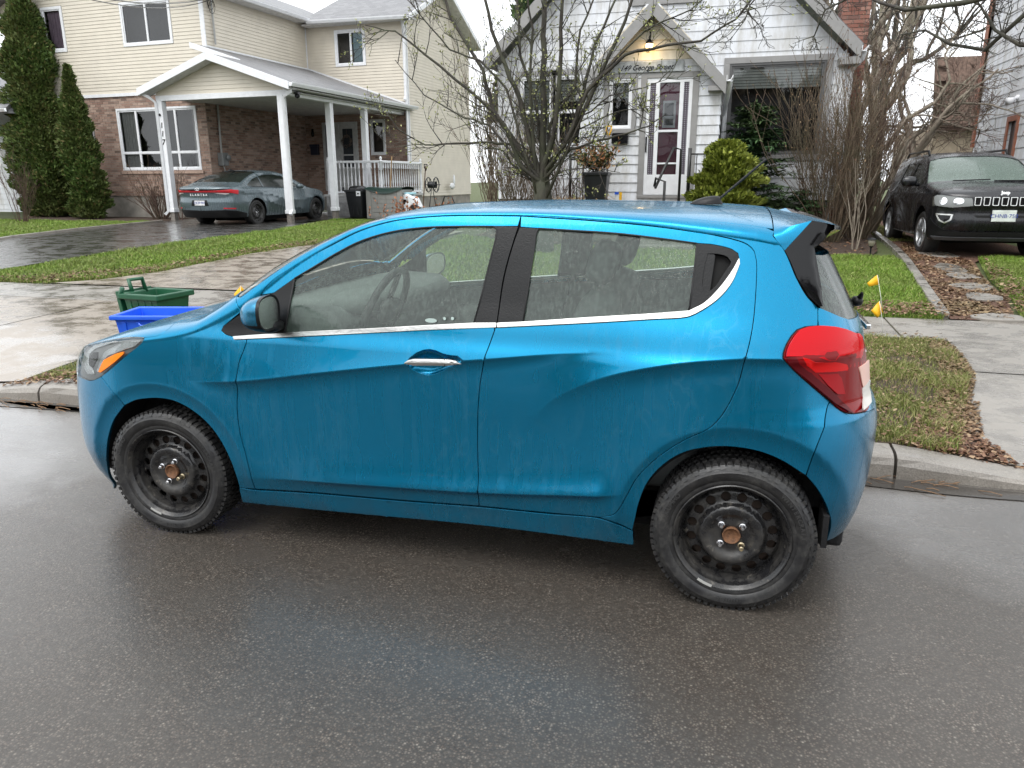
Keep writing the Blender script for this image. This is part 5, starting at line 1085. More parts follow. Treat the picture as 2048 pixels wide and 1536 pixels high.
litter('leaf_litter', [(2.68, 5.42), (4.6, 5.42), (4.4, 6.0), (3.3, 6.4), (3.5, 9.6), (3.1, 7.9)], 2200, .022, LEAVES, 12, .03)
strip = [(-10.4, 5.42), (-8.75, 5.42), (-8.2, 5.78), (-7.82, 6.55), (-7.68, 8.43), (-7.22, 9.87), (-7.25, 13.6), (-7.1, 17.5), (-11.0, 17.5), (-10.55, 15.7), (-9.92, 12.55), (-10.02, 10.3), (-10.26, 8.11)]
sheet('lawn', [strip], .004, TURF, .6); grass('grass', strip, 95000, .055, .011, GRASS, seed=13, patch=.25)
sb = [(-10.4, 5.42), (-8.75, 5.42), (-8.2, 5.78), (-7.82, 6.55), (-7.68, 8.43), (-7.22, 9.87), (-7.4, 10.5), (-7.95, 8.6), (-8.2, 6.8), (-9.2, 5.75)]
grass('grass', sb, 9000, .05, .010, GRASS2, seed=14); litter('leaf_litter', sb, 1800, .022, LEAVES, 15, .03)
sheet('lawn', [[(-22, 6), (-13.95, 5.5), (-14.1, 9.39), (-14.55, 11.53), (-15.25, 15.3), (-22, 15.4)]], .004, TURF, 1.); grass('grass', [(-20, 9), (-14.1, 9), (-14.6, 11.53), (-15.3, 15.3), (-20.5, 15.4)], 60000, .06, .014, GRASS, seed=18, patch=.1)
litter('leaf_litter', bed, 5000, .03, LEAVES, 19, .012)
sheet('verge', [[(-10.2, 1.75), (-8.62, 1.75), (-8.78, 4.52), (-10.3, 4.52)]], .004, TURF, .5)
grass('grass', [(2.8, 12.5), (3.3, 12.5), (3.6, 17), (2.9, 17)], 5000, .07, .012, GRASS2, seed=20)
grass('grass', [(-4.9, 5.42), (.6, 5.42), (.6, 9.7), (-.6, 11), (-3.2, 10.4), (-5.2, 12.2), (-5.3, 9)], 60000, .055, .012, GRASS, seed=21, patch=.15)
grass('grass', [(-3.4, 1.76), (.2, 1.76), (.2, 4.5), (-4.9, 4.5), (-5.0, 3.3), (-3.4, 3.3)], 36000, .05, .008, GRASS2, seed=22, patch=.5)
# twigs and pine straw washed into the gutter
b = MB()
for k in range(46):
    x = rnd.gauss(-4.7, .35) if k < 32 else rnd.gauss(.95, .15); y = rnd.uniform(1.38, 1.53); a = rnd.uniform(-.6, .6); l = rnd.uniform(.04, .16)
    b.tube([(x, y, .008), (x+l*math.cos(a)*.5, y+l*math.sin(a)*.5, .014), (x+l*math.cos(a), y+l*math.sin(a)*.8, .007)], .0022, 4)
tag(b.build('twig_litter', mat('straw_twigs', (.22, .13, .07), var=.5, scale=30, rough=.7)), kind='stuff')
# ---------------------------------------------------------------- walls, boards, bricks, windows
def segs(x0, x1, z0, z1, ops, clip=None):
    """rectangles (xa, xb, za, zb) left of a wall strip after the openings are cut out"""
    zz = sorted({z0, z1} | {z for o in ops for z in (o[2], o[3]) if z0+.004 < z < z1-.004}); out = []
    for za, zb in zip(zz[:-1], zz[1:]):
        m = (za+zb)/2; iv = [(x0, x1)]
        if clip: l, r = clip(m); iv = [(max(x0, l), min(x1, r))]
        for o in ops:
            if o[2] < m < o[3]:
                iv = [p for a, b in iv for p in ((a, min(b, o[0])), (max(a, o[1]), b))]
        out += [(a, b, za, zb) for a, b in iv if b-a > .01]
    return out
def backing(mb, x0, x1, z0, z1, ops, clip=None, c=0., t=.12):
    st = [z0, z1]
    if clip: st = list(np.arange(z0, z1, .15))+[z1]
    for a, b in zip(st[:-1], st[1:]):
        for xa, xb, za, zb in segs(x0, x1, a, b, ops, clip):
            la = lb = xa; ra = rb = xb
            if clip:
                m = clip((za+zb)/2)
                if abs(xa-m[0]) < .001: la, lb = clip(za)[0], clip(zb)[0]
                if abs(xb-m[1]) < .001: ra, rb = clip(za)[1], clip(zb)[1]
            mb.add([(la, za, c), (ra, za, c), (rb, zb, c), (lb, zb, c)], [(0, 1, 2, 3)])
    for o in ops:                                                    # reveals
        a, b, za, zb = o[:4]; mb.add([(a, za, c), (b, za, c), (b, zb, c), (a, zb, c), (a, za, c-t), (b, za, c-t), (b, zb, c-t), (a, zb, c-t)], [(0, 4, 5, 1), (1, 5, 6, 2), (2, 6, 7, 3), (3, 7, 4, 0)])
def boards(M, x0, x1, z0, z1, course, ops, m, parent, clip=None, single=False, proud=.016, bowed=.0, name='siding_board'):
    """lapped boards: each bottom edge stands proud of the board below"""
    z = z0; mb = MB(M); i = 0
    while z < z1-.01:
        zt = min(z+course, z1)
        for xa, xb, za, zb in segs(x0, x1, z, zt, ops, clip):
            f = lambda h: .003+(proud-.003)*(1-(h-z)/course)
            ca, cb = f(za), f(zb); la = lb = xa; ra = rb = xb
            if clip:
                l0, r0 = clip(za); l1, r1 = clip(zb)
                if abs(xa-clip((za+zb)/2)[0]) < .001: la, lb = l0, l1
                if abs(xb-clip((za+zb)/2)[1]) < .001: ra, rb = r0, r1
            vs = [(la, za, -.002), (ra, za, -.002), (ra, za, ca), (la, za, ca), (lb, zb, -.002), (rb, zb, -.002), (rb, zb, cb), (lb, zb, cb)]
            if single:
                b = MB(M @ Matrix.Translation((0, rnd.uniform(-.0015, .0015), rnd.uniform(0, .002)))); b.hexa(vs[:4], vs[4:]); b.build(name, m, parent)
            else: mb.add(vs, [(0, 3, 2, 1), (3, 2, 6, 7)][::1]); mb.f[-2:] = [tuple(reversed(mb.f[-2])), mb.f[-1]]
        z += course; i += 1
    if not single: return tag(mb.build(name+'s', m, parent), kind='stuff')
def bricks(M, x0, x1, z0, z1, ops, m, parent, L=.21, H=.072, g=.011, proud=.008, ends=False):
    mb = MB(M); z = z0; i = 0; rr = random.Random(int(abs(x0*100+z1*10)))
    while z+H*.5 < z1:
        zt = min(z+H-g, z1); x = x0-(L/2 if i % 2 else 0)
        iv = segs(x0, x1, z, zt, ops)
        while x < x1:
            for a, b, za, zb in iv:
                xa, xb = max(a, x), min(b, x+L-g)
                if xb-xa > .02:
                    c = proud+rr.uniform(-.003, .003); mb.add([(xa, za, 0), (xb, za, 0), (xb, zb, 0), (xa, zb, 0), (xa, za, c), (xb, za, c), (xb, zb, c), (xa, zb, c)], [(4, 5, 6, 7), (0, 1, 5, 4), (1, 2, 6, 5), (2, 3, 7, 6), (3, 0, 4, 7)])
            x += L
        z += H; i += 1
    return tag(mb.build('bricks', m, parent), kind='stuff')
def brickmat(name, a, b, c, d):
    s = NT(name); g = s.new('ShaderNodeNewGeometry'); col = s.ramp(g.outputs['Random Per Island'], [(0, a), (.35, b), (.7, c), (1, d)], 'LINEAR')
    col = s.mix(s.ramp(s.noise(30, 4), [(.35, 0), (.7, .4)]), col, tuple(v*.5 for v in b)); s.set(Base_Color=col, Roughness=.85, Normal=s.bump(s.noise(80, 4), .4, .006)); return s.m
BRICK = brickmat('brown_pink_brick', (.25, .15, .115), (.37, .245, .19), (.48, .35, .28), (.15, .10, .08))
BRICKR = brickmat('red_chimney_brick', (.17, .065, .045), (.26, .11, .08), (.33, .18, .14), (.10, .05, .042))
MORTAR = mat('grey_mortar', (.30, .28, .25), rough=.9, scale=40)
CREAM = mat('cream_vinyl_siding', (.63, .578, .485), rough=.5, var=.05, scale=3)
WHITES = mat('white_board_siding', (.74, .76, .80), rough=.5, var=.06, scale=4)
def dirty_white(name, c, c2):
    s = NT(name); n = s.ramp(s.noise(1, 5, .7, s.coord('Object', (5, 5, 1.2))), [(.40, 0), (.72, 1)]); s.set(Base_Color=s.mix(n, c, c2), Roughness=.55); return s.m
WHITED = dirty_white('stained_white_siding', (.72, .74, .78), (.46, .45, .42)); IVORY = dirty_white('ivory_gable_boards', (.66, .60, .47), (.50, .44, .33))
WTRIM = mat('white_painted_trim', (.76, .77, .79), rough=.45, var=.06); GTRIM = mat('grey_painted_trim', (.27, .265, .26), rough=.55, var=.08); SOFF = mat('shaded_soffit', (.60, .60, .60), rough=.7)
def shingle_mat():
    s = NT('wet_grey_shingles'); bk = s.new('ShaderNodeTexBrick'); bk.inputs['Scale'].default_value = 1; bk.inputs['Brick Width'].default_value = .22; bk.inputs['Row Height'].default_value = .13; bk.inputs['Mortar Size'].default_value = .004
    bk.inputs['Color1'].default_value = (.10, .10, .105, 1); bk.inputs['Color2'].default_value = (.19, .19, .195, 1); bk.inputs['Mortar'].default_value = (.045, .045, .05, 1); s.link(s.coord('Object'), bk.inputs['Vector'])
    s.set(Base_Color=s.mix(s.ramp(s.noise(60, 4), [(.3, 0), (.7, .6)]), bk.outputs[0], (.24, .24, .25)), Roughness=.5, Normal=s.bump(s.noise(120, 3), .3, .01)); return s.m
SHING = shingle_mat()
def house_glass(name='house_glass', tint=(.75, .78, .80), k=1.1):
    s = NT(name); s.n.remove(s.b); tr = s.new('ShaderNodeBsdfTransparent'); tr.inputs[0].default_value = c4(tint); gl = s.new('ShaderNodeBsdfGlossy'); gl.inputs['Roughness'].default_value = .02
    fr = s.new('ShaderNodeFresnel'); fr.inputs[0].default_value = 1.5; m = s.new('ShaderNodeMixShader'); s.link(s.math('ADD', s.math('MULTIPLY', fr.outputs[0], k), .03, True), m.inputs[0])
    s.link(s.bump(s.noise(1.5, 2), .05, .05), gl.inputs['Normal']); s.link(tr.outputs[0], m.inputs[1]); s.link(gl.outputs[0], m.inputs[2]); s.link(m.outputs[0], s.o.inputs[0]); return s.m
HGLASS = house_glass(); ROOM = mat('dim_room', (.055, .055, .058), rough=.9); CURT = mat('pale_curtain', (.50, .48, .45), rough=.8, var=.1, scale=12); PINKC = mat('pinkish_curtain', (.42, .30, .36), rough=.8); BLIND = mat('window_blind', (.55, .56, .50), rough=.7)
def window(M, x0, x1, z0, z1, parent, fr=.055, mull=(), trans=(), trim=WTRIM, proud=.03, sash=.035, curtains=(), blind=None, depth=.4, outer=None, screen=None, ccol=CURT):
    """frame with mullions, a pane per light, a dim box room behind; curtains: (xa, xb)"""
    b = MB(M)
    def ring(a, c, d, e, w, c0, c1):
        b.box(a, c, d, d+w, c0, c1); b.box(a, c, e-w, e, c0, c1); b.box(a, a+w, d+w, e-w, c0, c1); b.box(c-w, c, d+w, e-w, c0, c1)
    ring(x0-fr, x1+fr, z0-fr, z1+fr, fr, -.02, proud)
    xs = [x0]+list(mull)+[x1]; zs_ = [z0]+list(trans)+[z1]
    for mx in mull: b.box(mx-sash*.8, mx+sash*.8, z0, z1, -.03, proud-.012)
    for tz in trans: b.box(x0, x1, tz-sash*.8, tz+sash*.8, -.03, proud-.010)
    w = b.build('window', trim, parent, bevel=.004)
    if outer:
        b = MB(M); ring(x0-fr-outer[0], x1+fr+outer[0], z0-fr-outer[0], z1+fr+outer[0], outer[0]-.002, -.01, proud+.012); b.build('window_surround', outer[1], w, bevel=.004)
    for i in range(len(xs)-1):
        for j in range(len(zs_)-1):
            b = MB(M); a, c, d, e = xs[i], xs[i+1], zs_[j], zs_[j+1]; ring(a, c, d, e, sash, -.03, proud-.02); b.build('sash', trim, w)
            b = MB(M); b.add([(a, d, -.012), (c, d, -.012), (c, e, -.012), (a, e, -.012)], [(0, 1, 2, 3)]); b.build('pane', screen if screen and (i, j) == (0, 0) else HGLASS, w)
    b = MB(M); X0, X1, Z0, Z1, D = x0-.3, x1+.3, z0-.2, z1+.2, -depth
    b.add([(x0, z0, -.04), (x1, z0, -.04), (x1, z1, -.04), (x0, z1, -.04), (X0, Z0, D), (X1, Z0, D), (X1, Z1, D), (X0, Z1, D)], [(4, 5, 6, 7), (0, 1, 5, 4), (1, 2, 6, 5), (2, 3, 7, 6), (3, 0, 4, 7)]); b.build('room_behind', ROOM, w)
    for a, c in curtains:
        b = MB(M); n = max(8, int((c-a)/.012)); pts = [(a+(c-a)*k/n, -.10-.018*math.sin(k*1.3)-.01*math.sin(k*.53)) for k in range(n+1)]
        b.add([(x, z0, y) for x, y in pts]+[(x, z1, y) for x, y in pts], [(k, k+1, n+2+k, n+1+k) for k in range(n)]); b.build('curtain', ccol, w, smooth=True)
    if blind:
        zb = blind; b = MB(M); z = z1
        while z > zb: b.add([(x0, z-.045, -.06), (x1, z-.045, -.06), (x1, z, -.085), (x0, z, -.085)], [(0, 1, 2, 3)]); z -= .05
        b.build('blind', BLIND, w)
    return w
def rake(M, pts, w, t, name, m, parent, z_off=0):
    """fascia board following a line of (x, z) points; w down, t thick (out of the frame)"""
    b = MB(M)
    for (xa, za), (xb, zb) in zip(pts[:-1], pts[1:]):
        b.hexa([(xa, za-w, z_off), (xb, zb-w, z_off), (xb, zb-w, z_off+t), (xa, za-w, z_off+t)], [(xa, za, z_off), (xb, zb, z_off), (xb, zb, z_off+t), (xa, za, z_off+t)])
    return b.build(name, m, parent, bevel=.004)
def slope(pts, t, name, m, parent, M=None):
    """roof slab from four corners, thickness t downwards"""
    b = MB(M); lo = [(p[0], p[1], p[2]-t) for p in pts]; b.hexa(lo, pts); return b.build(name, m, parent)
def gutter(p0, p1, out, parent, m=None, name='gutter'):
    p0, p1, out = Vector(p0), Vector(p1), Vector(out).normalized(); b = MB(); prof = [(0, 0), (0, -.10), (.07, -.10), (.11, -.03), (.115, 0), (.10, -.005), (.065, -.085), (.01, -.085), (.01, 0)]
    vs = [tuple(p+out*a+Vector((0, 0, h))) for p in (p0, p1) for a, h in prof]; n = len(prof); b.add(vs, [(i, (i+1) % n, n+(i+1) % n, n+i) for i in range(n)]+[tuple(range(n)), tuple(range(n, 2*n))]); return b.build(name, m or WTRIM, parent)
def pipe(pts, w, name, m, parent, M=None, n=4): b = MB(M); b.tube(pts, w, n); return b.build(name, m, parent, auto=40)

# ---------------------------------------------------------------- cream and brick house with the carport
HZ = .43
LHO = Vector((-11.34, 15.83, HZ)); LHM = Matrix.Translation(LHO) @ Matrix.Rotation(R(-4), 4, 'Z')
H1 = thing('house', 'two-storey cream vinyl and brown brick house with a carport on four white posts', 'house', LHO, R(-4))
def part(name, parent, label=None):
    o = bpy.data.objects.new(name, None); COL.objects.link(o); o.parent = parent; o.empty_display_size = .1
    if label: o['label'] = label
    return o
Z = lambda z: z-HZ
FR = lambda d: frame((0, d, -HZ), (1, 0, 0), (0, 0, 1))
SR = lambda u: frame((u, 0, -HZ), (0, 1, 0), (0, 0, 1))
def wall_part(name, M, x0, x1, z0, z1, ops, m, parent, clip=None, label=None):
    b = MB(M); backing(b, x0, x1, z0, z1, ops, clip); o = b.build(name, m, parent)
    if label: o['label'] = label
    return o
# front block
opsU = [(-6.36, -4.66, 5.47, 6.53), (-9.45, -8.75, 5.47, 6.60)]; opsL = [(-7.03, -4.12, 1.92, 3.62), (-8.40, -8.12, 1.9, 3.3)]
w = wall_part('brick_wall', FR(1.5), -11.35, -3.72, 1.09, 4.05, opsL, MORTAR, H1); bricks(FR(1.5), -11.35, -3.72, 1.10, 4.04, opsL, BRICK, w)
w = wall_part('upper_wall', FR(1.48), -11.2, -3.50, 4.05, 7.3, opsU, CREAM, H1); boards(FR(1.48), -11.2, -3.50, 4.12, 7.3, .098, [(-6.45, -4.57, 5.38, 6.62), (-9.55, -8.65, 5.38, 6.7)], CREAM, w)
wall_part('foundation', FR(1.53), -11.3, -3.74, .2, 1.09, [], mat('stained_foundation', (.27, .25, .22), rough=.9, var=.3, scale=3, bump=.3), H1)
b = MB(FR(1.48)); b.box(-11.2, -3.42, 4.03, 4.12, .0, .035); b.build('white_trim', WTRIM, H1); b = MB(FR(1.48)); b.box(-3.56, -3.42, 4.12, 7.3, .0, .03); b.build('white_trim', WTRIM, H1)
w = window(FR(1.48), -6.36, -4.66, 5.47, 6.53, H1, mull=(-5.50,), fr=.07, curtains=()); w = window(FR(1.48), -9.45, -8.75, 5.47, 6.60, H1, fr=.08, curtains=((-9.40, -8.80),), ccol=PINKC)
w = window(FR(1.5), -7.03, -4.12, 1.92, 3.62, H1, fr=.06, mull=(-6.35, -4.86), trans=(2.38,), curtains=((-7.0, -6.45), (-4.32, -4.14)), sash=.04)
w = window(FR(1.5), -8.40, -8.12, 1.9, 3.3, H1, fr=.05, trim=GTRIM)
b = MB(FR(1.5)); b.box(-7.15, -4.0, 1.76, 1.85, 0, .05); b.build('brick_sill', BRICK, H1)
# side wall of the front block, under and above the carport roof
w = wall_part('brick_wall', SR(-3.72), 1.5, 6.9, .3, 4.05, [], MORTAR, H1); bricks(SR(-3.72), 1.51, 6.75, .35, 4.04, [], BRICK, w)
w = wall_part('upper_wall', SR(-3.46), 1.48, 6.9, 4.05, 6.9, [], CREAM, H1); boards(SR(-3.46), 1.50, 6.62, 4.05, 6.85, .098, [], CREAM, w)
# rear wing: front wall with door and windows
opsD = [(-3.02, -1.62, 1.18, 3.50), (-1.05, -.60, 2.45, 3.48)]; opsW = [(-2.24, -1.22, 5.36, 6.36)]
w = wall_part('brick_wall', FR(6.5), -3.72, .37, .5, 4.1, opsD, MORTAR, H1); bricks(FR(6.5), -3.70, .37, .98, 4.08, opsD, BRICK, w)
w = wall_part('upper_wall', FR(6.5), -3.46, .37, 4.1, 6.75, opsW, CREAM, H1); boards(FR(6.5), -3.40, .30, 4.1, 6.7, .098, [(-2.33, -1.13, 5.28, 6.44)], CREAM, w)
window(FR(6.5), -2.24, -1.22, 5.36, 6.36, H1, mull=(-1.70,), fr=.075, curtains=((-1.66, -1.24),), ccol=mat('pale_blue_blind', (.42, .56, .60), rough=.7))
window(FR(6.5), -1.05, -.60, 2.45, 3.48, H1, fr=.07)
b = MB(FR(6.5)); b.box(.28, .42, .9, 6.7, .0, .035); b.build('white_trim', WTRIM, H1); b = MB(FR(6.5)); b.box(-3.50, -3.42, 4.1, 6.7, 0, .03); b.build('white_trim', WTRIM, H1)
# side gable of the wing
def gclip(z): 
    k = (z-6.62)*2.05; return (6.3+max(0, k), 11.85-max(0, k))
w = wall_part('gable_wall', SR(.37), 6.3, 11.85, .98, 7.95, [], CREAM, H1, gclip); boards(SR(.37), 6.3, 11.85, 1.0, 7.9, .098, [], CREAM, w, gclip)
wall_part('foundation', SR(.34), 6.5, 11.85, .2, 1.0, [], mat('stained_foundation', (.27, .25, .22)), H1)
b = MB(SR(.37)); b.box(6.3, 6.42, .98, 6.62, .0, .035); b.build('corner_trim', WTRIM, H1)
# roofs of both blocks
rl = lambda a, c: [(a[0], a[1], Z(a[2])), (c[0], c[1], Z(c[2]))]
slope([(-3.3, 6.05, Z(6.72)), (.75, 6.05, Z(6.62)), (.75, 9.1, Z(8.12)), (-3.3, 9.1, Z(8.12))], .05, 'roof', SHING, H1)
slope([(-3.3, 9.1, Z(8.12)), (.75, 9.1, Z(8.12)), (.75, 12.2, Z(6.6)), (-3.3, 12.2, Z(6.6))], .05, 'roof', SHING, H1)
slope([(-3.05, .9, Z(6.78)), (-3.05, 12.2, Z(6.78)), (-7.2, 12.2, Z(8.5)), (-7.2, .9, Z(8.5))], .05, 'roof', SHING, H1)
slope([(-7.2, .9, Z(8.5)), (-7.2, 12.2, Z(8.5)), (-11.6, 12.2, Z(6.7)), (-11.6, .9, Z(6.7))], .05, 'roof', SHING, H1)
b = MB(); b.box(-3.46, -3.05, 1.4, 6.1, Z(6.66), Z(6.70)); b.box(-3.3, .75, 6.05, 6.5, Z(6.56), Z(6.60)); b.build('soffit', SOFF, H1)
gutter((-3.05, 1.0, Z(6.77)), (-3.05, 6.05, Z(6.77)), (1, 0, 0), H1); gutter((-3.05, 6.05, Z(6.70)), (.70, 6.05, Z(6.62)), (0, -1, 0), H1)
rake(SR(.75), [(6.0, 6.64), (9.1, 8.14), (12.25, 6.60)], .17, .03, 'fascia', WTRIM, H1)
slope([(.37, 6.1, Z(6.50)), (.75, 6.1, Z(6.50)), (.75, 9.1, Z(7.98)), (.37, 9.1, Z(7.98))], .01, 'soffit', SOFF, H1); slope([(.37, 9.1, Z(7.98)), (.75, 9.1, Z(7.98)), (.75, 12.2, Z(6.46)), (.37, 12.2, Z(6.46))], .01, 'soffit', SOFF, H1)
pipe([(.32, 6.35, Z(6.55)), (.32, 6.42, Z(6.35)), (.32, 6.42, Z(4.25)), (.40, 6.2, Z(4.12))], .045, 'downspout', WTRIM, H1)
# carport roof: right slope runs back to the wing, small left slope in front
rz = lambda u: 3.93+.335*(.50-u)
slope([(.50, -.35, Z(rz(.5))), (.50, 6.75, Z(rz(.5))), (-1.95, 6.75, Z(rz(-1.95))), (-1.95, -.35, Z(rz(-1.95)))][::1], .05, 'carport_roof', SHING, H1)
slope([(-1.95, 1.0, Z(rz(-1.95))), (-1.95, 6.75, Z(rz(-1.95))), (-3.44, 6.75, Z(rz(-3.44))), (-3.44, 1.0, Z(rz(-3.44)))], .05, 'carport_roof', SHING, H1)
slope([(-1.95, -.35, Z(rz(-1.95))), (-1.95, 1.5, Z(rz(-1.95))), (-4.36, 1.5, Z(3.95)), (-4.36, -.35, Z(3.95))], .05, 'carport_roof', SHING, H1)
b = MB(SR(-3.46)); b.box(1.48, 6.6, rz(-3.44)-.01, rz(-3.44)+.04, .0, .03); b.build('flashing', WTRIM, H1)
b = MB(FR(6.5)); b.hexa([(-3.44, rz(-3.44), .0), (.3, rz(.3), .0), (.3, rz(.3), .03), (-3.44, rz(-3.44), .03)], [(-3.44, rz(-3.44)+.05, .0), (.3, rz(.3)+.05, .0), (.3, rz(.3)+.05, .03), (-3.44, rz(-3.44)+.05, .03)]); b.build('flashing', WTRIM, H1)
rake(FR(-.35), [(-4.36, 3.97), (-1.95, rz(-1.95)+.02), (.50, 3.95)], .19, .035, 'carport_fascia', WTRIM, H1); rake(FR(1.0), [(-3.6, rz(-3.6)), (-1.95, rz(-1.95)+.02)], .15, .03, 'carport_fascia', WTRIM, H1)
def cclip(z): return (max(-4.05, (z-3.90)/.332-4.36), min(.27, .5-(z-3.86)/.335))
w = wall_part('carport_gable', FR(-.02), -4.05, .27, 3.80, 4.62, [], CREAM, H1, cclip); boards(FR(-.02), -4.05, .27, 3.80, 4.6, .10, [], CREAM, w, cclip)
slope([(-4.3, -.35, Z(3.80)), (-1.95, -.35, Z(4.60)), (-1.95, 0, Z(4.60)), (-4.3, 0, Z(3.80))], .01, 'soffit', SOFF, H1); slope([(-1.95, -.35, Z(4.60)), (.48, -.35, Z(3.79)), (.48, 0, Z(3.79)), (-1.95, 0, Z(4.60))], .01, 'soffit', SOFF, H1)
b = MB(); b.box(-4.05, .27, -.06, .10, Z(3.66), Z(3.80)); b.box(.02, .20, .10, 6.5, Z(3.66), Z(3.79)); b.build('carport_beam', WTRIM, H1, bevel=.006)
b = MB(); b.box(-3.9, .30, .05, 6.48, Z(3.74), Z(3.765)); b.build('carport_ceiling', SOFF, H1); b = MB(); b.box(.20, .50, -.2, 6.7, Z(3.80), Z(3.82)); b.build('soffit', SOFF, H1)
gutter((.50, -.35, Z(3.94)), (.50, 6.8, Z(3.94)), (1, 0, 0), H1)
for u, d in ((-3.92, 0), (0.0, 0), (.10, 2.06), (.10, 4.0)):
    p = part('carport_post', H1); p.location = (u, d, 0)
    b = MB(); b.box(-.085, .085, -.085, .085, Z(.68), Z(3.66)); b.box(-.10, .10, -.10, .10, Z(.68), Z(.78)); b.build('post_shaft', WTRIM, p, bevel=.008)
    b = MB(); b.box(-.07, .07, -.07, .07, -.3, Z(.69)); b.build('post_foot', mat('grey_weathered_wood', (.20, .18, .16), rough=.9, var=.3, scale=20), p)
    if u < -3:
        p['label'] = 'leftmost carport post, carrying the house number 117'
        for ch, z in (('1', 3.02), ('1', 2.80), ('7', 2.58)): lettering('house_number', ch, .20, frame((.0, -.088, Z(z)), (1, 0, 0), (0, 0, 1)), GLOSSBLACK, p, .004, .15, .004)
        b = MB(); b.ball((-.01, -.10, Z(3.30)), (.035, .02, .04), 8); b.build('door_bell', GLOSSBLACK, p)
pipe([(-4.30, -.30, Z(3.86)), (-4.12, -.22, Z(3.76)), (-4.02, -.10, Z(3.62)), (-4.02, -.10, Z(.72)), (-4.10, -.16, Z(.62))], .05, 'downspout', WTRIM, H1)
pipe([(.44, -.22, Z(3.86)), (.42, -.20, Z(3.72)), (.14, -.12, Z(3.60)), (.14, -.10, Z(.78)), (.14, -.2, Z(.66)), ], .05, 'downspout', WTRIM, H1)
b = MB(); b.ball((.35, .2, Z(3.66)), (.07, .07, .06), 10); b.box(.28, .42, .14, .26, Z(3.70), Z(3.75)); b.build('flood_lamp', GLOSSBLACK, H1)
# front door with wreath, sidelight, lamp, letter box, meter
dr = part('front_door', H1); M = FR(6.5)
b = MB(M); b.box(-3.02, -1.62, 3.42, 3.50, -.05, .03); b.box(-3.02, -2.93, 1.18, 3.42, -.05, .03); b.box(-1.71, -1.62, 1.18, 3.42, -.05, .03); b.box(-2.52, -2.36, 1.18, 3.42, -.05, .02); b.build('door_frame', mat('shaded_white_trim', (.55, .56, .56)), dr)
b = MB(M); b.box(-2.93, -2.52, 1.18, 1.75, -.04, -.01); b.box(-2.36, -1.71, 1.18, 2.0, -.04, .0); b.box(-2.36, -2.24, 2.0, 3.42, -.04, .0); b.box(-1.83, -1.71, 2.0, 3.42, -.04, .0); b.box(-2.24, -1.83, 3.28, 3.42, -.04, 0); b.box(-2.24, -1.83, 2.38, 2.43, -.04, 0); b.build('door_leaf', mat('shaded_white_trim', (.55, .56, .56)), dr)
b = MB(M); b.quad((-2.24, 2.0, -.03), (-1.83, 2.0, -.03), (-1.83, 3.28, -.03), (-2.24, 3.28, -.03)); b.quad((-2.93, 1.75, -.03), (-2.52, 1.75, -.03), (-2.52, 3.42, -.03), (-2.93, 3.42, -.03)); b.build('door_glass', mat('dark_door_glass', (.05, .06, .07), rough=.1), dr)
wr = thing('wreath', 'round grey-brown twig wreath hanging on the brick house front door', 'wreath', LHM @ Vector((-2.03, 6.46, Z(2.86))), R(-4)); b = MB()
for k in range(150):
    a = rnd.uniform(0, 2*PI); r = .17+rnd.uniform(-.045, .045); q = a+rnd.uniform(.2, .5); r2 = r+rnd.uniform(-.03, .05); b.tube([(r*math.cos(a), -.03, r*math.sin(a)), (r2*math.cos(q), -.05+rnd.uniform(-.03, .03), r2*math.sin(q))], .006, 3)
b.tube([(0, -.02, .17), (0, -.02, .42)], .008, 4); b.build('twigs', mat('dry_grey_twigs', (.14, .11, .09), rough=.9, var=.4, scale=40), wr)
b = MB(M); b.box(-3.50, -3.20, 2.42, 2.76, .0, .12); b.box(-3.52, -3.18, 2.70, 2.78, 0, .14); b.build('letter_box', mat('navy_letter_box', (.012, .018, .035), rough=.4), H1, bevel=.01)
b = MB(M); b.box(-3.44, -3.38, 3.18, 3.30, 0, .06); b.ball((-3.36, 3.12, .12), (.06, .10, .06), 10); b.build('wall_lamp', GLOSSBLACK, H1)
mt = part('electric_meter', H1); b = MB(); b.box(-3.72, -3.52, 1.80, 2.05, Z(1.98), Z(2.36)); b.ball((-3.47, 2.0, Z(2.22)), (.05, .09, .09), 12); b.build('meter_box', mat('meter_grey', (.22, .23, .23), rough=.5, metal=.3), mt, bevel=.01)
pipe([(-3.66, 1.93, Z(2.36)), (-3.66, 1.96, Z(3.74))], .03, 'conduit', mat('conduit_grey', (.35, .35, .34), rough=.5), mt, n=8); pipe([(-3.60, 1.9, Z(1.98)), (-3.62, 2.0, Z(1.7))], .02, 'conduit', mat('conduit_grey', (.35, .35, .34)), mt, n=8)
pipe([(-3.38, 1.78, Z(7.0)), (-3.38, 1.80, Z(5.35))], .028, 'service_mast', mat('conduit_grey', (.35, .35, .34)), H1, n=8)
# porch: stone base, boards, railing with turned balusters
po = part('porch', H1); b = MB(); b.box(-1.17, .80, 3.62, 6.45, Z(.3), Z(1.05)); b.build('porch_core', MORTAR, po)
b = MB(); b.box(-1.22, .86, 3.56, 6.5, Z(1.05), Z(1.12)); b.build('porch_deck', mat('pale_deck_boards', (.45, .45, .44), rough=.7), po)
LEDGE = mat('grey_ledge_stone', (.33, .33, .33), rough=.9, var=.3, scale=6, bump=.3, island=.35); z = .45
while z < 1.02:
    h = rnd.choice((.06, .09, .12)); x = -1.17
    while x < .80:
        l = min(rnd.uniform(.18, .45), .80-x)
        if l > .03: b = MB(); e = rnd.uniform(.005, .04); b.box(x+.003, x+l-.003, 3.61-e, 3.63, Z(z)+.003, Z(min(z+h, 1.045))-.003); b.build('ledge_stone', LEDGE, po)
        x += l
    z += h
rw = part('railing', H1, 'white turned-baluster railing round the porch')
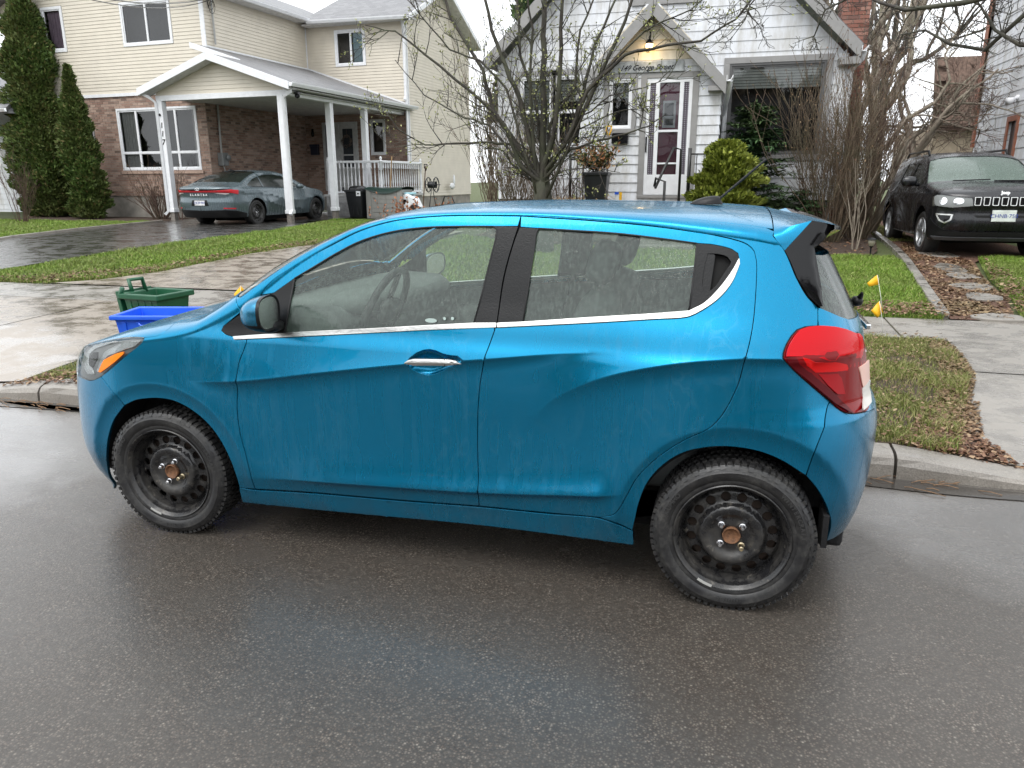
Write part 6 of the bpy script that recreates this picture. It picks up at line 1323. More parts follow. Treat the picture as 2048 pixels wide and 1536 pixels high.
def baluster(z0, z1, r=.026):
    h = z1-z0; return [(r, 0), (r, .16*h), (r*1.25, .17*h), (r*.55, .20*h), (r*1.05, .34*h), (r*.7, .55*h), (r*.5, .78*h), (r*1.2, .80*h), (r, .82*h), (r, h)]
bm = MB(); bm.lathe(baluster(1.20, 2.08), 8); BAL = bm.mesh('baluster', mat('white_painted_trim', (.76, .77, .79)), True)
for k in range(13): link('baluster', BAL, rw, (-.93+k*.137, 3.66, Z(1.20)))
for k in range(18): link('baluster', BAL, rw, (.78, 3.82+k*.150, Z(1.20)))
b = MB(); b.box(-1.05, .80, 3.62, 3.70, Z(2.06), Z(2.13)); b.box(-1.05, .80, 3.63, 3.69, Z(1.15), Z(1.21)); b.build('rail', WTRIM, rw, bevel=.01); b = MB(); b.box(.74, .82, 3.7, 6.45, Z(2.06), Z(2.13)); b.box(.75, .81, 3.7, 6.45, Z(1.15), Z(1.21)); b.build('rail', WTRIM, rw, bevel=.01)
bm = MB(); bm.lathe([(.05, 0), (.05, .12), (.055, .13), (.03, .17), (.05, .33), (.035, .55), (.028, .72), (.05, .75), (.052, .98), (.06, .99), (.06, 1.01), (.025, 1.03), (.045, 1.07), (.035, 1.12), (0, 1.14)], 12); NEW = bm.mesh('newel_post', WTRIM, True)
for u, d in ((-1.08, 3.66), (.79, 3.66), (.79, 6.4)): link('newel_post', NEW, rw, (u, d, Z(1.11)))
b = MB()
for k in range(26): x = 3.72+k*.104; b.box(.68, .70, x, x+.05, Z(1.12), Z(2.02))
tag(b.build('reed_screen', mat('brown_reed_screen', (.16, .10, .065), rough=.9, var=.3, scale=20), rw), kind='stuff')
# ---------------------------------------------------------------- white cottage with the gabled porch
O2 = Vector((-1.45, 12.6, .43)); T2 = Matrix.Translation(-O2)
H2 = thing('cottage', 'white board-sided cottage with grey-edged gables and a lit lamp over its porch door', 'house', O2)
F2 = lambda y, x=0: T2 @ frame((x, y, 0), (1, 0, 0), (0, 0, 1)); WT = lambda b: b
def mb2(): return MB(T2.copy())
apx, ez, sl = -1.42, 3.80, .98
def mclip(z): k = max(0, (z-3.72)/sl); return (-4.72+k*.93, 1.86-k)
opsM = [(-.12, 1.50, 2.02, 3.58), (-4.20, -3.60, 2.22, 3.50), (-3.46, -2.88, 2.22, 3.50)]
w = wall_part('front_wall', F2(13.2), -4.72, 1.86, 1.15, 7.1, opsM, WHITES, H2, mclip)
ops2 = [(-.26, 1.64, 1.90, 3.72), (-4.40, -2.70, 2.05, 3.66)]
boards(F2(13.2), -4.72, 1.86, 1.15, 5.6, .205, ops2, WHITED, w, mclip, single=True)
wall_part('foundation', F2(13.23), -4.70, 1.84, .2, 1.15, [], mat('grey_block_foundation', (.30, .29, .27), rough=.9, var=.2, scale=5), H2)
# side wall of the main block towards the drive
M = T2 @ frame((1.86, 0, 0), (0, 1, 0), (0, 0, 1)); w = wall_part('side_wall', M, 13.2, 20, .4, 3.8, [], WHITES, H2); boards(M, 13.2, 20, 1.15, 3.8, .205, [], WHITED, w)
M = T2 @ frame((-4.72, 0, 0), (0, -1, 0), (0, 0, 1)); wall_part('side_wall', M, -20, -13.2, .4, 3.8, [], WHITES, H2)
gt = mb2(); gt.box(1.74, 1.90, 13.14, 13.19, 1.15, 3.72); gt.build('corner_board', WTRIM, H2)
# main roof and rakes
rzz = lambda x: ez+.05+(2.06-x)*sl if x > apx else ez+.05+(x+4.92)*sl*.993
A_ = rzz(apx)
for x0 in (2.08, -4.94):
    b = mb2(); b.hexa([(x0, 12.85, rzz(x0)-.08), (apx, 12.85, A_-.08), (apx, 20.2, A_-.08), (x0, 20.2, rzz(x0)-.08)][::(1 if x0 < 0 else -1)], [(x0, 12.85, rzz(x0)), (apx, 12.85, A_), (apx, 20.2, A_), (x0, 20.2, rzz(x0))][::(1 if x0 < 0 else -1)]); b.build('roof', SHING, H2)
rake(F2(12.87), [(-4.92, rzz(-4.92)-.02), (apx, A_-.02), (2.06, rzz(2.06)-.02)], .26, .03, 'rake_board', GTRIM, H2)
b = mb2(); b.box(1.72, 2.06, 12.84, 13.2, 3.50, 3.62); b.build('eave_return', GTRIM, H2)
gutter(Vector((2.06, 12.84, 3.80))-O2, Vector((2.06, 20.0, 3.80))-O2, (1, 0, 0), H2)
pipe([(2.12, 12.95, 3.72), (2.10, 13.0, 3.60), (1.95, 13.12, 3.42), (1.95, 13.12, 3.0), (1.93, 13.12, 1.0)], .05, 'downspout', WTRIM, H2, T2, 8)
# upper window partly in frame
b = mb2(); b.box(-2.05, -.75, 13.14, 13.17, 4.72, 6.0); b.build('window_surround', GTRIM, H2)
# picture window, paired windows
window(F2(13.2), -.12, 1.50, 2.02, 3.58, H2, fr=.04, trim=mat('dark_window_frame', (.10, .10, .10), rough=.5), outer=(.11, GTRIM), blind=3.20, sash=.03)
window(F2(13.2), -4.20, -3.60, 2.22, 3.50, H2, fr=.04, trans=(2.86,), outer=(.10, GTRIM), blind=2.3); window(F2(13.2), -3.46, -2.88, 2.22, 3.50, H2, fr=.04, trans=(2.86,), outer=(.10, GTRIM), blind=3.1)
# porch
P0, P1 = -2.78, -.28
pclip = lambda z: (P0+max(0, (z-3.30)*.95), P1-max(0, (z-3.30)*.95))
opsP = [(-2.22, -1.86, 2.46, 3.26), (-1.57, -.77, 1.28, 3.28)]
w = wall_part('porch_wall', F2(12.0), P0, P1, 1.15, 4.5, opsP, WHITES, H2, pclip)
opsP2 = [(-2.34, -1.76, 2.34, 3.36), (-1.67, -.68, 1.24, 3.38)]
boards(F2(12.0), P0, P1, 1.15, 3.58, .165, opsP2, WHITED, w, pclip, single=True, proud=.022); boards(F2(12.0), P0, P1, 3.58, 4.45, .165, opsP2, IVORY, w, pclip, single=True, proud=.022)
M = T2 @ frame((P1, 0, 0), (0, 1, 0), (0, 0, 1)); w = wall_part('porch_side', M, 12.0, 13.2, 1.15, 3.4, [], WHITES, H2); boards(M, 12.0, 13.2, 1.15, 3.4, .165, [], WHITED, w, single=True, proud=.022)
M = T2 @ frame((P0, 0, 0), (0, -1, 0), (0, 0, 1)); w = wall_part('porch_side', M, -13.2, -12.0, 1.15, 3.4, [], WHITES, H2); boards(M, -13.2, -12.0, 1.15, 3.4, .165, [], WHITED, w, single=True, proud=.022)
b = mb2(); b.box(P0, P1, 12.02, 13.2, .2, 1.15); b.build('porch_foundation', mat('grey_block_foundation', (.30, .29, .27)), H2)
pa, pe = -1.50, 3.26; pz = lambda x: 4.52-abs(x-pa)*1.02
for sg, x0 in ((1, -.22), (-1, -2.80)):
    q = [(x0, 11.74, pz(x0)), (pa, 11.74, pz(pa)), (pa, 13.25, pz(pa)), (x0, 13.25, pz(x0))]
    if sg > 0: q = q[::-1]
    b = mb2(); b.hexa([(x, y, z-.07) for x, y, z in q], q); b.build('porch_roof', SHING, H2)
rake(F2(11.76), [(-2.82, pz(-2.82)), (pa, pz(pa)), (-.20, pz(-.20))], .25, .03, 'rake_board', GTRIM, H2)
b = mb2(); b.box(-.50, -.22, 11.75, 12.0, 3.02, 3.10); b.build('eave_return', GTRIM, H2); b = mb2(); b.box(-2.80, -2.60, 11.75, 12.0, 3.02, 3.10); b.build('eave_return', GTRIM, H2)
gutter(Vector((-.20, 11.74, 3.26))-O2, Vector((-.20, 13.2, 3.26))-O2, (1, 0, 0), H2)
pipe([(-.14, 11.86, 3.18), (-.15, 11.95, 3.05), (-.20, 12.9, 2.86), (-.20, 13.08, 2.70), (-.20, 13.08, 1.0)], .045, 'downspout', WTRIM, H2, T2, 8)
window(F2(12.0), -2.22, -1.86, 2.46, 3.26, H2, fr=.03, outer=(.09, GTRIM), blind=3.0)
# storm door: white leaf, leaded side strips, wine-red door behind
dr = part('storm_door', H2, 'white storm door with patterned side strips over a wine-red door'); M = F2(12.0)
b = MB(M); b.box(-1.68, -1.57, 1.24, 3.37, -.02, .035); b.box(-.77, -.66, 1.24, 3.37, -.02, .035); b.box(-1.57, -.77, 3.28, 3.37, -.02, .035); b.box(-1.68, -.66, 1.20, 1.25, -.02, .06); b.build('door_frame', GTRIM, dr, bevel=.004)
b = MB(M); b.box(-1.57, -1.51, 1.26, 3.28, -.01, .02); b.box(-.83, -.77, 1.26, 3.28, -.01, .02); b.box(-1.51, -.83, 3.20, 3.28, -.01, .02); b.box(-1.51, -.83, 1.26, 1.62, -.01, .02)
b.box(-1.41, -1.34, 1.62, 3.20, -.01, .02); b.box(-.99, -.92, 1.62, 3.20, -.01, .02); b.box(-1.34, -.99, 2.36, 2.40, -.01, .018); b.box(-1.34, -.99, 1.80, 1.83, -.01, .018); b.build('door_leaf', WTRIM, dr, bevel=.003)
s = NT('leaded_strip_glass'); ck = s.voro(1, s.coord('Object', (28, 28, 28)), rand=0); s.set(Base_Color=s.mix(s.ramp(ck, [(.28, 0), (.34, 1)]), (.33, .32, .36), (.07, .055, .07)), Roughness=.25)
b = MB(M); b.quad((-1.51, 1.62, .0), (-1.41, 1.62, .0), (-1.41, 3.20, .0), (-1.51, 3.20, .0)); b.quad((-.92, 1.62, .0), (-.83, 1.62, .0), (-.83, 3.20, .0), (-.92, 3.20, .0)); b.build('leaded_strip', s.m, dr)
b = MB(M); b.box(-1.34, -.99, 1.62, 3.20, -.09, -.06); b.build('inner_door', mat('wine_red_door', (.22, .03, .075), rough=.45), dr)
b = MB(M); b.box(-1.28, -1.05, 2.44, 2.90, -.06, -.045); b.box(-1.26, -1.07, 2.46, 2.88, -.06, -.04); b.box(-1.28, -1.05, 2.60, 2.62, -.06, -.03); b.build('door_light_frame', WTRIM, dr)
b = MB(M); b.quad((-1.245, 2.64, -.038), (-1.085, 2.64, -.038), (-1.085, 2.86, -.038), (-1.245, 2.86, -.038)); b.quad((-1.245, 2.48, -.038), (-1.085, 2.48, -.038), (-1.085, 2.59, -.038), (-1.245, 2.59, -.038)); b.build('door_light', mat('dark_door_glass', (.05, .06, .07), rough=.1), dr)
b = MB(M); b.quad((-1.34, 1.62, .004), (-.99, 1.62, .004), (-.99, 3.20, .004), (-1.34, 3.20, .004)); b.build('door_pane', HGLASS, dr)
b = MB(M); b.tube([(-1.545, 2.02, .02), (-1.545, 2.02, .05), (-1.545, 2.28, .05), (-1.545, 2.28, .02)], .013, 6); b.build('door_handle', GLOSSBLACK, dr)
# sign board with the address
sg = thing('address_sign', 'weathered grey board lettered 149 George Street above the cottage door', 'sign', (-1.62, 11.96, 3.46))
b = MB(); b.box(-.62, .68, -.02, .01, -.085, .10); b.build('board', mat('weathered_grey_board', (.30, .32, .33), rough=.85, var=.35, scale=9), sg, bevel=.006)
lettering('lettering', '149 George Street', .125, frame((.02, -.022, -.005), (1, 0, 0), (0, 0, 1)), GLOSSBLACK, sg, .002, .45, .0015, .98)
# porch lamp
lp = thing('porch_lamp', 'black lantern glowing warm yellow under the porch gable', 'lamp', (-1.55, 11.86, 3.86))
b = MB(); b.tube([(0, .10, .20), (0, .10, .02), (0, 0, .10), (0, 0, .04)], .010, 6); b.lathe([(.0, .06), (.03, .04), (.075, -.02), (.08, -.03)], 10); b.build('bracket', GLOSSBLACK, lp, smooth=True)
b = MB(); b.lathe([(.07, -.03), (.055, -.10), (.02, -.125), (0, -.13)], 12); b.build('lamp_globe', mat('glowing_globe', (1, .8, .45), emit=((1, .62, .22), 5)), lp, smooth=True)
li = bpy.data.lights.new('porch_bulb', 'POINT'); li.energy = .8; li.color = (1, .72, .36); li.shadow_soft_size = .06; lo = bpy.data.objects.new('porch_bulb', li); COL.objects.link(lo); lo.location = (-1.55, 11.84, 3.64)
mbx = thing('mailbox', 'black wall mailbox under the small cottage window beside the door', 'mailbox', (-2.02, 11.92, 2.26)); b = MB(); b.box(-.15, .15, -.05, .06, -.09, .06); b.prism([(-.15, .06), (.15, .06), (.13, .10), (-.13, .10)], -.06, .06, 'y'); b.build('mailbox_body', GLOSSBLACK, mbx, bevel=.008)
# steps, landing, black railings
st = part('steps', H2)
for i in range(4): b = mb2(); b.box(-2.0 if i > 2 else -1.75, -.55, 11.0-(3-i)*.28, 12.0, .3, .48+.2*i); b.build('step', CONC, st, bevel=.01)
BLK = mat('black_painted_iron', (.012, .012, .012), rough=.35)
rl = part('step_railing', H2, 'black iron pipe railings at the cottage steps')
b = mb2(); b.tube([(-1.05, 10.25, .55), (-1.05, 10.25, 1.50), (-1.20, 10.30, 1.55), (-1.22, 10.32, 1.42)], .022, 8); b.tube([(-1.2, 10.28, 1.40), (-.98, 11.0, 2.05), (-.86, 11.05, 2.02), (-.86, 11.05, 1.1)], .022, 8); b.tube([(-.72, 11.2, 1.0), (-.72, 11.2, 2.05)], .03, 8); b.tube([(-.72, 11.2, 1.95), (-.25, 11.2, 1.95), (-.25, 11.2, 1.0)], .014, 6)
for k in range(3): b.tube([(-.60+k*.12, 11.2, 1.08), (-.60+k*.12, 11.2, 1.95)], .008, 5)
b.build('handrail', BLK, rl, smooth=True)
b = mb2()
for k in range(7): b.tube([(-2.78+k*.11, 11.2, 1.05), (-2.78+k*.11, 11.2, 1.88)], .010, 5)
b.tube([(-2.80, 11.2, 1.05), (-2.80, 11.2, 1.98)], .022, 6); b.tube([(-2.80, 11.2, 1.88), (-2.05, 11.2, 1.88)], .014, 6); b.build('handrail', BLK, rl, smooth=True)
# chimney
ch = part('chimney', H2); cm = [F2(13.9, 0), T2 @ frame((2.28, 0, 0), (0, 1, 0), (0, 0, 1)), T2 @ frame((1.80, 0, 0), (0, -1, 0), (0, 0, 1))]
b = mb2(); b.box(1.81, 2.27, 13.91, 14.5, .4, 6.4); b.build('chimney_core', MORTAR, ch)
bricks(cm[0], 1.80, 2.28, .45, 6.4, [], BRICKR, ch); bricks(cm[1], 13.9, 14.5, .45, 6.4, [], BRICKR, ch); bricks(cm[2], -14.5, -13.9, 3.0, 6.4, [], BRICKR, ch)

# ---------------------------------------------------------------- white house at the right edge
O3 = Vector((5.2, 15, .43)); T3 = Matrix.Translation(-O3); H3 = thing('neighbour_house', 'white board-sided house with orange-brown corner trim at the right edge', 'house', O3)
M = T3 @ frame((5.2, 0, 0), (0, -1, 0), (0, 0, 1)); ops = [(-15.05, -14.55, .9, 2.62)]
w = wall_part('side_wall', M, -17.1, -11.0, .5, 6.5, ops, WHITED, H3); boards(M, -17.1, -11.0, .8, 6.5, .215, [(-15.15, -14.45, .85, 2.72), (-13.2, -12.2, 3.75, 4.9)], WHITED, w, single=True)
b = MB(T3.copy()); b.box(5.36, 9, 11.0, 17.05, .3, 6.4); b.build('house_core', WHITES, H3); ORB = mat('orange_brown_trim', (.30, .11, .06), rough=.6)
b = MB(T3.copy()); b.box(5.14, 5.28, 17.05, 17.17, 2.2, 6.5); b.hexa([(5.13, 17.05, 3.0), (5.13, 17.35, 3.0), (5.3, 17.35, 3.0), (5.3, 17.05, 3.0)], [(5.13, 17.05, 6.5), (5.13, 17.2, 6.5), (5.3, 17.2, 6.5), (5.3, 17.05, 6.5)]); b.build('corner_trim', ORB, H3)
d3 = part('side_door', H3); b = MB(M); b.box(-15.12, -15.03, .85, 2.70, 0, .03); b.box(-14.57, -14.48, .85, 2.70, 0, .03); b.box(-15.03, -14.57, 2.60, 2.70, 0, .03); b.build('door_frame', ORB, d3); b = MB(M); b.box(-15.03, -14.57, .85, 2.6, -.08, -.04); b.build('door_leaf', mat('dark_brown_door', (.045, .028, .022), rough=.4), d3)
window(M, -13.15, -12.25, 3.8, 4.85, H3, fr=.05)
b = MB(M); q = Vector((-14.72, 3.02, .0)); b.lathe([(.05, 0), (.05, .05), (.02, .06)], 12, (q.x, q.y, q.z)); b.tube([(-14.72, 3.02, .05), (-14.66, 2.98, .12)], [.03, .03]); b.tube([(-14.66, 2.98, .10), (-14.60, 2.94, .22)], [.045, .075], 12); b.build('flood_lamp', WTRIM, H3, smooth=True)
# garage and houses behind
O4 = Vector((3.9, 24, .43)); T4 = Matrix.Translation(-O4); G4 = thing('garage', 'tan garage with steep brown shingled roof behind the black off-roader', 'garage', O4)
BRSH = mat('brown_shingles', (.13, .085, .065), rough=.9, var=.4, scale=14); TAN = mat('tan_stucco', (.33, .27, .20), rough=.9, var=.15)
M = T4 @ frame((0, 22.5, 0), (1, 0, 0), (0, 0, 1)); b = MB(M); backing(b, 5.6, 9.5, .3, 3.0, []); b.build('wall', TAN, G4)
b = MB(T4.copy()); b.box(5.6, 9.5, 22.6, 28, .3, 3.0); b.build('wall', TAN, G4)
rf4 = part('roof', G4)
for k in range(9):
    z = 2.95+k*.21; y = 22.2+k*.085
    for i in range(9):
        x = 5.5+i*.5+(.25 if k % 2 else 0); b = MB(T4.copy()); e = rnd.uniform(0, .02); b.hexa([(x, y-.03-e, z), (x+.49, y-.03-e, z), (x+.49, y+.02, z), (x, y+.02, z)], [(x, y+.05, z+.24), (x+.49, y+.05, z+.24), (x+.49, y+.08, z+.24), (x, y+.08, z+.24)]); b.build('shingle', BRSH, rf4)
b = MB(T4.copy()); b.hexa([(5.5, 22.25, 2.85), (9.9, 22.25, 2.85), (9.9, 22.4, 2.85), (5.5, 22.4, 2.85)], [(5.5, 23.05, 4.8), (9.9, 23.05, 4.8), (9.9, 23.2, 4.8), (5.5, 23.2, 4.8)]); b.build('roof_deck', BRSH, G4)
O5 = Vector((1.9, 27, .43)); T5 = Matrix.Translation(-O5); G5 = thing('shed', 'low dark shed with lattice panel far down the drive', 'shed', O5)
b = MB(T5.copy()); b.box(.6, 3.9, 24.5, 28, .3, 2.35); b.build('wall', mat('dark_shed_boards', (.07, .06, .055), rough=.9, var=.3), G5); b = MB(T5.copy()); b.hexa([(.4, 24.2, 2.35), (4.1, 24.2, 2.35), (4.1, 28, 2.5), (.4, 28, 2.5)], [(.4, 24.2, 2.45), (4.1, 24.2, 2.45), (4.1, 28, 2.9), (.4, 28, 2.9)]); b.build('roof', SHING, G5)
b = MB(T5 @ frame((0, 24.45, 0), (1, 0, 0), (0, 0, 1)))
for k in range(15): x = 2.0+k*.11; b.tube([(x, 1.2, 0), (x+.9, 2.1, 0)], .012, 3); b.tube([(x, 2.1, .01), (x+.9, 1.2, .01)], .012, 3)
tag(b.build('lattice', mat('grey_lattice', (.30, .30, .30), rough=.8), G5), kind='stuff')
# far left neighbours
O6 = Vector((-27, 19, .43)); T6 = Matrix.Translation(-O6); H6 = thing('neighbour_house', 'white-sided house with brick pier beyond the tall evergreens', 'house', O6)
M = T6 @ frame((0, 21, 0), (1, 0, 0), (0, 0, 1)); w = wall_part('wall', M, -34, -24.2, .3, 3.6, [], WHITES, H6); boards(M, -34, -24.2, .5, 3.5, .2, [], WHITED, w)
M = T6 @ frame((0, 17.3, 0), (1, 0, 0), (0, 0, 1)); w = wall_part('brick_pier', M, -21.8, -21.3, .3, 3.55, [], MORTAR, H6); bricks(M, -21.8, -21.3, .4, 3.5, [], BRICK, w)
b = MB(T6.copy()); b.box(-21.8, -21.3, 17.31, 17.9, .3, 3.5); b.build('pier_core', BRICK, H6)
b = MB(T6.copy()); b.hexa([(-27, 16.6, 3.55), (-21.2, 16.6, 3.55), (-21.2, 22, 3.55), (-27, 22, 3.55)], [(-27, 16.6, 3.7), (-21.2, 16.6, 3.7), (-22.6, 19.5, 5.2), (-27, 19.5, 5.2)]); b.build('roof', SHING, H6); gutter(Vector((-27, 16.6, 3.68))-O6, Vector((-21.2, 16.6, 3.68))-O6, (0, -1, 0), H6)
# ---------------------------------------------------------------- trees and shrubs
def bark(name, c, c2, sc=14):
    s = NT(name); n = s.noise(1, 5, .65, s.coord('Object', (sc, sc, sc*.25))); g = s.ramp(s.noise(2.2, 4), [(.45, 0), (.65, 1)]); col = s.mix(s.ramp(n, [(.35, 0), (.68, 1)]), c, c2); col = s.mix(s.math('MULTIPLY', g, .35), col, (.10, .12, .06)); s.set(Base_Color=col, Roughness=.75, Normal=s.bump(n, .5, .01)); return s.m
BARK = bark('mossy_wet_bark', (.018, .015, .012), (.058, .049, .037)); BARKD = bark('dark_wet_bark', (.020, .017, .015), (.055, .044, .036)); BARKP = bark('pale_bark', (.16, .13, .10), (.34, .29, .23)); BARKR = bark('reddish_twig_bark', (.075, .045, .035), (.17, .105, .080)); BARKB = bark('brown_twig_bark', (.080, .055, .036), (.22, .16, .108))
BUD = blade_mat('opening_buds', [(0, (.19, .22, .06)), (.5, (.30, .33, .12)), (1, (.42, .42, .20))])
class Twigs:
    """collects tapered limbs; grows smaller ones from them"""
    def __init__(s, seed): s.b = MB(); s.r = random.Random(seed); s.buds = []; s.fine = MB()
    def limb(s, pts, r0, r1, n=7): s.b.tube(pts, [r0+(r1-r0)*i/(len(pts)-1) for i in range(len(pts))], n)
    def grow(s, p, d, L, r, depth, n=5, spread=.6, up=.25, wig=.16, kids=(3, 5), bud=0, minr=.0022):
        """one curved limb and, to the given depth, its side shoots"""
        k = max(3, int(L/.16)); pts = [Vector(p)]; d = Vector(d).normalized()
        for i in range(k):
            d = (d+Vector((s.r.gauss(0, wig), s.r.gauss(0, wig), s.r.gauss(0, wig)+up*.25))).normalized(); pts.append(pts[-1]+d*(L/k))
        mb = s.b if r > .008 else s.fine; mb.tube(pts, [max(minr, r*(1-.72*i/k)) for i in range(k+1)], n if r > .012 else 3, cap=False)
        if bud and depth <= 1:
            for q in pts[1:]:
                if s.r.random() < bud: s.buds.append((q, d))
        if depth <= 0:
            if bud: s.buds.append((pts[-1], d))
            return
        for _ in range(s.r.randint(*kids)):
            t = s.r.uniform(.22, .97); i = min(k-1, int(t*k)); q = pts[i].lerp(pts[i+1], t*k-i); a = s.r.uniform(0, 2*PI); o = d.orthogonal().normalized(); o = (o*math.cos(a)+d.cross(o)*math.sin(a)); dd = (pts[i+1]-pts[i]).normalized()*(1-spread*.5)+o*spread+Vector((0, 0, up*.5))
            s.grow(q, dd, L*s.r.uniform(.42, .68), max(minr, r*(1-.6*t)*.62), depth-1, n-1 if n > 4 else 4, spread, up, wig, kids, bud, minr)
    def along(s, pts, n, L, r, depth, t0=.25, **k):
        pts = [Vector(p) for p in pts]; m = len(pts)-1
        for _ in range(n):
            t = s.r.uniform(t0, 1)*m; i = min(m-1, int(t)); q = pts[i].lerp(pts[i+1], t-i); d = (pts[i+1]-pts[i]).normalized(); a = s.r.uniform(0, 2*PI); o = d.orthogonal().normalized(); o = o*math.cos(a)+d.cross(o)*math.sin(a)
            s.grow(q, d*.55+o*.75+Vector((0, 0, .15)), L*s.r.uniform(.5, 1.2)*(1-.4*t/m), r, depth, **k)
    def bud_mesh(s, size):
        v = []; f = []
        for p, d in s.buds:
            for _ in range(2 if size > .01 else 1):
                a = s.r.uniform(0, 2*PI); o = d.orthogonal().normalized(); o = o*math.cos(a)+d.cross(o)*math.sin(a); t = (d*.8+o*.6).normalized(); w = t.cross(o).normalized()*size*.28; L = size*s.r.uniform(.6, 1.3); k = len(v)
                v += [p-w*.4, p+w*.4, p+t*L*.5+w, p+t*L, p+t*L*.5-w]; f += [(k, k+1, k+2), (k, k+2, k+4), (k+4, k+2, k+3)]
        return np.array([tuple(x) for x in v]), np.array(f)
    def finish(s, root, m, mf=None, budsize=0, bm=None, names=('trunk', 'twigs')):
        o = Vector(root.location); off = Matrix.Translation(-o)
        if s.b.v: me = s.b.mesh(names[0], m, True); me.transform(off); link(names[0], me, root)
        if s.fine.v: me = s.fine.mesh(names[1], mf or m, True); me.transform(off); tag(link(names[1], me, root), kind='stuff')
        if budsize and s.buds: V, F = s.bud_mesh(budsize); tag(link('buds', np_mesh('buds', V-np.array(o), F, bm or BUD, smooth=False), root), kind='stuff')
def pxp(l, y): return [at(px, py, yy) for (px, py), yy in zip(l, np.linspace(y[0], y[1], len(l)))]
# the budding tree before the cottage: main stems follow the photograph, standing at their own depths
TY = 9.6; tb = at(1086, 445, TY); tb.z = G(TY)
CT = thing('budding_tree', 'bare many-stemmed tree with opening green buds in front of the white cottage', 'tree', tb); t = Twigs(11)
tk = [tb+Vector((0, 0, -.1)), at(1086, 400, TY), at(1084, 368, TY), at(1082, 345, TY)]; t.b.tube(tk, [.19, .155, .13, .06], 14)
stems = [([(1084, 352), (1086, 280), (1088, 200), (1086, 110), (1090, 0), (1092, -90)], (9.6, 9.7), .085, .045), ([(1083, 350), (1108, 270), (1118, 180), (1122, 60), (1128, -60)], (9.6, 9.2), .065, .03), ([(1080, 355), (1062, 285), (1040, 200), (1010, 130), (985, 60), (960, -40)], (9.6, 9.5), .065, .03),
 ([(1078, 358), (1040, 300), (985, 220), (965, 140), (900, 30), (880, -40)], (9.6, 9.9), .06, .025), ([(1088, 350), (1120, 300), (1170, 215), (1215, 120), (1250, 40), (1280, -50)], (9.6, 9.4), .06, .025), ([(1090, 345), (1135, 280), (1165, 190), (1190, 90), (1240, -20)], (9.6, 10.0), .055, .022),
 ([(1092, 340), (1130, 290), (1175, 180), (1250, 110), (1330, 90), (1400, 82), (1470, 40), (1500, 0)], (9.6, 8.8), .045, .012), ([(1078, 362), (1040, 330), (1010, 250), (940, 180), (850, 110), (790, 62), (730, 50)], (9.6, 9.0), .05, .010), ([(1082, 360), (1020, 290), (985, 285), (915, 287), (850, 290), (800, 262), (765, 215)], (9.6, 9.2), .035, .008),
 ([(1080, 365), (1055, 345), (1010, 290), (980, 250), (930, 235), (850, 190), (790, 120)], (9.6, 10.2), .04, .008), ([(1076, 372), (1050, 350), (1020, 325), (1005, 300), (960, 290)], (9.6, 9.4), .03, .010), ([(1090, 355), (1140, 300), (1200, 280), (1250, 268), (1300, 250), (1330, 230)], (9.6, 9.0), .032, .008),
 ([(1085, 300), (1070, 200), (1040, 110), (1035, 0), (1030, -60)], (9.65, 9.9), .045, .02), ([(1100, 250), (1150, 170), (1160, 60), (1200, -30)], (9.6, 9.9), .04, .018), ([(1065, 270), (1060, 170), (1065, 60), (1050, -60)], (9.6, 9.2), .04, .02), ([(1090, 365), (1130, 340), (1190, 335), (1240, 345)], (9.6, 9.1), .02, .006), ([(1160, 235), (1220, 190), (1290, 175), (1350, 150)], (9.5, 9.1), .02, .005), ([(1015, 180), (960, 120), (900, 100), (840, 30), (800, -30)], (9.5, 9.2), .028, .008), ([(1200, 150), (1290, 60), (1380, 20), (1450, -40)], (9.4, 9.0), .025, .008), ([(1100, 320), (1150, 260), (1230, 225), (1290, 215)], (9.6, 9.3), .022, .006)]
for l, y, r0, r1 in stems:
    l = [(1084+(8 if l[2][0] > 1086 else -8), 396)]+l; p = pxp(l, y); q = []
    for i in range(len(p)-1):
        for k in range(3): q.append(p[i].lerp(p[i+1], k/3)+Vector((t.r.gauss(0, .008), t.r.gauss(0, .01), t.r.gauss(0, .008))))
    q.append(p[-1]); r0 *= .86; r1 *= .7; t.limb(q, r0, r1, 8 if r0 > .04 else 6)
    t.along(q, 11 if r0 > .03 else 9, .85 if r0 > .03 else .6, .011, 2, .18, spread=.55, up=.22, wig=.13, kids=(2, 4), bud=.16, minr=.0032)
t.finish(CT, BARK, BARKD, .036)
def bare_tree(label, x, y, H, r, seed, stems=3, depth=3, m=BARKD, mf=BARKR, lean=(0, 0), group=None, kids=(3, 5), L=.55, fork=.3, up=.25, spread=.6, minr=.006, name='bare_tree'):
    root = thing(name, label, 'tree', (x, y, G(y)), group=group); t = Twigs(seed); base = Vector((x, y, G(y)-.1)); f = H*fork
    tp = [base, base+Vector((lean[0]*.3, lean[1]*.3, f*.5)), base+Vector((lean[0]*.6, lean[1]*.6, f))]; t.b.tube(tp, [r*1.2, r, r*.85], 9)
    for k in range(stems):
        a = 2*PI*k/stems+t.r.uniform(-.4, .4); s = t.r.uniform(.25, .5); d = Vector((math.cos(a)*s+lean[0]*.25, math.sin(a)*s, 1)); t.grow(tp[-1], d, (H-f)*.75, r*.62, depth, 7, spread, up, .12, kids, 0, minr)
    t.finish(root, m, mf); return root
bare_tree('slender bare tree rising behind the brick chimney right of the cottage', 3.0, 19, 9, .16, 21, 3, 3, BARKP, BARKR)
bare_tree('bare tree with ruddy twigs behind the driveway, left of the garage roof', 4.4, 25, 10, .2, 22, 4, 3, BARKP, BARKR)
bare_tree('bare tree far behind the parked black off-roader between shed and garage', 2.6, 31, 12, .25, 23, 4, 3, BARKD, BARKR, minr=.009)
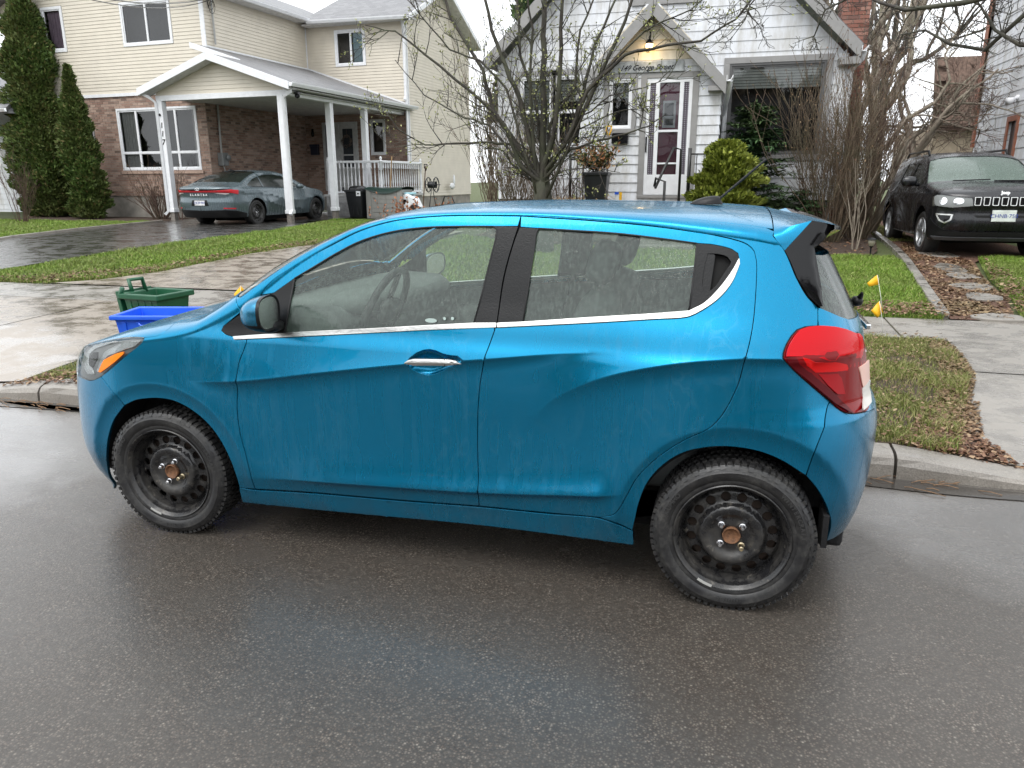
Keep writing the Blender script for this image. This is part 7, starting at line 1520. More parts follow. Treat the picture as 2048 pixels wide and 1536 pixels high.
bare_tree('distant bare tree just right of the cottage roof edge', 5.9, 33, 13, .25, 24, 4, 3, BARKD, BARKR, minr=.009)
bare_tree('distant bare tree showing between the two houses, above the brown hedge', -5.8, 34, 11, .22, 25, 4, 3, BARKD, BARKR, minr=.01)
bare_tree('crooked pale tree leaning over the drive beside the black off-roader', 2.75, 14.6, 4.4, .10, 26, 4, 3, BARKP, BARKR, (1.3, .5), fork=.35, spread=.8, up=.1, minr=.004)
t = Twigs(28); LT = thing('leaning_tree', 'old leaning tree with arching mossy limbs at the back of the right-hand bed', 'tree', (2.95, 14.4, .43))
for l, y, r0, r1 in [([(1725, 440), (1745, 400), (1780, 360), (1800, 310), (1830, 270), (1880, 240), (1930, 200), (1945, 170)], (14.2, 15.5), .085, .02), ([(1790, 335), (1815, 280), (1860, 250), (1910, 250), (1960, 260)], (14.6, 15.5), .04, .012), ([(1770, 300), (1810, 240), (1870, 205), (1900, 160), (1890, 110), (1920, 50)], (14.5, 15.3), .05, .012), ([(1735, 420), (1740, 320), (1750, 220), (1730, 120), (1750, 0), (1760, -60)], (14.6, 14.8), .07, .03), ([(1745, 250), (1780, 170), (1800, 80), (1830, -20)], (14.7, 15.3), .04, .015)]:
    p = pxp(l, y); t.limb(p, r0, r1, 7); t.along(p, 13, 1.2, .018, 3, .2, spread=.7, up=.15, wig=.18, kids=(2, 4), minr=.004)
t.finish(LT, BARKP, BARKR)
# branches reaching into the top right corner from a tree beside the camera's right
t = Twigs(31); OB = thing('overhanging_branches', 'dark knobbly branches hanging into the top right corner', 'tree branches', (6.2, 5.2, G(5.2)))
tp = [Vector((6.2, 5.2, 0)), Vector((6.25, 5.25, 2.2)), Vector((6.1, 5.3, 4.2))]; t.b.tube(tp, [.22, .18, .15], 10)
for l, y, r0, r1 in [([(2200, -120), (2048, -25), (1930, 5), (1810, 20), (1760, 5), (1700, -20)], (5.2, 6.0), .035, .008), ([(2200, 40), (2048, 30), (1970, 100), (1900, 88), (1850, 60), (1800, 70)], (5.3, 6.2), .028, .006), ([(2150, 90), (2040, 90), (1990, 60), (1960, 10), (1900, -20)], (5.2, 5.8), .022, .006), ([(1800, -120), (1740, -50), (1690, 0), (1650, 20), (1625, 80)], (6.2, 6.6), .020, .006), ([(1560, -60), (1500, 10), (1490, 40), (1460, 80)], (6.6, 6.9), .010, .003)]:
    p = pxp(l, y); t.limb(p, r0, r1, 7); t.along(p, 12, .38, .008, 2, .1, spread=.8, up=.05, wig=.22, kids=(2, 4), minr=.0028)
t.b.tube([tp[-1], at(2200, -120, 5.2)], [.08, .035], 8); t.b.tube([Vector((6.15, 5.28, 3.2)), at(2200, 40, 5.3)], [.06, .028], 8); t.b.tube([tp[-1], Vector((4.6, 6.2, 5.2)), at(1800, -120, 6.2), ], [.08, .04, .02], 8)
t.finish(OB, BARKD, BARKD)
# twiggy shrubs
def shrub(label, x, y, n, H, W_, seed, m, mf, depth=2, r=.012, lean=.5, group=None, kids=(2, 4), up=.35, name='bare_shrub', minr=.0035, dry=0, base=.18):
    root = thing(name, label, 'shrub', (x, y, G(y)), group=group); t = Twigs(seed)
    for k in range(n):
        a = t.r.uniform(0, 2*PI); s = t.r.uniform(0, 1)**.6; d = Vector((math.cos(a)*s*W_/H*1.2, math.sin(a)*s*W_/H*1.2, 1)); t.grow(Vector((x+base*math.cos(a)*s, y+base*math.sin(a)*s, G(y)-.03)), d, H*t.r.uniform(.6, 1.02)*(1-.15*s), r, depth, 4, .42, up, .09, kids, dry, minr)
    t.finish(root, m, mf, .03 if dry else 0, LEAVES, names=('stems', 'twigs')); return root
shrub('dense brown leafless hedge shrub between cottage and carport house', -3.85, 11.9, 48, 2.0, .75, 41, BARKB, BARKB, 2)
shrub('tall thin brown brush behind the hedge against the cottage corner', -4.9, 13.4, 34, 3.2, .5, 42, BARKB, BARKB, 2, up=.5)
shrub('fine-twigged leafless shrub against the left wall of the cottage', -2.9, 11.4, 22, 1.6, .7, 43, BARKB, BARKR, 2)
shrub('large brown leafless shrub before the picture window of the cottage', 1.75, 12.2, 74, 2.55, 1.15, 44, BARKB, BARKB, 2, dry=.05)
shrub('upright leafless shrub right of the cottage corner, by the chimney', 2.35, 13.1, 60, 2.7, .8, 45, BARKB, BARKR, 2, up=.45, dry=.06)
shrub('pale stemmed sapling cluster in the mulch before the brown shrub', 1.98, 10.75, 5, 1.6, .25, 46, BARKP, BARKP, 1, r=.014, dry=.04, base=.06)
shrub('reddish-brown leafless shrub under the carport house front window', lh(-5.15, .75)[0], lh(-5.15, .75)[1], 34, 1.35, 1.1, 47, BARKR, BARKR, 2, r=.016, dry=.05)
shrub('small reddish leafless bush beside the first carport post', lh(-4.4, .7)[0], lh(-4.4, .7)[1], 9, 1.2, .45, 48, BARKR, BARKR, 2, r=.018)
shrub('thin bare shrub at the far left edge beside the tall evergreens', -18.9, 14.4, 16, 1.5, .5, 49, BARKR, BARKR, 2)
# evergreens
def foliage(name, stops, rough=.7): return blade_mat(name, stops, rough)
CEDAR = foliage('cedar_foliage', [(0, (.03, .056, .012)), (.45, (.066, .115, .022)), (.85, (.10, .155, .032)), (1, (.19, .15, .06))]); YEW = foliage('dark_evergreen_foliage', [(0, (.016, .045, .016)), (.5, (.032, .085, .028)), (1, (.08, .15, .05))]); GOLD = foliage('yellow_green_foliage', [(0, (.08, .105, .012)), (.5, (.165, .205, .022)), (1, (.29, .32, .05))])
def evergreen(label, x, y, H, rad, n, seed, m, prof=None, size=.07, name='columnar_evergreen', z0=.05, flat=.0, lumps=.26, up=.8, ov=1., drop=0):
    root = thing(name, label, 'evergreen', (x, y, G(y))); rs = np.random.RandomState(seed); prof = prof or [(0, .55), (.12, .9), (.4, 1), (.7, .78), (.9, .4), (1, .03)]
    c = rs.rand(60, 2)*[2*PI, 1]; h = rs.rand(n)**.95; a = rs.rand(n)*2*PI; R0 = np.interp(h, [p[0] for p in prof], [p[1] for p in prof])*rad
    lump = np.zeros(n)
    for ca, chh in c: lump = np.maximum(lump, np.exp(-((np.angle(np.exp(1j*(a-ca)))/.42)**2+((h-chh)/.055)**2)))
    r = R0*(1-lumps*1.6+lumps*2.2*lump)*(1-.42*rs.rand(n)**2.2)+rs.randn(n)*.012+(rs.rand(n) < .05)*rs.rand(n)*.10*(rad+.2); z = z0+h*(H-z0)
    P = np.stack([r*np.cos(a), r*np.sin(a)*ov, z-drop*r], 1); out = np.stack([np.cos(a), np.sin(a), np.full(n, up)], 1)+rs.randn(n, 3)*.45; out /= np.linalg.norm(out, axis=1)[:, None]
    side = np.cross(out, np.stack([np.cos(a), np.sin(a), 0*a], 1)+rs.randn(n, 3)*.6); side /= np.linalg.norm(side, axis=1)[:, None]+1e-9; s = size*rs.uniform(.5, 1.3, n)[:, None]
    V = np.stack([P-out*s*.4, P+side*s*.34+out*s*.25, P+out*s, P-side*s*.34+out*s*.2, P+side*s*.16+out*s*.75], 1).reshape(-1, 3); k = np.arange(n)[:, None]*5; F = np.concatenate([k+[0, 1, 3], k+[3, 1, 4], k+[3, 4, 2]])
    link('crown', np_mesh('crown', V, F, m, smooth=False), root); b = MB(); b.tube([(0, 0, -.1), (0, 0, H*.5), (0, 0, H*.92)], [.08*H/4, .05*H/4, .01], 7); b.build('trunk', BARKD, root); return root
evergreen('tallest of the three dark green columnar evergreens left of the brick house', *atg(108, 434).xy, 6.8, .98, 60000, 51, CEDAR, [(0, .72), (.1, .95), (.3, .98), (.55, .85), (.8, .62), (.93, .38), (1, .05)], .085)
evergreen('second columnar evergreen, narrow and shorter, right of the tallest one', *atg(178, 437).xy, 4.4, .60, 26000, 52, CEDAR, [(0, .9), (.3, 1), (.6, .75), (.85, .35), (1, .04)], .08)
evergreen('low front bulge of evergreen at the foot of the narrow one', *atg(190, 438).xy, 1.9, .55, 12000, 53, CEDAR, [(0, .8), (.4, 1), (.8, .7), (1, .1)], .075)
evergreen('yellow-green fluffy rounded evergreen bush right of the cottage door', -.12, 11.15, 1.72, .64, 21000, 54, GOLD, [(0, .6), (.3, .95), (.6, 1), (.85, .75), (1, .2)], .065, name='golden_bush')
def fronds(label, x, y, H, rad, n, seed, m, size=.10, name='dark_evergreen_shrub', droop=.35):
    """layered sprays with drooping flat fronds"""
    root = thing(name, label, 'evergreen', (x, y, G(y))); rr = random.Random(seed); V = []; F = []; st = MB()
    for i in range(n):
        h = rr.uniform(.12, 1)**.9; a = rr.uniform(0, 2*PI); L = rad*(1.05-h*.75)*rr.uniform(.6, 1.1); d = Vector((math.cos(a), math.sin(a), .35)).normalized(); p = Vector((0, 0, h*H*.92)); pts = [p]
        for k in range(7): d = (d+Vector((rr.gauss(0, .06), rr.gauss(0, .06), -droop*.16))).normalized(); p = p+d*L/7; pts.append(p)
        st.tube(pts, [.008*(1-.8*q/7) for q in range(8)], 3, cap=False)
        for k in range(1, 8):
            for _ in range(9):
                q = pts[k].lerp(pts[k-1], rr.random()); t = (d*.7+Vector((rr.gauss(0, .6), rr.gauss(0, .6), rr.gauss(-.1, .18)))).normalized(); w = t.cross(Vector((rr.gauss(0, .3), rr.gauss(0, .3), 1))).normalized()*size*.16; s = size*rr.uniform(.5, 1.3); j = len(V); V += [q, q+t*s*.5+w, q+t*s, q+t*s*.5-w]; F += [(j, j+1, j+3), (j+3, j+1, j+2)]
    link('fronds', np_mesh('fronds', np.array([tuple(v) for v in V]), np.array(F), m, smooth=False), root); st.build('stems', BARKD, root); return root
fronds('dark green layered evergreen before the cottage picture window', .35, 12.35, 2.55, 1.15, 230, 61, YEW, .12)
fronds('low dark evergreen spray at the cottage foundation below the brown shrub', 1.25, 12.3, .95, .9, 60, 62, YEW, .09)
# conifer and woods far off between the houses
evergreen('rough blue-green conifer far behind, between the two houses', -9.0, 36, 11.5, 2.4, 16000, 63, YEW, [(0, .5), (.2, 1), (.5, .7), (.8, .4), (1, .03)], .45, name='far_conifer', z0=2)
# dry ornamental grass by the tree
t = Twigs(71); DG = thing('dry_grass_clump', 'straw-coloured dry grass clump right of the tree trunk', 'ornamental grass', (-2.55, 11.0, G(11)))
for k in range(420):
    a = t.r.uniform(0, 2*PI); s = t.r.uniform(.1, 1); p = Vector((-2.55+.18*math.cos(a)*s, 11.0+.15*math.sin(a)*s, .42)); h = t.r.uniform(.5, 1.0); d = Vector((math.cos(a)*s*.5, math.sin(a)*s*.5, 0)); t.fine.tube([p, p+d*.35+Vector((0, 0, h*.6)), p+d*.8+Vector((0, 0, h*.85)), p+d*1.25+Vector((0, 0, h*.72))], [.006, .005, .004, .002], 3, cap=False)
t.finish(DG, BARKP, mat('straw_blades', (.50, .34, .17), rough=.7, var=.4, scale=20), names=('stems', 'blades'))
t = Twigs(72); FD = thing('dried_flower_stalks', 'rusty dried plant stalks in front of the grey storage box', 'plant', (lh(2.5, 1.6)[0], lh(2.5, 1.6)[1], .43)); fx, fy = lh(2.5, 1.6)
for k in range(30): a = t.r.uniform(0, 2*PI); t.grow(Vector((fx+t.r.gauss(0, .35), fy+t.r.gauss(0, .1), .42)), (math.cos(a)*.3, .1, 1), t.r.uniform(.25, .6), .005, 1, 3, .5, .2, .15, (1, 3), .7)
t.finish(FD, BARKR, BARKR, .07, mat('rust_orange_leaves', (.42, .17, .08), rough=.8, var=.3, scale=30), names=('stems', 'stalks'))
# ---------------------------------------------------------------- parked cars behind
def whole_car(Bd, name, label, loc, rz, paintm, wins, arch_r, wb, low, h=.05, z_low=(.22, .24)):
    base = (-wb/2, Bd.YC, 0); T_ = thing(name, label, 'car', loc, rz); sF = Bd.XF0-Bd.AF*PI/2+.004; sR = Bd.XR0+Bd.AR*PI/2-.004
    arc = lambda cx: [(cx+arch_r*math.cos(t), max(z_low[0], Bd.RZ+arch_r*math.sin(t))) for t in np.linspace(-.25, PI+.25, 26)]
    lp = [(sF, z_low[0])]+arc(-wb)[::-1]+arc(0)[::-1]+[(sR, z_low[0]), (sR, 2.3 if low else 1.6)]
    zt = [(s, float(Bd.zs(np.array([s]))[0])+.76) for s in np.linspace(sR, sF, 40)]
    lp = lp[:-1]+zt
    P = lambda nm, m, outers, parent=T_, **k: panel(Bd, base, nm, m, parent, outers, both=k.pop('both', True), **k)
    body = P('body', paintm, [lp], holes=[w[1] for w in wins], h=h, fl=.0, gap=0)[0]
    for nm, poly, m in wins: P(nm, m, [poly], off=-.008, gap=0, fl=0, h=.08, both=(nm != 'side_window'))
    return T_, P, base
GCAR = car_glass('parked_car_glass', (.30, .36, .35), .5, .30); TINT = car_glass('parked_car_dark_glass', (.10, .12, .12), .5, .04)  # windscreen haze raised to stand in for pale reflected sky
GREYP = paint('grey_car_paint', (.095, .125, .140), None, .12, metal=.4); BLACKP = paint('black_car_paint', (.008, .008, .010), None, .10, metal=.2)
TLR = mat('parked_tail_lamp_red', (.55, .02, .03), rough=.2)
def wheels(T_, base, wb, R_, yc, kind, steer=0, inset_=.02):
    for x in (0, -wb):
        for sd in (1, -1):
            y = inset_ if sd == 1 else 2*yc-inset_
            w = bpy.data.objects.new('wheel', None); COL.objects.link(w); w.parent = T_; w.location = (x-base[0], y-base[1], R_); w.rotation_euler = (0, 0, (0 if sd == 1 else PI)+(steer if x < 0 else 0))
            k = R_/.288; b = MB(Matrix.Scale(k, 4)); b.lathe([(.20,.006),(.225,-.004),(.262,-.004),(.280,.012),(.288,.03),(.288,.17),(.275,.19),(.2,.19)], 48, axis='y'); b.build('tyre', TYRE, w, auto=40)
            b = MB(Matrix.Scale(k, 4))
            if kind == 'steel':
                b.lathe([(.204,.004),(.196,.0),(.188,.02),(.176,.045),(.150,.055),(.12,.048),(.095,.022),(.06,.035),(.03,.036),(0,.036)], 40, axis='y'); b.build('rim', STEEL, w, auto=40)
                b = MB(Matrix.Scale(k, 4))
                for q in range(10): a = 2*PI*q/10; b.lathe([(.018, .049), (0, .049)], 10, (.136*math.cos(a), 0, .136*math.sin(a)), 'y')
                tag(b.build('rim_openings', DARK, w), kind='stuff'); b = MB(Matrix.Scale(k, 4))
                for q in range(5): a = 2*PI*q/5+.3; b.lathe([(.010, .034), (.008, .012), (0, .010)], 6, (.052*math.cos(a), 0, .052*math.sin(a)), 'y')
                b.lathe([(.028, .035), (.024, .022), (0, .022)], 14, (0, 0, 0), 'y'); tag(b.build('wheel_nuts', LUG, w), kind='stuff')
            else:
                b.lathe([(.204,.004),(.200,-.002),(.190,.004),(.184,.03),(.18,.12)], 40, axis='y'); b.lathe([(.055, .03), (.05, .012), (0, .01)], 20, axis='y')
                for q in range(5):
                    a = 2*PI*q/5+PI/2
                    for da in (-.13, .13):
                        ca, sa = math.cos(a+da*.9), math.sin(a+da*.9); cb, sb = math.cos(a+da), math.sin(a+da); px, pz = -math.sin(a), math.cos(a); b.hexa([(.045*ca-px*.012, .04, .045*sa-pz*.012), (.045*ca+px*.012, .04, .045*sa+pz*.012), (.19*cb+px*.012, .03, .19*sb+pz*.012), (.19*cb-px*.012, .03, .19*sb-pz*.012)], [(.045*ca-px*.009, .014, .045*sa-pz*.009), (.045*ca+px*.009, .014, .045*sa+pz*.009), (.19*cb+px*.010, .006, .19*sb+pz*.010), (.19*cb-px*.010, .006, .19*sb-pz*.010)])
                b.build('rim', mat('alloy_silver', (.50, .51, .52), rough=.3, metal=.9), w, auto=40)
                b = MB(Matrix.Scale(k, 4)); b.lathe([(.19, .10), (0, .10)], 24, axis='y'); b.build('brake_disc', DARK, w)
def innards(T_, base, x0, x1, yc, z0, z1, seats):
    b = MB(Matrix.Translation((-base[0], -base[1], 0))); b.box(x0, x1, .25, 2*yc-.25, z0, z1); b.box(x0-.4, x1+.3, .35, 2*yc-.35, z0-.1, z0+.15)
    for cx in (0, -WBX[0]): b.box(cx-.33, cx+.33, .28, 2*yc-.28, .25, .62)
    b.build('underbody', LINER, T_)
    for x in seats:
        for y in (yc-.40, yc+.40):
            b = MB(Matrix.Translation((x-base[0], y-base[1], z1)) @ Matrix.Rotation(R(16), 4, 'Y')); b.ball((0, 0, .05), (.10, .24, .30), 12, .5); b.ball((.02, 0, .44), (.05, .12, .09), 10, .6); b.build('seat', mat('dark_seat_fabric', (.055, .062, .062)), T_, smooth=True)
WBX = [2.72]
# grey saloon under the carport, seen from behind
SED = Body(YC=.9125, RZ=.33, XR0=.30, XF0=-2.85, AR=.80, AF=.80, VREF=.7, arch_a=.018, arches=((0., .42), (-2.72, .42)),
 K_BASE=[(.15,.10),(.24,.045),(.40,.015),(.60,.0),(.78,.03),(.90,.045),(.97,.085),(1.1,.16),(1.25,.25),(1.35,.32),(1.45,.38)],
 K_XR=[(.15,.85),(.28,.98),(.42,1.06),(.60,1.08),(.72,1.06),(.82,1.08),(.90,1.12),(.95,1.10),(1.02,.98),(1.45,.5)], K_XF=[(.15,-3.45),(.4,-3.55),(.6,-3.56),(.75,-3.50),(.85,-3.3),(1.45,-2.5)], K_NR=[(.2,3.4),(1.4,3.6)], K_NF=[(.2,2.8),(1.4,2.8)],
 K_ZS=[(-3.5,.68),(-3.2,.78),(-2.6,.88),(-2.35,.92),(-2.2,.97),(-1.9,1.12),(-1.6,1.24),(-1.3,1.315),(-.9,1.335),(-.5,1.305),(-.1,1.225),(.2,1.12),(.45,1.00),(.7,.945),(1.1,.92)],
 K_ZC=[(-3.56,.70),(-3.3,.84),(-2.9,.94),(-2.45,1.01),(-2.1,1.17),(-1.7,1.34),(-1.4,1.395),(-1.0,1.415),(-.6,1.405),(-.2,1.35),(.2,1.22),(.6,1.07),(.75,1.035),(1.0,1.01),(1.12,.94)],
 creases=(([(-2.9,.66),(-1.5,.62),(-.6,.78),(.6,.86)], (.022, 1.), (-2.9, -2.3, .4, .8), .14, -.07), ([(-2.3,.36),(-1.4,.40),(-.4,.62)], (.020, 1.), (-2.3, -1.9, -.5, -.35), .10, -.05)))
sl_ = lambda Bd, s, dv: (s, float(Bd.zs(np.array([s]))[0])+dv)
sw = [(-1.95,1.00),(-1.72,1.14),(-1.45,1.245),(-1.1,1.29),(-.7,1.285),(-.42,1.24),(-.42,.985),(-1.2,.965)]; sw2 = [(-.38,1.235),(-.10,1.165),(.16,1.055),(.22,1.005),(.05,.99),(-.38,.985)]
rg_ = [sl_(SED,-.42,.11),sl_(SED,-.1,.095),sl_(SED,.2,.095),sl_(SED,.42,.11),sl_(SED,.50,.25),sl_(SED,.52,.76),sl_(SED,-.34,.76),sl_(SED,-.38,.3)]
wg_ = [sl_(SED,-1.42,.10),sl_(SED,-2.1,.08),sl_(SED,-2.25,.2),sl_(SED,-2.36,.76),sl_(SED,-1.55,.76),sl_(SED,-1.46,.3)]
sp_ = LHM @ Vector((-.45-.9125, .60, -.02))
ST, PS, sb_ = whole_car(SED, 'grey_saloon', 'grey saloon car backed toward the street under the carport, showing its red light bar', (sp_.x, sp_.y, G(15)-.02), R(-94), GREYP, [('side_window', sw, TINT), ('side_window', sw2, TINT), ('rear_window', rg_, TINT), ('windscreen', wg_, GCAR)], .375, 2.72, True)
WBX[0] = 2.72; wheels(ST, sb_, 2.72, .325, .9125, 'steel'); innards(ST, sb_, -2.3, -.4, .9125, .2, .75, (-1.2, -.2))
eR = SED.XR0+SED.AR*PI/2-.002
PS('light_bar', TLR, [[(eR, .855), (eR, .885), (1.25, .89), (1.0, .90), (.80, .915), (.62, .90), (.66, .80), (.85, .845), (1.2, .852)]], off=.010, gap=0, h=.03, fl=.01); PS('trunk_trim', GLOSSBLACK, [[(eR, .89), (eR, .955), (1.1, .955), (.80, .93), (1.0, .905), (1.25, .895)]], off=.006, gap=0, h=.03, fl=.008)
PS('lamp_reflector', mat('pale_reflector', (.7, .6, .6), rough=.3), [[(1.15, .835), (.98, .835), (.85, .815), (.95, .80), (1.1, .825)]], off=.008, gap=0, h=.03, fl=.006)
PS('lower_bumper', BLACKTRIM, [[(eR, .22), (eR, .40), (1.0, .42), (.75, .40), (.45, .33), (.45, .23)]], off=.008, gap=0, h=.04, fl=.01); PS('rear_reflector', TLR, [[(.78, .44), (1.02, .45), (1.02, .475), (.75, .465)]], off=.006, gap=0, h=.03, fl=.004)
PS('window_trim', BLACKTRIM, [[(-2.02,.975),(-1.2,.945),(-.38,.965),(.08,.97),(.26,1.0),(.18,.985),(-.38,.98),(-1.2,.962),(-1.97,.995)]], off=.004, gap=0, h=.04, fl=.003)
PS('number_plate_recess', BLACKTRIM, [[(eR, .52), (eR, .66), (1.36, .66), (1.33, .52)]], off=.004, gap=0, h=.03, fl=.004)
b = MB(Matrix.Translation((-sb_[0], -sb_[1], 0))); b.box(1.075, 1.085, .9125-.155, .9125+.155, .53, .65); b.build('number_plate', mat('plate_white', (.7, .7, .7)), ST)
PLB = mat('plate_blue_letters', (.03, .06, .30)); lettering('plate_lettering', 'CK39·901', .085, frame((1.087-sb_[0], 0, .59), (0, 1, 0), (0, 0, 1)), PLB, ST, .001)
lettering('lettering', 'ELANTRA', .075, frame((1.085-sb_[0], 0, .785), (0, 1, 0), (0, 0, 1)), mat('satin_silver', (.75, .76, .77)), ST, .004, 0, .002, 1.9)
b = MB(frame((1.125-sb_[0], 0, .925), (0, 1, 0), (0, 0, 1))); b.tube([(.062*math.cos(t), .030*math.sin(t), 0) for t in np.linspace(0, 2*PI, 24, endpoint=False)], .006, 6, closed=True); b.tube([(-.025, -.018, 0), (-.018, .018, 0)], .006, 6); b.tube([(.018, -.018, 0), (.025, .018, 0)], .006, 6); b.tube([(-.022, -.002, 0), (.022, .002, 0)], .006, 6); b.build('badge', CHROME, ST)
for sd in (-1, 1):
    b = MB(); b.ball((-1.80-sb_[0], sd*1.0, .98), (.09, .10, .07), 12, .7); b.build('wing_mirror', GREYP, ST, smooth=True)
    for x in (-.75, -1.75): b = MB(); b.ball((x+.35-sb_[0], sd*(.9125-.028), .855), (.10, .012, .014), 10, .7); b.build('door_handle', GREYP, ST, smooth=True)
b = MB(); b.prism([(-.35, 0), (-.12, .055), (-.06, .0)], -.02, .02, 'y'); b.M = Matrix(); o = b.build('aerial', BLACKTRIM, ST); o.location = (.0-sb_[0]-.05, 0, 1.375)
# black off-roader on the leafy drive, facing us
SUV = Body(YC=.905, RZ=.36, XR0=.25, XF0=-2.95, AR=.86, AF=.86, VREF=.8, arch_a=.035, arches=((0., .47), (-2.635, .47)),
 K_BASE=[(.2,.10),(.30,.05),(.5,.03),(.8,.02),(.95,.035),(1.03,.065),(1.2,.12),(1.45,.20),(1.60,.27),(1.7,.32)],
 K_XR=[(.2,.70),(.4,.88),(.7,.92),(1.0,.90),(1.2,.82),(1.6,.62),(1.7,.5)], K_XF=[(.2,-3.32),(.38,-3.46),(.55,-3.52),(.72,-3.50),(.80,-3.515),(.98,-3.48),(1.04,-3.40),(1.1,-3.2),(1.7,-2.4)], K_NR=[(.2,4),(1.6,4)], K_NF=[(.2,3.6),(1.6,3.6)],
 K_ZS=[(-3.5,.90),(-3.3,.965),(-2.9,1.0),(-2.5,1.04),(-2.3,1.10),(-2.0,1.30),(-1.7,1.46),(-1.4,1.545),(-1.0,1.57),(0,1.55),(.6,1.5),(.9,1.4)],
 K_ZC=[(-3.52,.92),(-3.42,1.02),(-3.1,1.09),(-2.7,1.13),(-2.4,1.16),(-2.1,1.36),(-1.75,1.55),(-1.5,1.62),(-1.1,1.655),(0,1.65),(.5,1.6),(.9,1.45)],
 creases=(([(-2.9,.82),(.6,.90)], (.016, 1.), (-2.9, -2.4, .2, .6), .12, -.05),))
fw = [sl_(SUV,-1.72,.10),sl_(SUV,-2.32,.07),sl_(SUV,-2.36,.3),sl_(SUV,-2.44,.76),sl_(SUV,-1.70,.76),sl_(SUV,-1.68,.3)]
s1 = [(-2.15,1.12),(-1.9,1.27),(-1.6,1.42),(-1.25,1.47),(-1.10,1.47),(-1.10,1.08)]; s2 = [(-1.02,1.08),(-1.02,1.47),(-.35,1.465),(-.25,1.10)]
sv = Vector((3.68, 9.55+3.52-2.635/2, .41))
JT, PJ, jb = whole_car(SUV, 'black_off_roader', 'black compact off-roader with seven-slot grille parked facing the street on the leafy drive', sv, R(90), BLACKP, [('windscreen', fw, GCAR), ('side_window', s1, TINT), ('side_window', s2, TINT)], .42, 2.635, True, z_low=(.27, .27))
JT.scale = (.94, .94, .93); WBX[0] = 2.635; wheels(JT, jb, 2.635, .345, .905, 'alloy', .05, .03); innards(JT, jb, -2.4, .3, .905, .3, .85, (-1.1, -.1))
eF = SUV.XF0-SUV.AF*PI/2+.002
PJ('lower_bumper', BLACKTRIM, [[(eF, .40), (-3.9, .40), (-3.62, .44), (-3.45, .52), (-3.30, .60), (-3.22, .58), (-3.22, .30), (eF, .30)]], off=.012, gap=0, h=.05, fl=.01)
PJ('skid_plate', mat('dark_grey_plastic', (.05, .052, .055), rough=.45), [[(eF, .29), (-3.5, .29), (-3.4, .335), (eF, .335)]], off=.03, gap=0, h=.05, fl=.02)
PJ('air_intake', DARK, [[(eF, .345), (-3.6, .345), (-3.5, .40), (-3.65, .42), (eF, .42)]], off=.018, gap=0, h=.05, fl=.0)
PJ('upper_bumper_slot', DARK, [[(eF, .625), (-4.0, .625), (-3.95, .66), (eF, .66)]], off=.006, gap=0, h=.05, fl=.0)
hl = PJ('headlamp', HL_BACK, [[(-3.42, .80), (-3.30, .93), (-3.40, .955), (-3.90, .945), (-3.93, .80), (-3.70, .775)]], both=False, off=.010, gap=0, h=.03, fl=.01)
for o in hl: pass
PJ('headlamp_trim', CHROMED, [[(-3.38, .79), (-3.31, .79), (-3.24, .93), (-3.30, .93)]], off=.008, gap=0, h=.03, fl=.004, both=False)
for a in (-3.76, -3.56): PJ('lamp_bowl', CHROME, [[(a+.060*math.cos(t), .868+.055*math.sin(t)) for t in np.linspace(0, 2*PI, 18, endpoint=False)]], both=False, off=.013, gap=0, h=.02, bulge=(.02, .05), fl=0)
PJ('fog_lamp_trim', CHROMED, [[(-3.52, .57), (-3.44, .68), (-3.72, .67), (-3.70, .58), (-3.62, .53)]], both=False, off=.008, gap=0, h=.02, fl=.006, holes=[[(-3.535, .585), (-3.48, .66), (-3.695, .655), (-3.68, .59), (-3.61, .55)]]); PJ('fog_lamp', GLOSSBLACK, [[(-3.535, .585), (-3.48, .66), (-3.695, .655), (-3.68, .59), (-3.61, .55)]], both=False, off=.002, gap=0, h=.02, fl=0)
SILV = mat('satin_silver', (.75, .76, .77), rough=.35, metal=.3)
gm = MB(); q = [(-.034, -.058), (.034, -.058), (.042, -.048), (.046, .060), (.038, .068), (-.038, .068), (-.046, .060), (-.042, -.048)]; qi = [(x*.78, z*.86) for x, z in q]; n = 8
gm.add([(x, z, 0) for x, z in q]+[(x, z, .012) for x, z in q]+[(x, z, .012) for x, z in qi]+[(x, z, -.01) for x, z in qi], [(k*n+i, k*n+(i+1) % n, (k+1)*n+(i+1) % n, (k+1)*n+i) for k in range(3) for i in range(n)]); GRS = gm.mesh('grille_ring', SILV)
gm = MB(); gm.add([(x, z, .0) for x, z in qi], [tuple(range(n))])
for k in range(-5, 6): gm.tube([(max(-.033, k*.011-.03), -.05, .003), (min(.033, k*.011+.03), .055, .003)], .0016, 3); gm.tube([(min(.033, k*.011+.03), -.05, .003), (max(-.033, k*.011-.03), .055, .003)], .0016, 3)
GRM = gm.mesh('grille_mesh', GLOSSBLACK)
for k in range(7):
    y = (k-3)*.118; x = -3.535+.003*abs(k-3)**1.5-jb[0]; o = link('grille_slot', GRS, JT); o.matrix_local = frame((x-.012, y, .865), (0, -1, 0), (0, 0, 1)); m_ = link('grille_mesh', GRM, o)
lettering('lettering', 'Jeep', .065, frame((-3.52-jb[0], 0, .995), (0, -1, 0), (.3, .0, 1)), SILV, JT, .006, 0, .004)
b = MB(frame((-3.545-jb[0], -.02, .655), (0, -1, 0), (0, 0, 1))); b.box(-.16, .16, -.085, .085, -.02, .0); b.box(-.15, .15, -.075, .075, 0, .004); b.build('number_plate', mat('plate_cream', (.62, .66, .62)), JT, bevel=.004)
lettering('plate_lettering', 'CHNB·750', .080, frame((-3.551-jb[0], -.02, .652), (0, -1, 0), (0, 0, 1)), PLB, JT, .001)
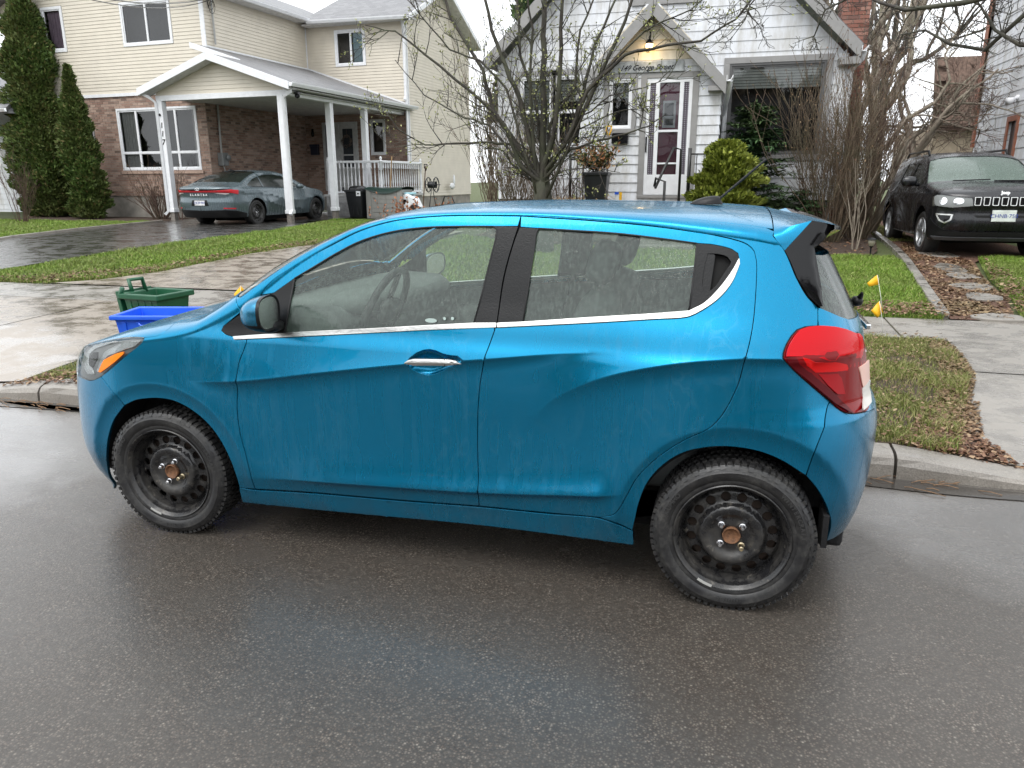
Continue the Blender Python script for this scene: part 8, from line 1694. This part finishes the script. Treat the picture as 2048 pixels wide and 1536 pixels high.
for sd in (-1, 1):
    b = MB(); b.ball((-2.05-jb[0], sd*1.02, 1.16), (.08, .13, .085), 12, .7); b.tube([(-2.05-jb[0], sd*.86, 1.10), (-2.05-jb[0], sd*.98, 1.12)], .03, 6); b.build('wing_mirror', BLACKP, JT, smooth=True)
    b = MB(); b.tube([(-1.35-jb[0], sd*.60, 1.60), (-1.25-jb[0], sd*.60, 1.68), (.2-jb[0], sd*.60, 1.67), (.35-jb[0], sd*.60, 1.60)], .018, 6); b.build('roof_rail', BLACKTRIM, JT, smooth=True)
b = MB(); b.tube([(-2.42-jb[0], .45, 1.17), (-2.38-jb[0], -.10, 1.19)], .010, 5); b.tube([(-2.42-jb[0], -.15, 1.17), (-2.33-jb[0], -.65, 1.17)], .010, 5); b.build('wipers', BLACKTRIM, JT)
# red car peeping in at the left edge
rc = atg(6, 400); RC = thing('red_car', 'back half of a dark-windowed red car at the far left edge', 'car', (-23.1, 14.8, .43), R(8))
RED = paint('red_car_paint', (.25, .03, .05), None, .1, metal=.3); b = MB(); b.prism([(-2.0, .25), (1.8, .25), (2.0, .45), (1.95, .85), (1.3, .95), (.75, 1.40), (-.6, 1.45), (-1.4, 1.0), (-2.05, .85)], -.85, .85, 'y'); b.build('body', RED, RC, bevel=.12, auto=40)
b = MB(); b.prism([(1.20, .97), (.72, 1.33), (-.55, 1.38), (-1.2, 1.02)], -.87, -.856, 'y'); b.build('side_window', TINT if False else mat('dark_car_window', (.05, .10, .11), rough=.08), RC)
for x in (-1.3, 1.3): b = MB(); b.lathe([(0, -.88), (.2, -.88), (.31, -.87), (.32, -.70)], 24, (x, 0, .31), 'y'); b.build('wheel', TYRE, RC)
# ---------------------------------------------------------------- small things
PLG = mat('dark_green_plastic', (.012, .085, .040), rough=.38, var=.15, bump=.05); PLB2 = mat('bright_blue_plastic', (.015, .11, .72), rough=.38, var=.08, bump=.05); PLK = mat('black_plastic', (.014, .015, .017), rough=.38, var=.2, bump=.05); PLGR = mat('grey_box_plastic', (.27, .265, .25), rough=.55, var=.08)
def tub(b, w, d, h, t=.012, flare=.84, rim=.025, rh=.035):
    """open box with sloping sides, rim and ribs"""
    o = [(-w, -d), (w, -d), (w, d), (-w, d)]
    def ring(k, z, e=0): return [(x*k+(e if x > 0 else -e), y*k+(e if y > 0 else -e), z) for x, y in o]
    L = [ring(flare, 0), ring(1-.02, h-rh), ring(1, h-rh, rim), ring(1, h, rim), ring(1, h, -t), ring(flare, t*1.5, -t)]
    b.add([p for r in L for p in r], [(i*4+k, i*4+(k+1) % 4, (i+1)*4+(k+1) % 4, (i+1)*4+k) for i in range(5) for k in range(4)]+[(0, 3, 2, 1), (20, 21, 22, 23)])
p = Vector((-4.42, 2.50, G(2.5)+.012)); bx = thing('recycling_box', 'bright blue open recycling box behind the bonnet of the blue hatchback', 'recycling box', p, R(14))
b = MB(); tub(b, .30, .21, .36); b.build('tub', PLB2, bx, bevel=.008)
for k in range(5): b = MB(); x = -.22+k*.11; b.hexa([(x-.01, -.185, .03), (x+.01, -.185, .03), (x+.01, -.17, .03), (x-.01, -.17, .03)], [(x-.014, -.216, .31), (x+.014, -.216, .31), (x+.014, -.20, .31), (x-.014, -.20, .31)]); b.build('rib', PLB2, bx, bevel=.003)
b = MB(); b.tube([(-.09, -.232, .30), (-.07, -.245, .285), (.07, -.245, .285), (.09, -.232, .30)], .008, 6); b.build('grip', PLB2, bx)
p = Vector((-5.0, 3.12, G(3.12)+.012)); gb = thing('organics_bin', 'dark green organics bin with its lid hanging open', 'bin', p, R(-6))
b = MB(); tub(b, .20, .19, .40, flare=.80, rim=.03, rh=.05); b.build('tub', PLG, gb, bevel=.01)
for k in range(4): b = MB(); x = -.12+k*.08; b.box(x-.006, x+.006, -.188, -.165, .05, .34); b.build('rib', PLG, gb, bevel=.003)
b = MB(Matrix.Translation((-.21, 0, .40)) @ Matrix.Rotation(R(-8), 4, 'Y')); b.box(-.075, -.035, -.19, .18, -.33, .02); b.box(-.085, -.075, -.16, .15, -.32, -.03); b.build('lid', PLG, gb, bevel=.02)
b = MB(Matrix.Translation((-.21, 0, .40))); b.tube([(.0, -.07, -.02), (-.03, -.07, .10), (-.02, .07, .10), (.01, .07, -.02)], .020, 8); b.tube([(-.02, -.20, -.05), (.03, -.20, .05)], .02, 6); b.build('handle', PLG, gb, smooth=True)
b = MB(); b.tube([(-.10, -.20, .30), (-.08, -.22, .27), (.08, -.22, .27), (.10, -.20, .30)], .008, 6); b.build('latch_bar', PLG, gb, smooth=True)
# marker flags
FY = mat('yellow_flag_plastic', (.85, .46, .01), rough=.5, var=.05); WIRE = mat('white_wire', (.70, .70, .68), rough=.5)
def flag(label, base, top, pts):
    root = thing('marker_flag', label, 'flag', base, group=None); b0 = Vector(base)
    b = MB(Matrix.Translation(-b0)); b.tube([b0, b0.lerp(Vector(top), .5)+Vector((.006, 0, 0)), top], .0022, 5); b.build('wire', WIRE, root, smooth=True)
    b = MB(Matrix.Translation(-b0)); P = [Vector(p) for p in pts]; n = 7; rows = []
    for i in range(n):
        t = i/(n-1); w = Vector((0, .006*math.sin(t*6), 0)); rows += [P[0].lerp(P[1], t)+w, (P[0].lerp(P[1], t)+P[3].lerp(P[2], t))/2+w*1.6, P[3].lerp(P[2], t)+w]
    b.add(rows, [(i*3+j, (i+1)*3+j, (i+1)*3+j+1, i*3+j+1) for i in range(n-1) for j in range(2)]); o = b.build('flag_cloth', FY, root, smooth=True); m = o.modifiers.new('t', 'SOLIDIFY'); m.thickness = .001
fb = at(1766, 672, 4.42); flag('nearer and lower of the two yellow marker flags beside the front walk', fb, at(1759, 602, 4.42), [at(1759, 602, 4.42), at(1742, 621, 4.42), at(1754, 636, 4.42), at(1766, 624, 4.42)])
fb2 = at(1766, 640, 5.50); flag('farther, higher yellow marker flag on the small front lawn', fb2, at(1755, 550, 5.5), [at(1754, 550, 5.5), at(1734, 566, 5.5), at(1738, 573, 5.5), at(1758, 569, 5.5)])
fb3 = at(478, 640, 3.3); fb3.z = G(3.3); flag('lone yellow marker flag whose tip shows over the blue hatchback bonnet', fb3, at(481, 571, 3.3), [at(481, 571, 3.3), at(468, 589, 3.3), at(473, 600, 3.3), at(490, 582, 3.3)])
# solar lamp
p = atg(1740, 512); sl2 = thing('garden_lamp', 'small black path lamp at the edge of the mulch bed', 'garden lamp', p); k = .9
b = MB(); b.lathe([(.012, -.02), (.012, .12), (.03, .14), (.032, .15)], 10); b.lathe([(.075, .245), (.07, .255), (.02, .275), (0, .277)], 4 if False else 14); b.build('lamp_body', BLACKTRIM, sl2)
b = MB(); b.lathe([(.032, .15), (.05, .19), (.055, .245), (0, .246)], 12); b.build('lamp_shade', mat('smoky_lamp_plastic', (.25, .23, .17), rough=.3), sl2, smooth=True)
# planter with dried winter arrangement
p = Vector((-2.28, 11.0, 1.02)); pl = thing('planter', 'tall black planter of dried orange leaves and evergreen sprigs by the cottage door', 'planter', p)
b = MB(); o = [(-1, -1), (1, -1), (1, 1), (-1, 1)]; b.hexa([(x*.15, y*.15, -.05) for x, y in o], [(x*.21, y*.21, .62) for x, y in o]); b.hexa([(x*.225, y*.225, .58) for x, y in o], [(x*.225, y*.225, .64) for x, y in o]); b.build('pot', PLK, pl, bevel=.015)
t = Twigs(81)
for k in range(34): a = t.r.uniform(0, 2*PI); t.grow(p+Vector((t.r.uniform(-.12, .12), t.r.uniform(-.12, .12), .60)), (math.cos(a)*.8, math.sin(a)*.8, 1), t.r.uniform(.25, .55), .006, 1, 4, .5, .1, .15, (2, 4), .8)
t.finish(pl, BARKD, BARKD, .075, blade_mat('dried_arrangement', [(0, (.03, .055, .02)), (.45, (.06, .09, .03)), (.5, (.42, .17, .08)), (.8, (.55, .27, .13)), (1, (.60, .45, .25))]), names=('stems', 'sprigs'))
shv = thing('shovel', 'snow shovel with yellow D-grip leaning by the black mailbox', 'shovel', (-2.2, 11.62, 1.2)); b = MB(); b.tube([(0, 0, 0), (-.02, .18, 1.12)], .015, 6); b.build('shaft', mat('grey_shaft', (.2, .2, .2)), shv)
b = MB(); b.tube([(-.02, .18, 1.08), (-.06, .19, 1.20), (-.06, .19, 1.27), (.04, .19, 1.27), (.03, .19, 1.20), (-.02, .18, 1.08)], .014, 6); b.build('grip', FY, shv, smooth=True)
sb2 = thing('salt_bottle', 'small yellow and blue bottle right of the black planter', 'bottle', (-1.93, 11.05, 1.10)); b = MB(); b.box(-.02, .05, -.04, .04, 0, .20); b.build('bottle', WTRIM, sb2, bevel=.01); b = MB(); b.box(.05, .09, -.04, .04, -.02, .22); b.build('yellow_strip', FY, sb2); b = MB(); b.box(-.03, .04, -.045, .045, .18, .22); b.build('blue_cap', PLB2, sb2)
# things beside the porch of the brick house
def LH(u, d, z): return LHM @ Vector((u, d, z-HZ))
wb_ = thing('wheelie_bin', 'black wheeled rubbish bin bulging under its lid next to the storage box', 'bin', LH(.36, 2.95, .43), R(-4))
b = MB(); o = [(-1, -1), (1, -1), (1, 1), (-1, 1)]; b.hexa([(x*.20, y*.20, .02) for x, y in o], [(x*.28, y*.28, .80) for x, y in o]); b.box(-.30, .30, -.30, .30, .76, .84); b.box(-.34, -.28, -.34, -.28, .80, .92); b.build('bin_body', PLK, wb_, bevel=.02)
for x in (-.08, .08): b = MB(); b.box(x-.03, x+.03, -.235, -.20, .10, .55); b.build('moulded_rib', PLK, wb_, bevel=.01)
b = MB(); b.ball((0, 0, .84), (.25, .25, .12), 16, .7); b.build('rubbish_bag', mat('black_bin_liner', (.02, .02, .022), rough=.2, bump=.8, bscale=14), wb_, smooth=True); b = MB(); b.box(.12, .26, -.315, -.30, .66, .80); b.build('label_patch', WTRIM, wb_); b = MB(); b.ball((.19, -.318, .73), (.03, .004, .03), 8); b.build('label_dot', GLOSSBLACK, wb_)
for x in (-.2, .2): b = MB(); b.lathe([(0, -.03), (.10, -.03), (.10, .03), (0, .03)], 16, (x, .22, .10), 'x'); b.build('wheel', TYRE, wb_)
dbx = thing('storage_box', 'pale grey panelled storage box with a sagging dark green cover', 'storage box', LH(1.30, 3.2, .43), R(-4))
b = MB(); b.box(-.58, .58, -.35, .35, 0, .84); b.build('box_core', PLGR, dbx)
for k in range(6):
    for i, (x0, x1) in enumerate(((-.40, .06), (.08, .42))): b = MB(); b.box(x0, x1, -.362, -.35, .05+k*.13, .05+k*.13+.118); b.build('box_panel', PLGR, dbx, bevel=.003)
for x0 in (-.60, .44): b = MB(); b.box(x0, x0+.16, -.37, -.35, 0, .85); b.build('corner_panel', PLGR, dbx, bevel=.006)
b = MB(); n = 16; rows = []
for i in range(n+1): x = -.62+1.24*i/n; s = math.sin(PI*i/n); rows.append([(x, -.40, .86-.14*s), (x, -.385, .90-.04*s), (x, 0, .93-.05*s), (x, .37, .90), (x, .40, .80)])
b.add([q for r in rows for q in r], [(i*5+j, (i+1)*5+j, (i+1)*5+j+1, i*5+j+1) for i in range(n) for j in range(4)]); b.build('green_cover', mat('dark_green_tarpaulin', (.012, .035, .028), rough=.35), dbx, smooth=True)
for lb, u, d, z0, z1, c in (('long pale wooden pole leaning inside the porch railing', 1.0, 3.9, 1.1, 2.25, (.42, .27, .13)), ('garden spade with black handle standing at the brick house corner', 1.32, 5.6, .9, 2.0, (.12, .07, .04))):
    o = thing('garden_tool', lb, 'tool', LH(u, d, z0), R(-4)); b = MB(); b.tube([(-.1, 0, -.3), (.05, 0, z1-z0)], .018, 6); b.build('shaft', mat('pole_'+('a' if c[0] > .2 else 'b'), c), o)
    if c[0] < .2: b = MB(); b.tube([(.05, 0, z1-z0-.16), (0, 0, z1-z0-.04), (.0, 0, z1-z0+.04), (.10, 0, z1-z0+.04), (.10, 0, z1-z0-.04), (.05, 0, z1-z0-.16)], .018, 6); b.build('grip', GLOSSBLACK, o)
hr = thing('hose_reel', 'black hose reel on the siding wall beside the storage box', 'hose reel', LH(2.05, 4.6, .95), R(-4))
for x in (-.12, .14): b = MB(); b.tube([(x, .22*math.cos(t), .45+.22*math.sin(t)) for t in np.linspace(0, 2*PI, 22, endpoint=False)], .018, 6, closed=True); [b.tube([(x, 0, .45), (x, .22*math.cos(q), .45+.22*math.sin(q))], .010, 4) for q in np.linspace(0, 2*PI, 6, endpoint=False)]; b.build('reel_flange', PLK, hr, smooth=True)
b = MB(); b.lathe([(.10, -.12), (.10, .14)], 16, (0, 0, .45), 'x'); b.tube([(-.2, 0, .45), (.28, 0, .45)], .012, 6); b.build('hose_drum', PLK, hr, smooth=True); b = MB(); b.tube([(-.1, -.1, -.45), (.0, 0, .45), (.1, .12, -.45)], .02, 6); b.build('stand', PLK, hr)
toy = thing('ride_on_toy', 'white and black ride-on toy with pale blue top beside the storage box', 'ride-on toy', LH(2.05, 3.1, .43), R(-4))
b = MB(); b.prism([(-.30, .12), (.30, .10), (.34, .35), (.22, .60), (-.05, .74), (-.28, .66), (-.34, .38)], -.16, .16, 'y'); b.build('toy_shell', WTRIM, toy, bevel=.05); b = MB(); b.lathe([(0, -.19), (.17, -.19), (.19, -.15), (.19, -.05)], 20, (.18, 0, .25), 'y'); b.build('wheel', PLK, toy); b = MB(); b.lathe([(0, -.19), (.10, -.19), (.12, -.15)], 16, (-.22, 0, .22), 'y'); b.build('wheel', PLK, toy)
b = MB(); b.box(-.16, .14, -.12, .12, .70, .76); b.build('toy_seat', mat('pale_blue_plastic', (.35, .62, .70), rough=.4), toy, bevel=.02); b = MB(); b.prism([(-.30, .40), (-.12, .42), (-.05, .56), (-.25, .56)], -.165, -.16, 'y'); b.build('toy_window', GLOSSBLACK, toy)
mw = thing('hand_mower', 'low grey metal hand tool with black guard beside the ride-on toy', 'garden tool', LH(2.75, 4.2, .43), R(-4)); b = MB(); b.tube([(-.3, 0, .1), (-.1, 0, .62), (.15, 0, .62), (.28, 0, .3)], .02, 6); b.tube([(.2, -.1, .25), (.2, .3, .25)], .07, 8); b.build('frame', PLK, mw, smooth=True); b = MB(); b.box(.10, .42, -.12, .2, .16, .28); b.build('motor', CHROMED, mw, bevel=.03)
bh = thing('birdhouse', 'small pale bird figure fixed on the siding of the cream house', 'ornament', LH(.52, 9.6, 1.2), R(-4)); b = MB(); b.ball((.02, 0, .12), (.05, .22, .12), 10); b.ball((.02, .18, .34), (.04, .07, .22), 8); b.build('figure', WTRIM, bh, smooth=True)
# service cables
cb = thing('service_cables', 'thin dark overhead cables running to the cream house corner', 'cable', at(700, 28, 9)); cb.location = LH(-3.38, 1.78, 6.4)
b = MB(Matrix.Translation(-Vector(cb.location)))
for (a, c, sag, r) in (((-40, -60), (437, 20), .25, .012), ((-60, -75), (437, 24), .35, .010)):
    p0 = at(*a, 6.0); p1 = LH(-3.38, 1.72, 6.55 if sag < .3 else 6.5); pts = [p0.lerp(p1, t)-Vector((0, 0, sag*4*t*(1-t))) for t in np.linspace(0, 1, 24)]; b.tube(pts, r, 5)
for k in range(3): b.tube([LH(-3.36+.03*k, 1.70, 6.5)+Vector((.10*math.cos(t), 0, .16*math.sin(t)-.1*k)) for t in np.linspace(0, 2*PI, 14)], .008, 4)
b.build('cable', GLOSSBLACK, cb, smooth=True)
# ---------------------------------------------------------------- the other side of the street (seen only in reflections)
for i, (x, w_, c, h) in enumerate(((-19, 11, (.22, .13, .10), 3.2), (-3, 10, (.35, .33, .30), 3.0), (14, 12, (.25, .17, .13), 3.4))):
    o = thing('house', ('plain brown brick bungalow across the street, leftmost', 'plain grey bungalow across the street, middle', 'plain tan bungalow across the street, rightmost')[i], 'house', (x, -24, 0)); mm = mat('far_wall_%s' % 'abc'[i], c)
    b = MB(); b.box(-w_/2, w_/2, -4, 4, 0, h); b.build('wall', mm, o); b = MB(); b.prism([(-4.5, h), (4.5, h), (0, h+2.6)], -w_/2-.4, w_/2+.4, 'x'); b.build('roof', SHING, o)
    for q in (-.28, .22): b = MB(); b.box(w_*q-.8, w_*q+.8, 4.0, 4.05, 1.0, 2.3); b.build('window', mat('dark_door_glass', (.05, .06, .07)), o)
rs = np.random.RandomState(5); n = 60000; a = rs.uniform(-60, 60, n); hgt = 7+2.0*np.sin(a*.31)+1.5*np.sin(a*.9+1); z = hgt*rs.rand(n)**.7; Pp = np.stack([a, -32+rs.randn(n)*1.2, z], 1); d1 = rs.randn(n, 3)*.35; d2 = rs.randn(n, 3)*.35
tag(link('treeline', np_mesh('treeline', np.stack([Pp, Pp+d1, Pp+d2], 1).reshape(-1, 3), np.arange(n*3).reshape(-1, 3), BARKB, smooth=False)), kind='stuff')
b = MB(); b.add([(-200, -200, .12), (200, -200, .12), (200, -9, .12), (-200, -9, .12)], [(0, 1, 2, 3)]); tag(b.build('far_lawn', TURF), kind='structure')
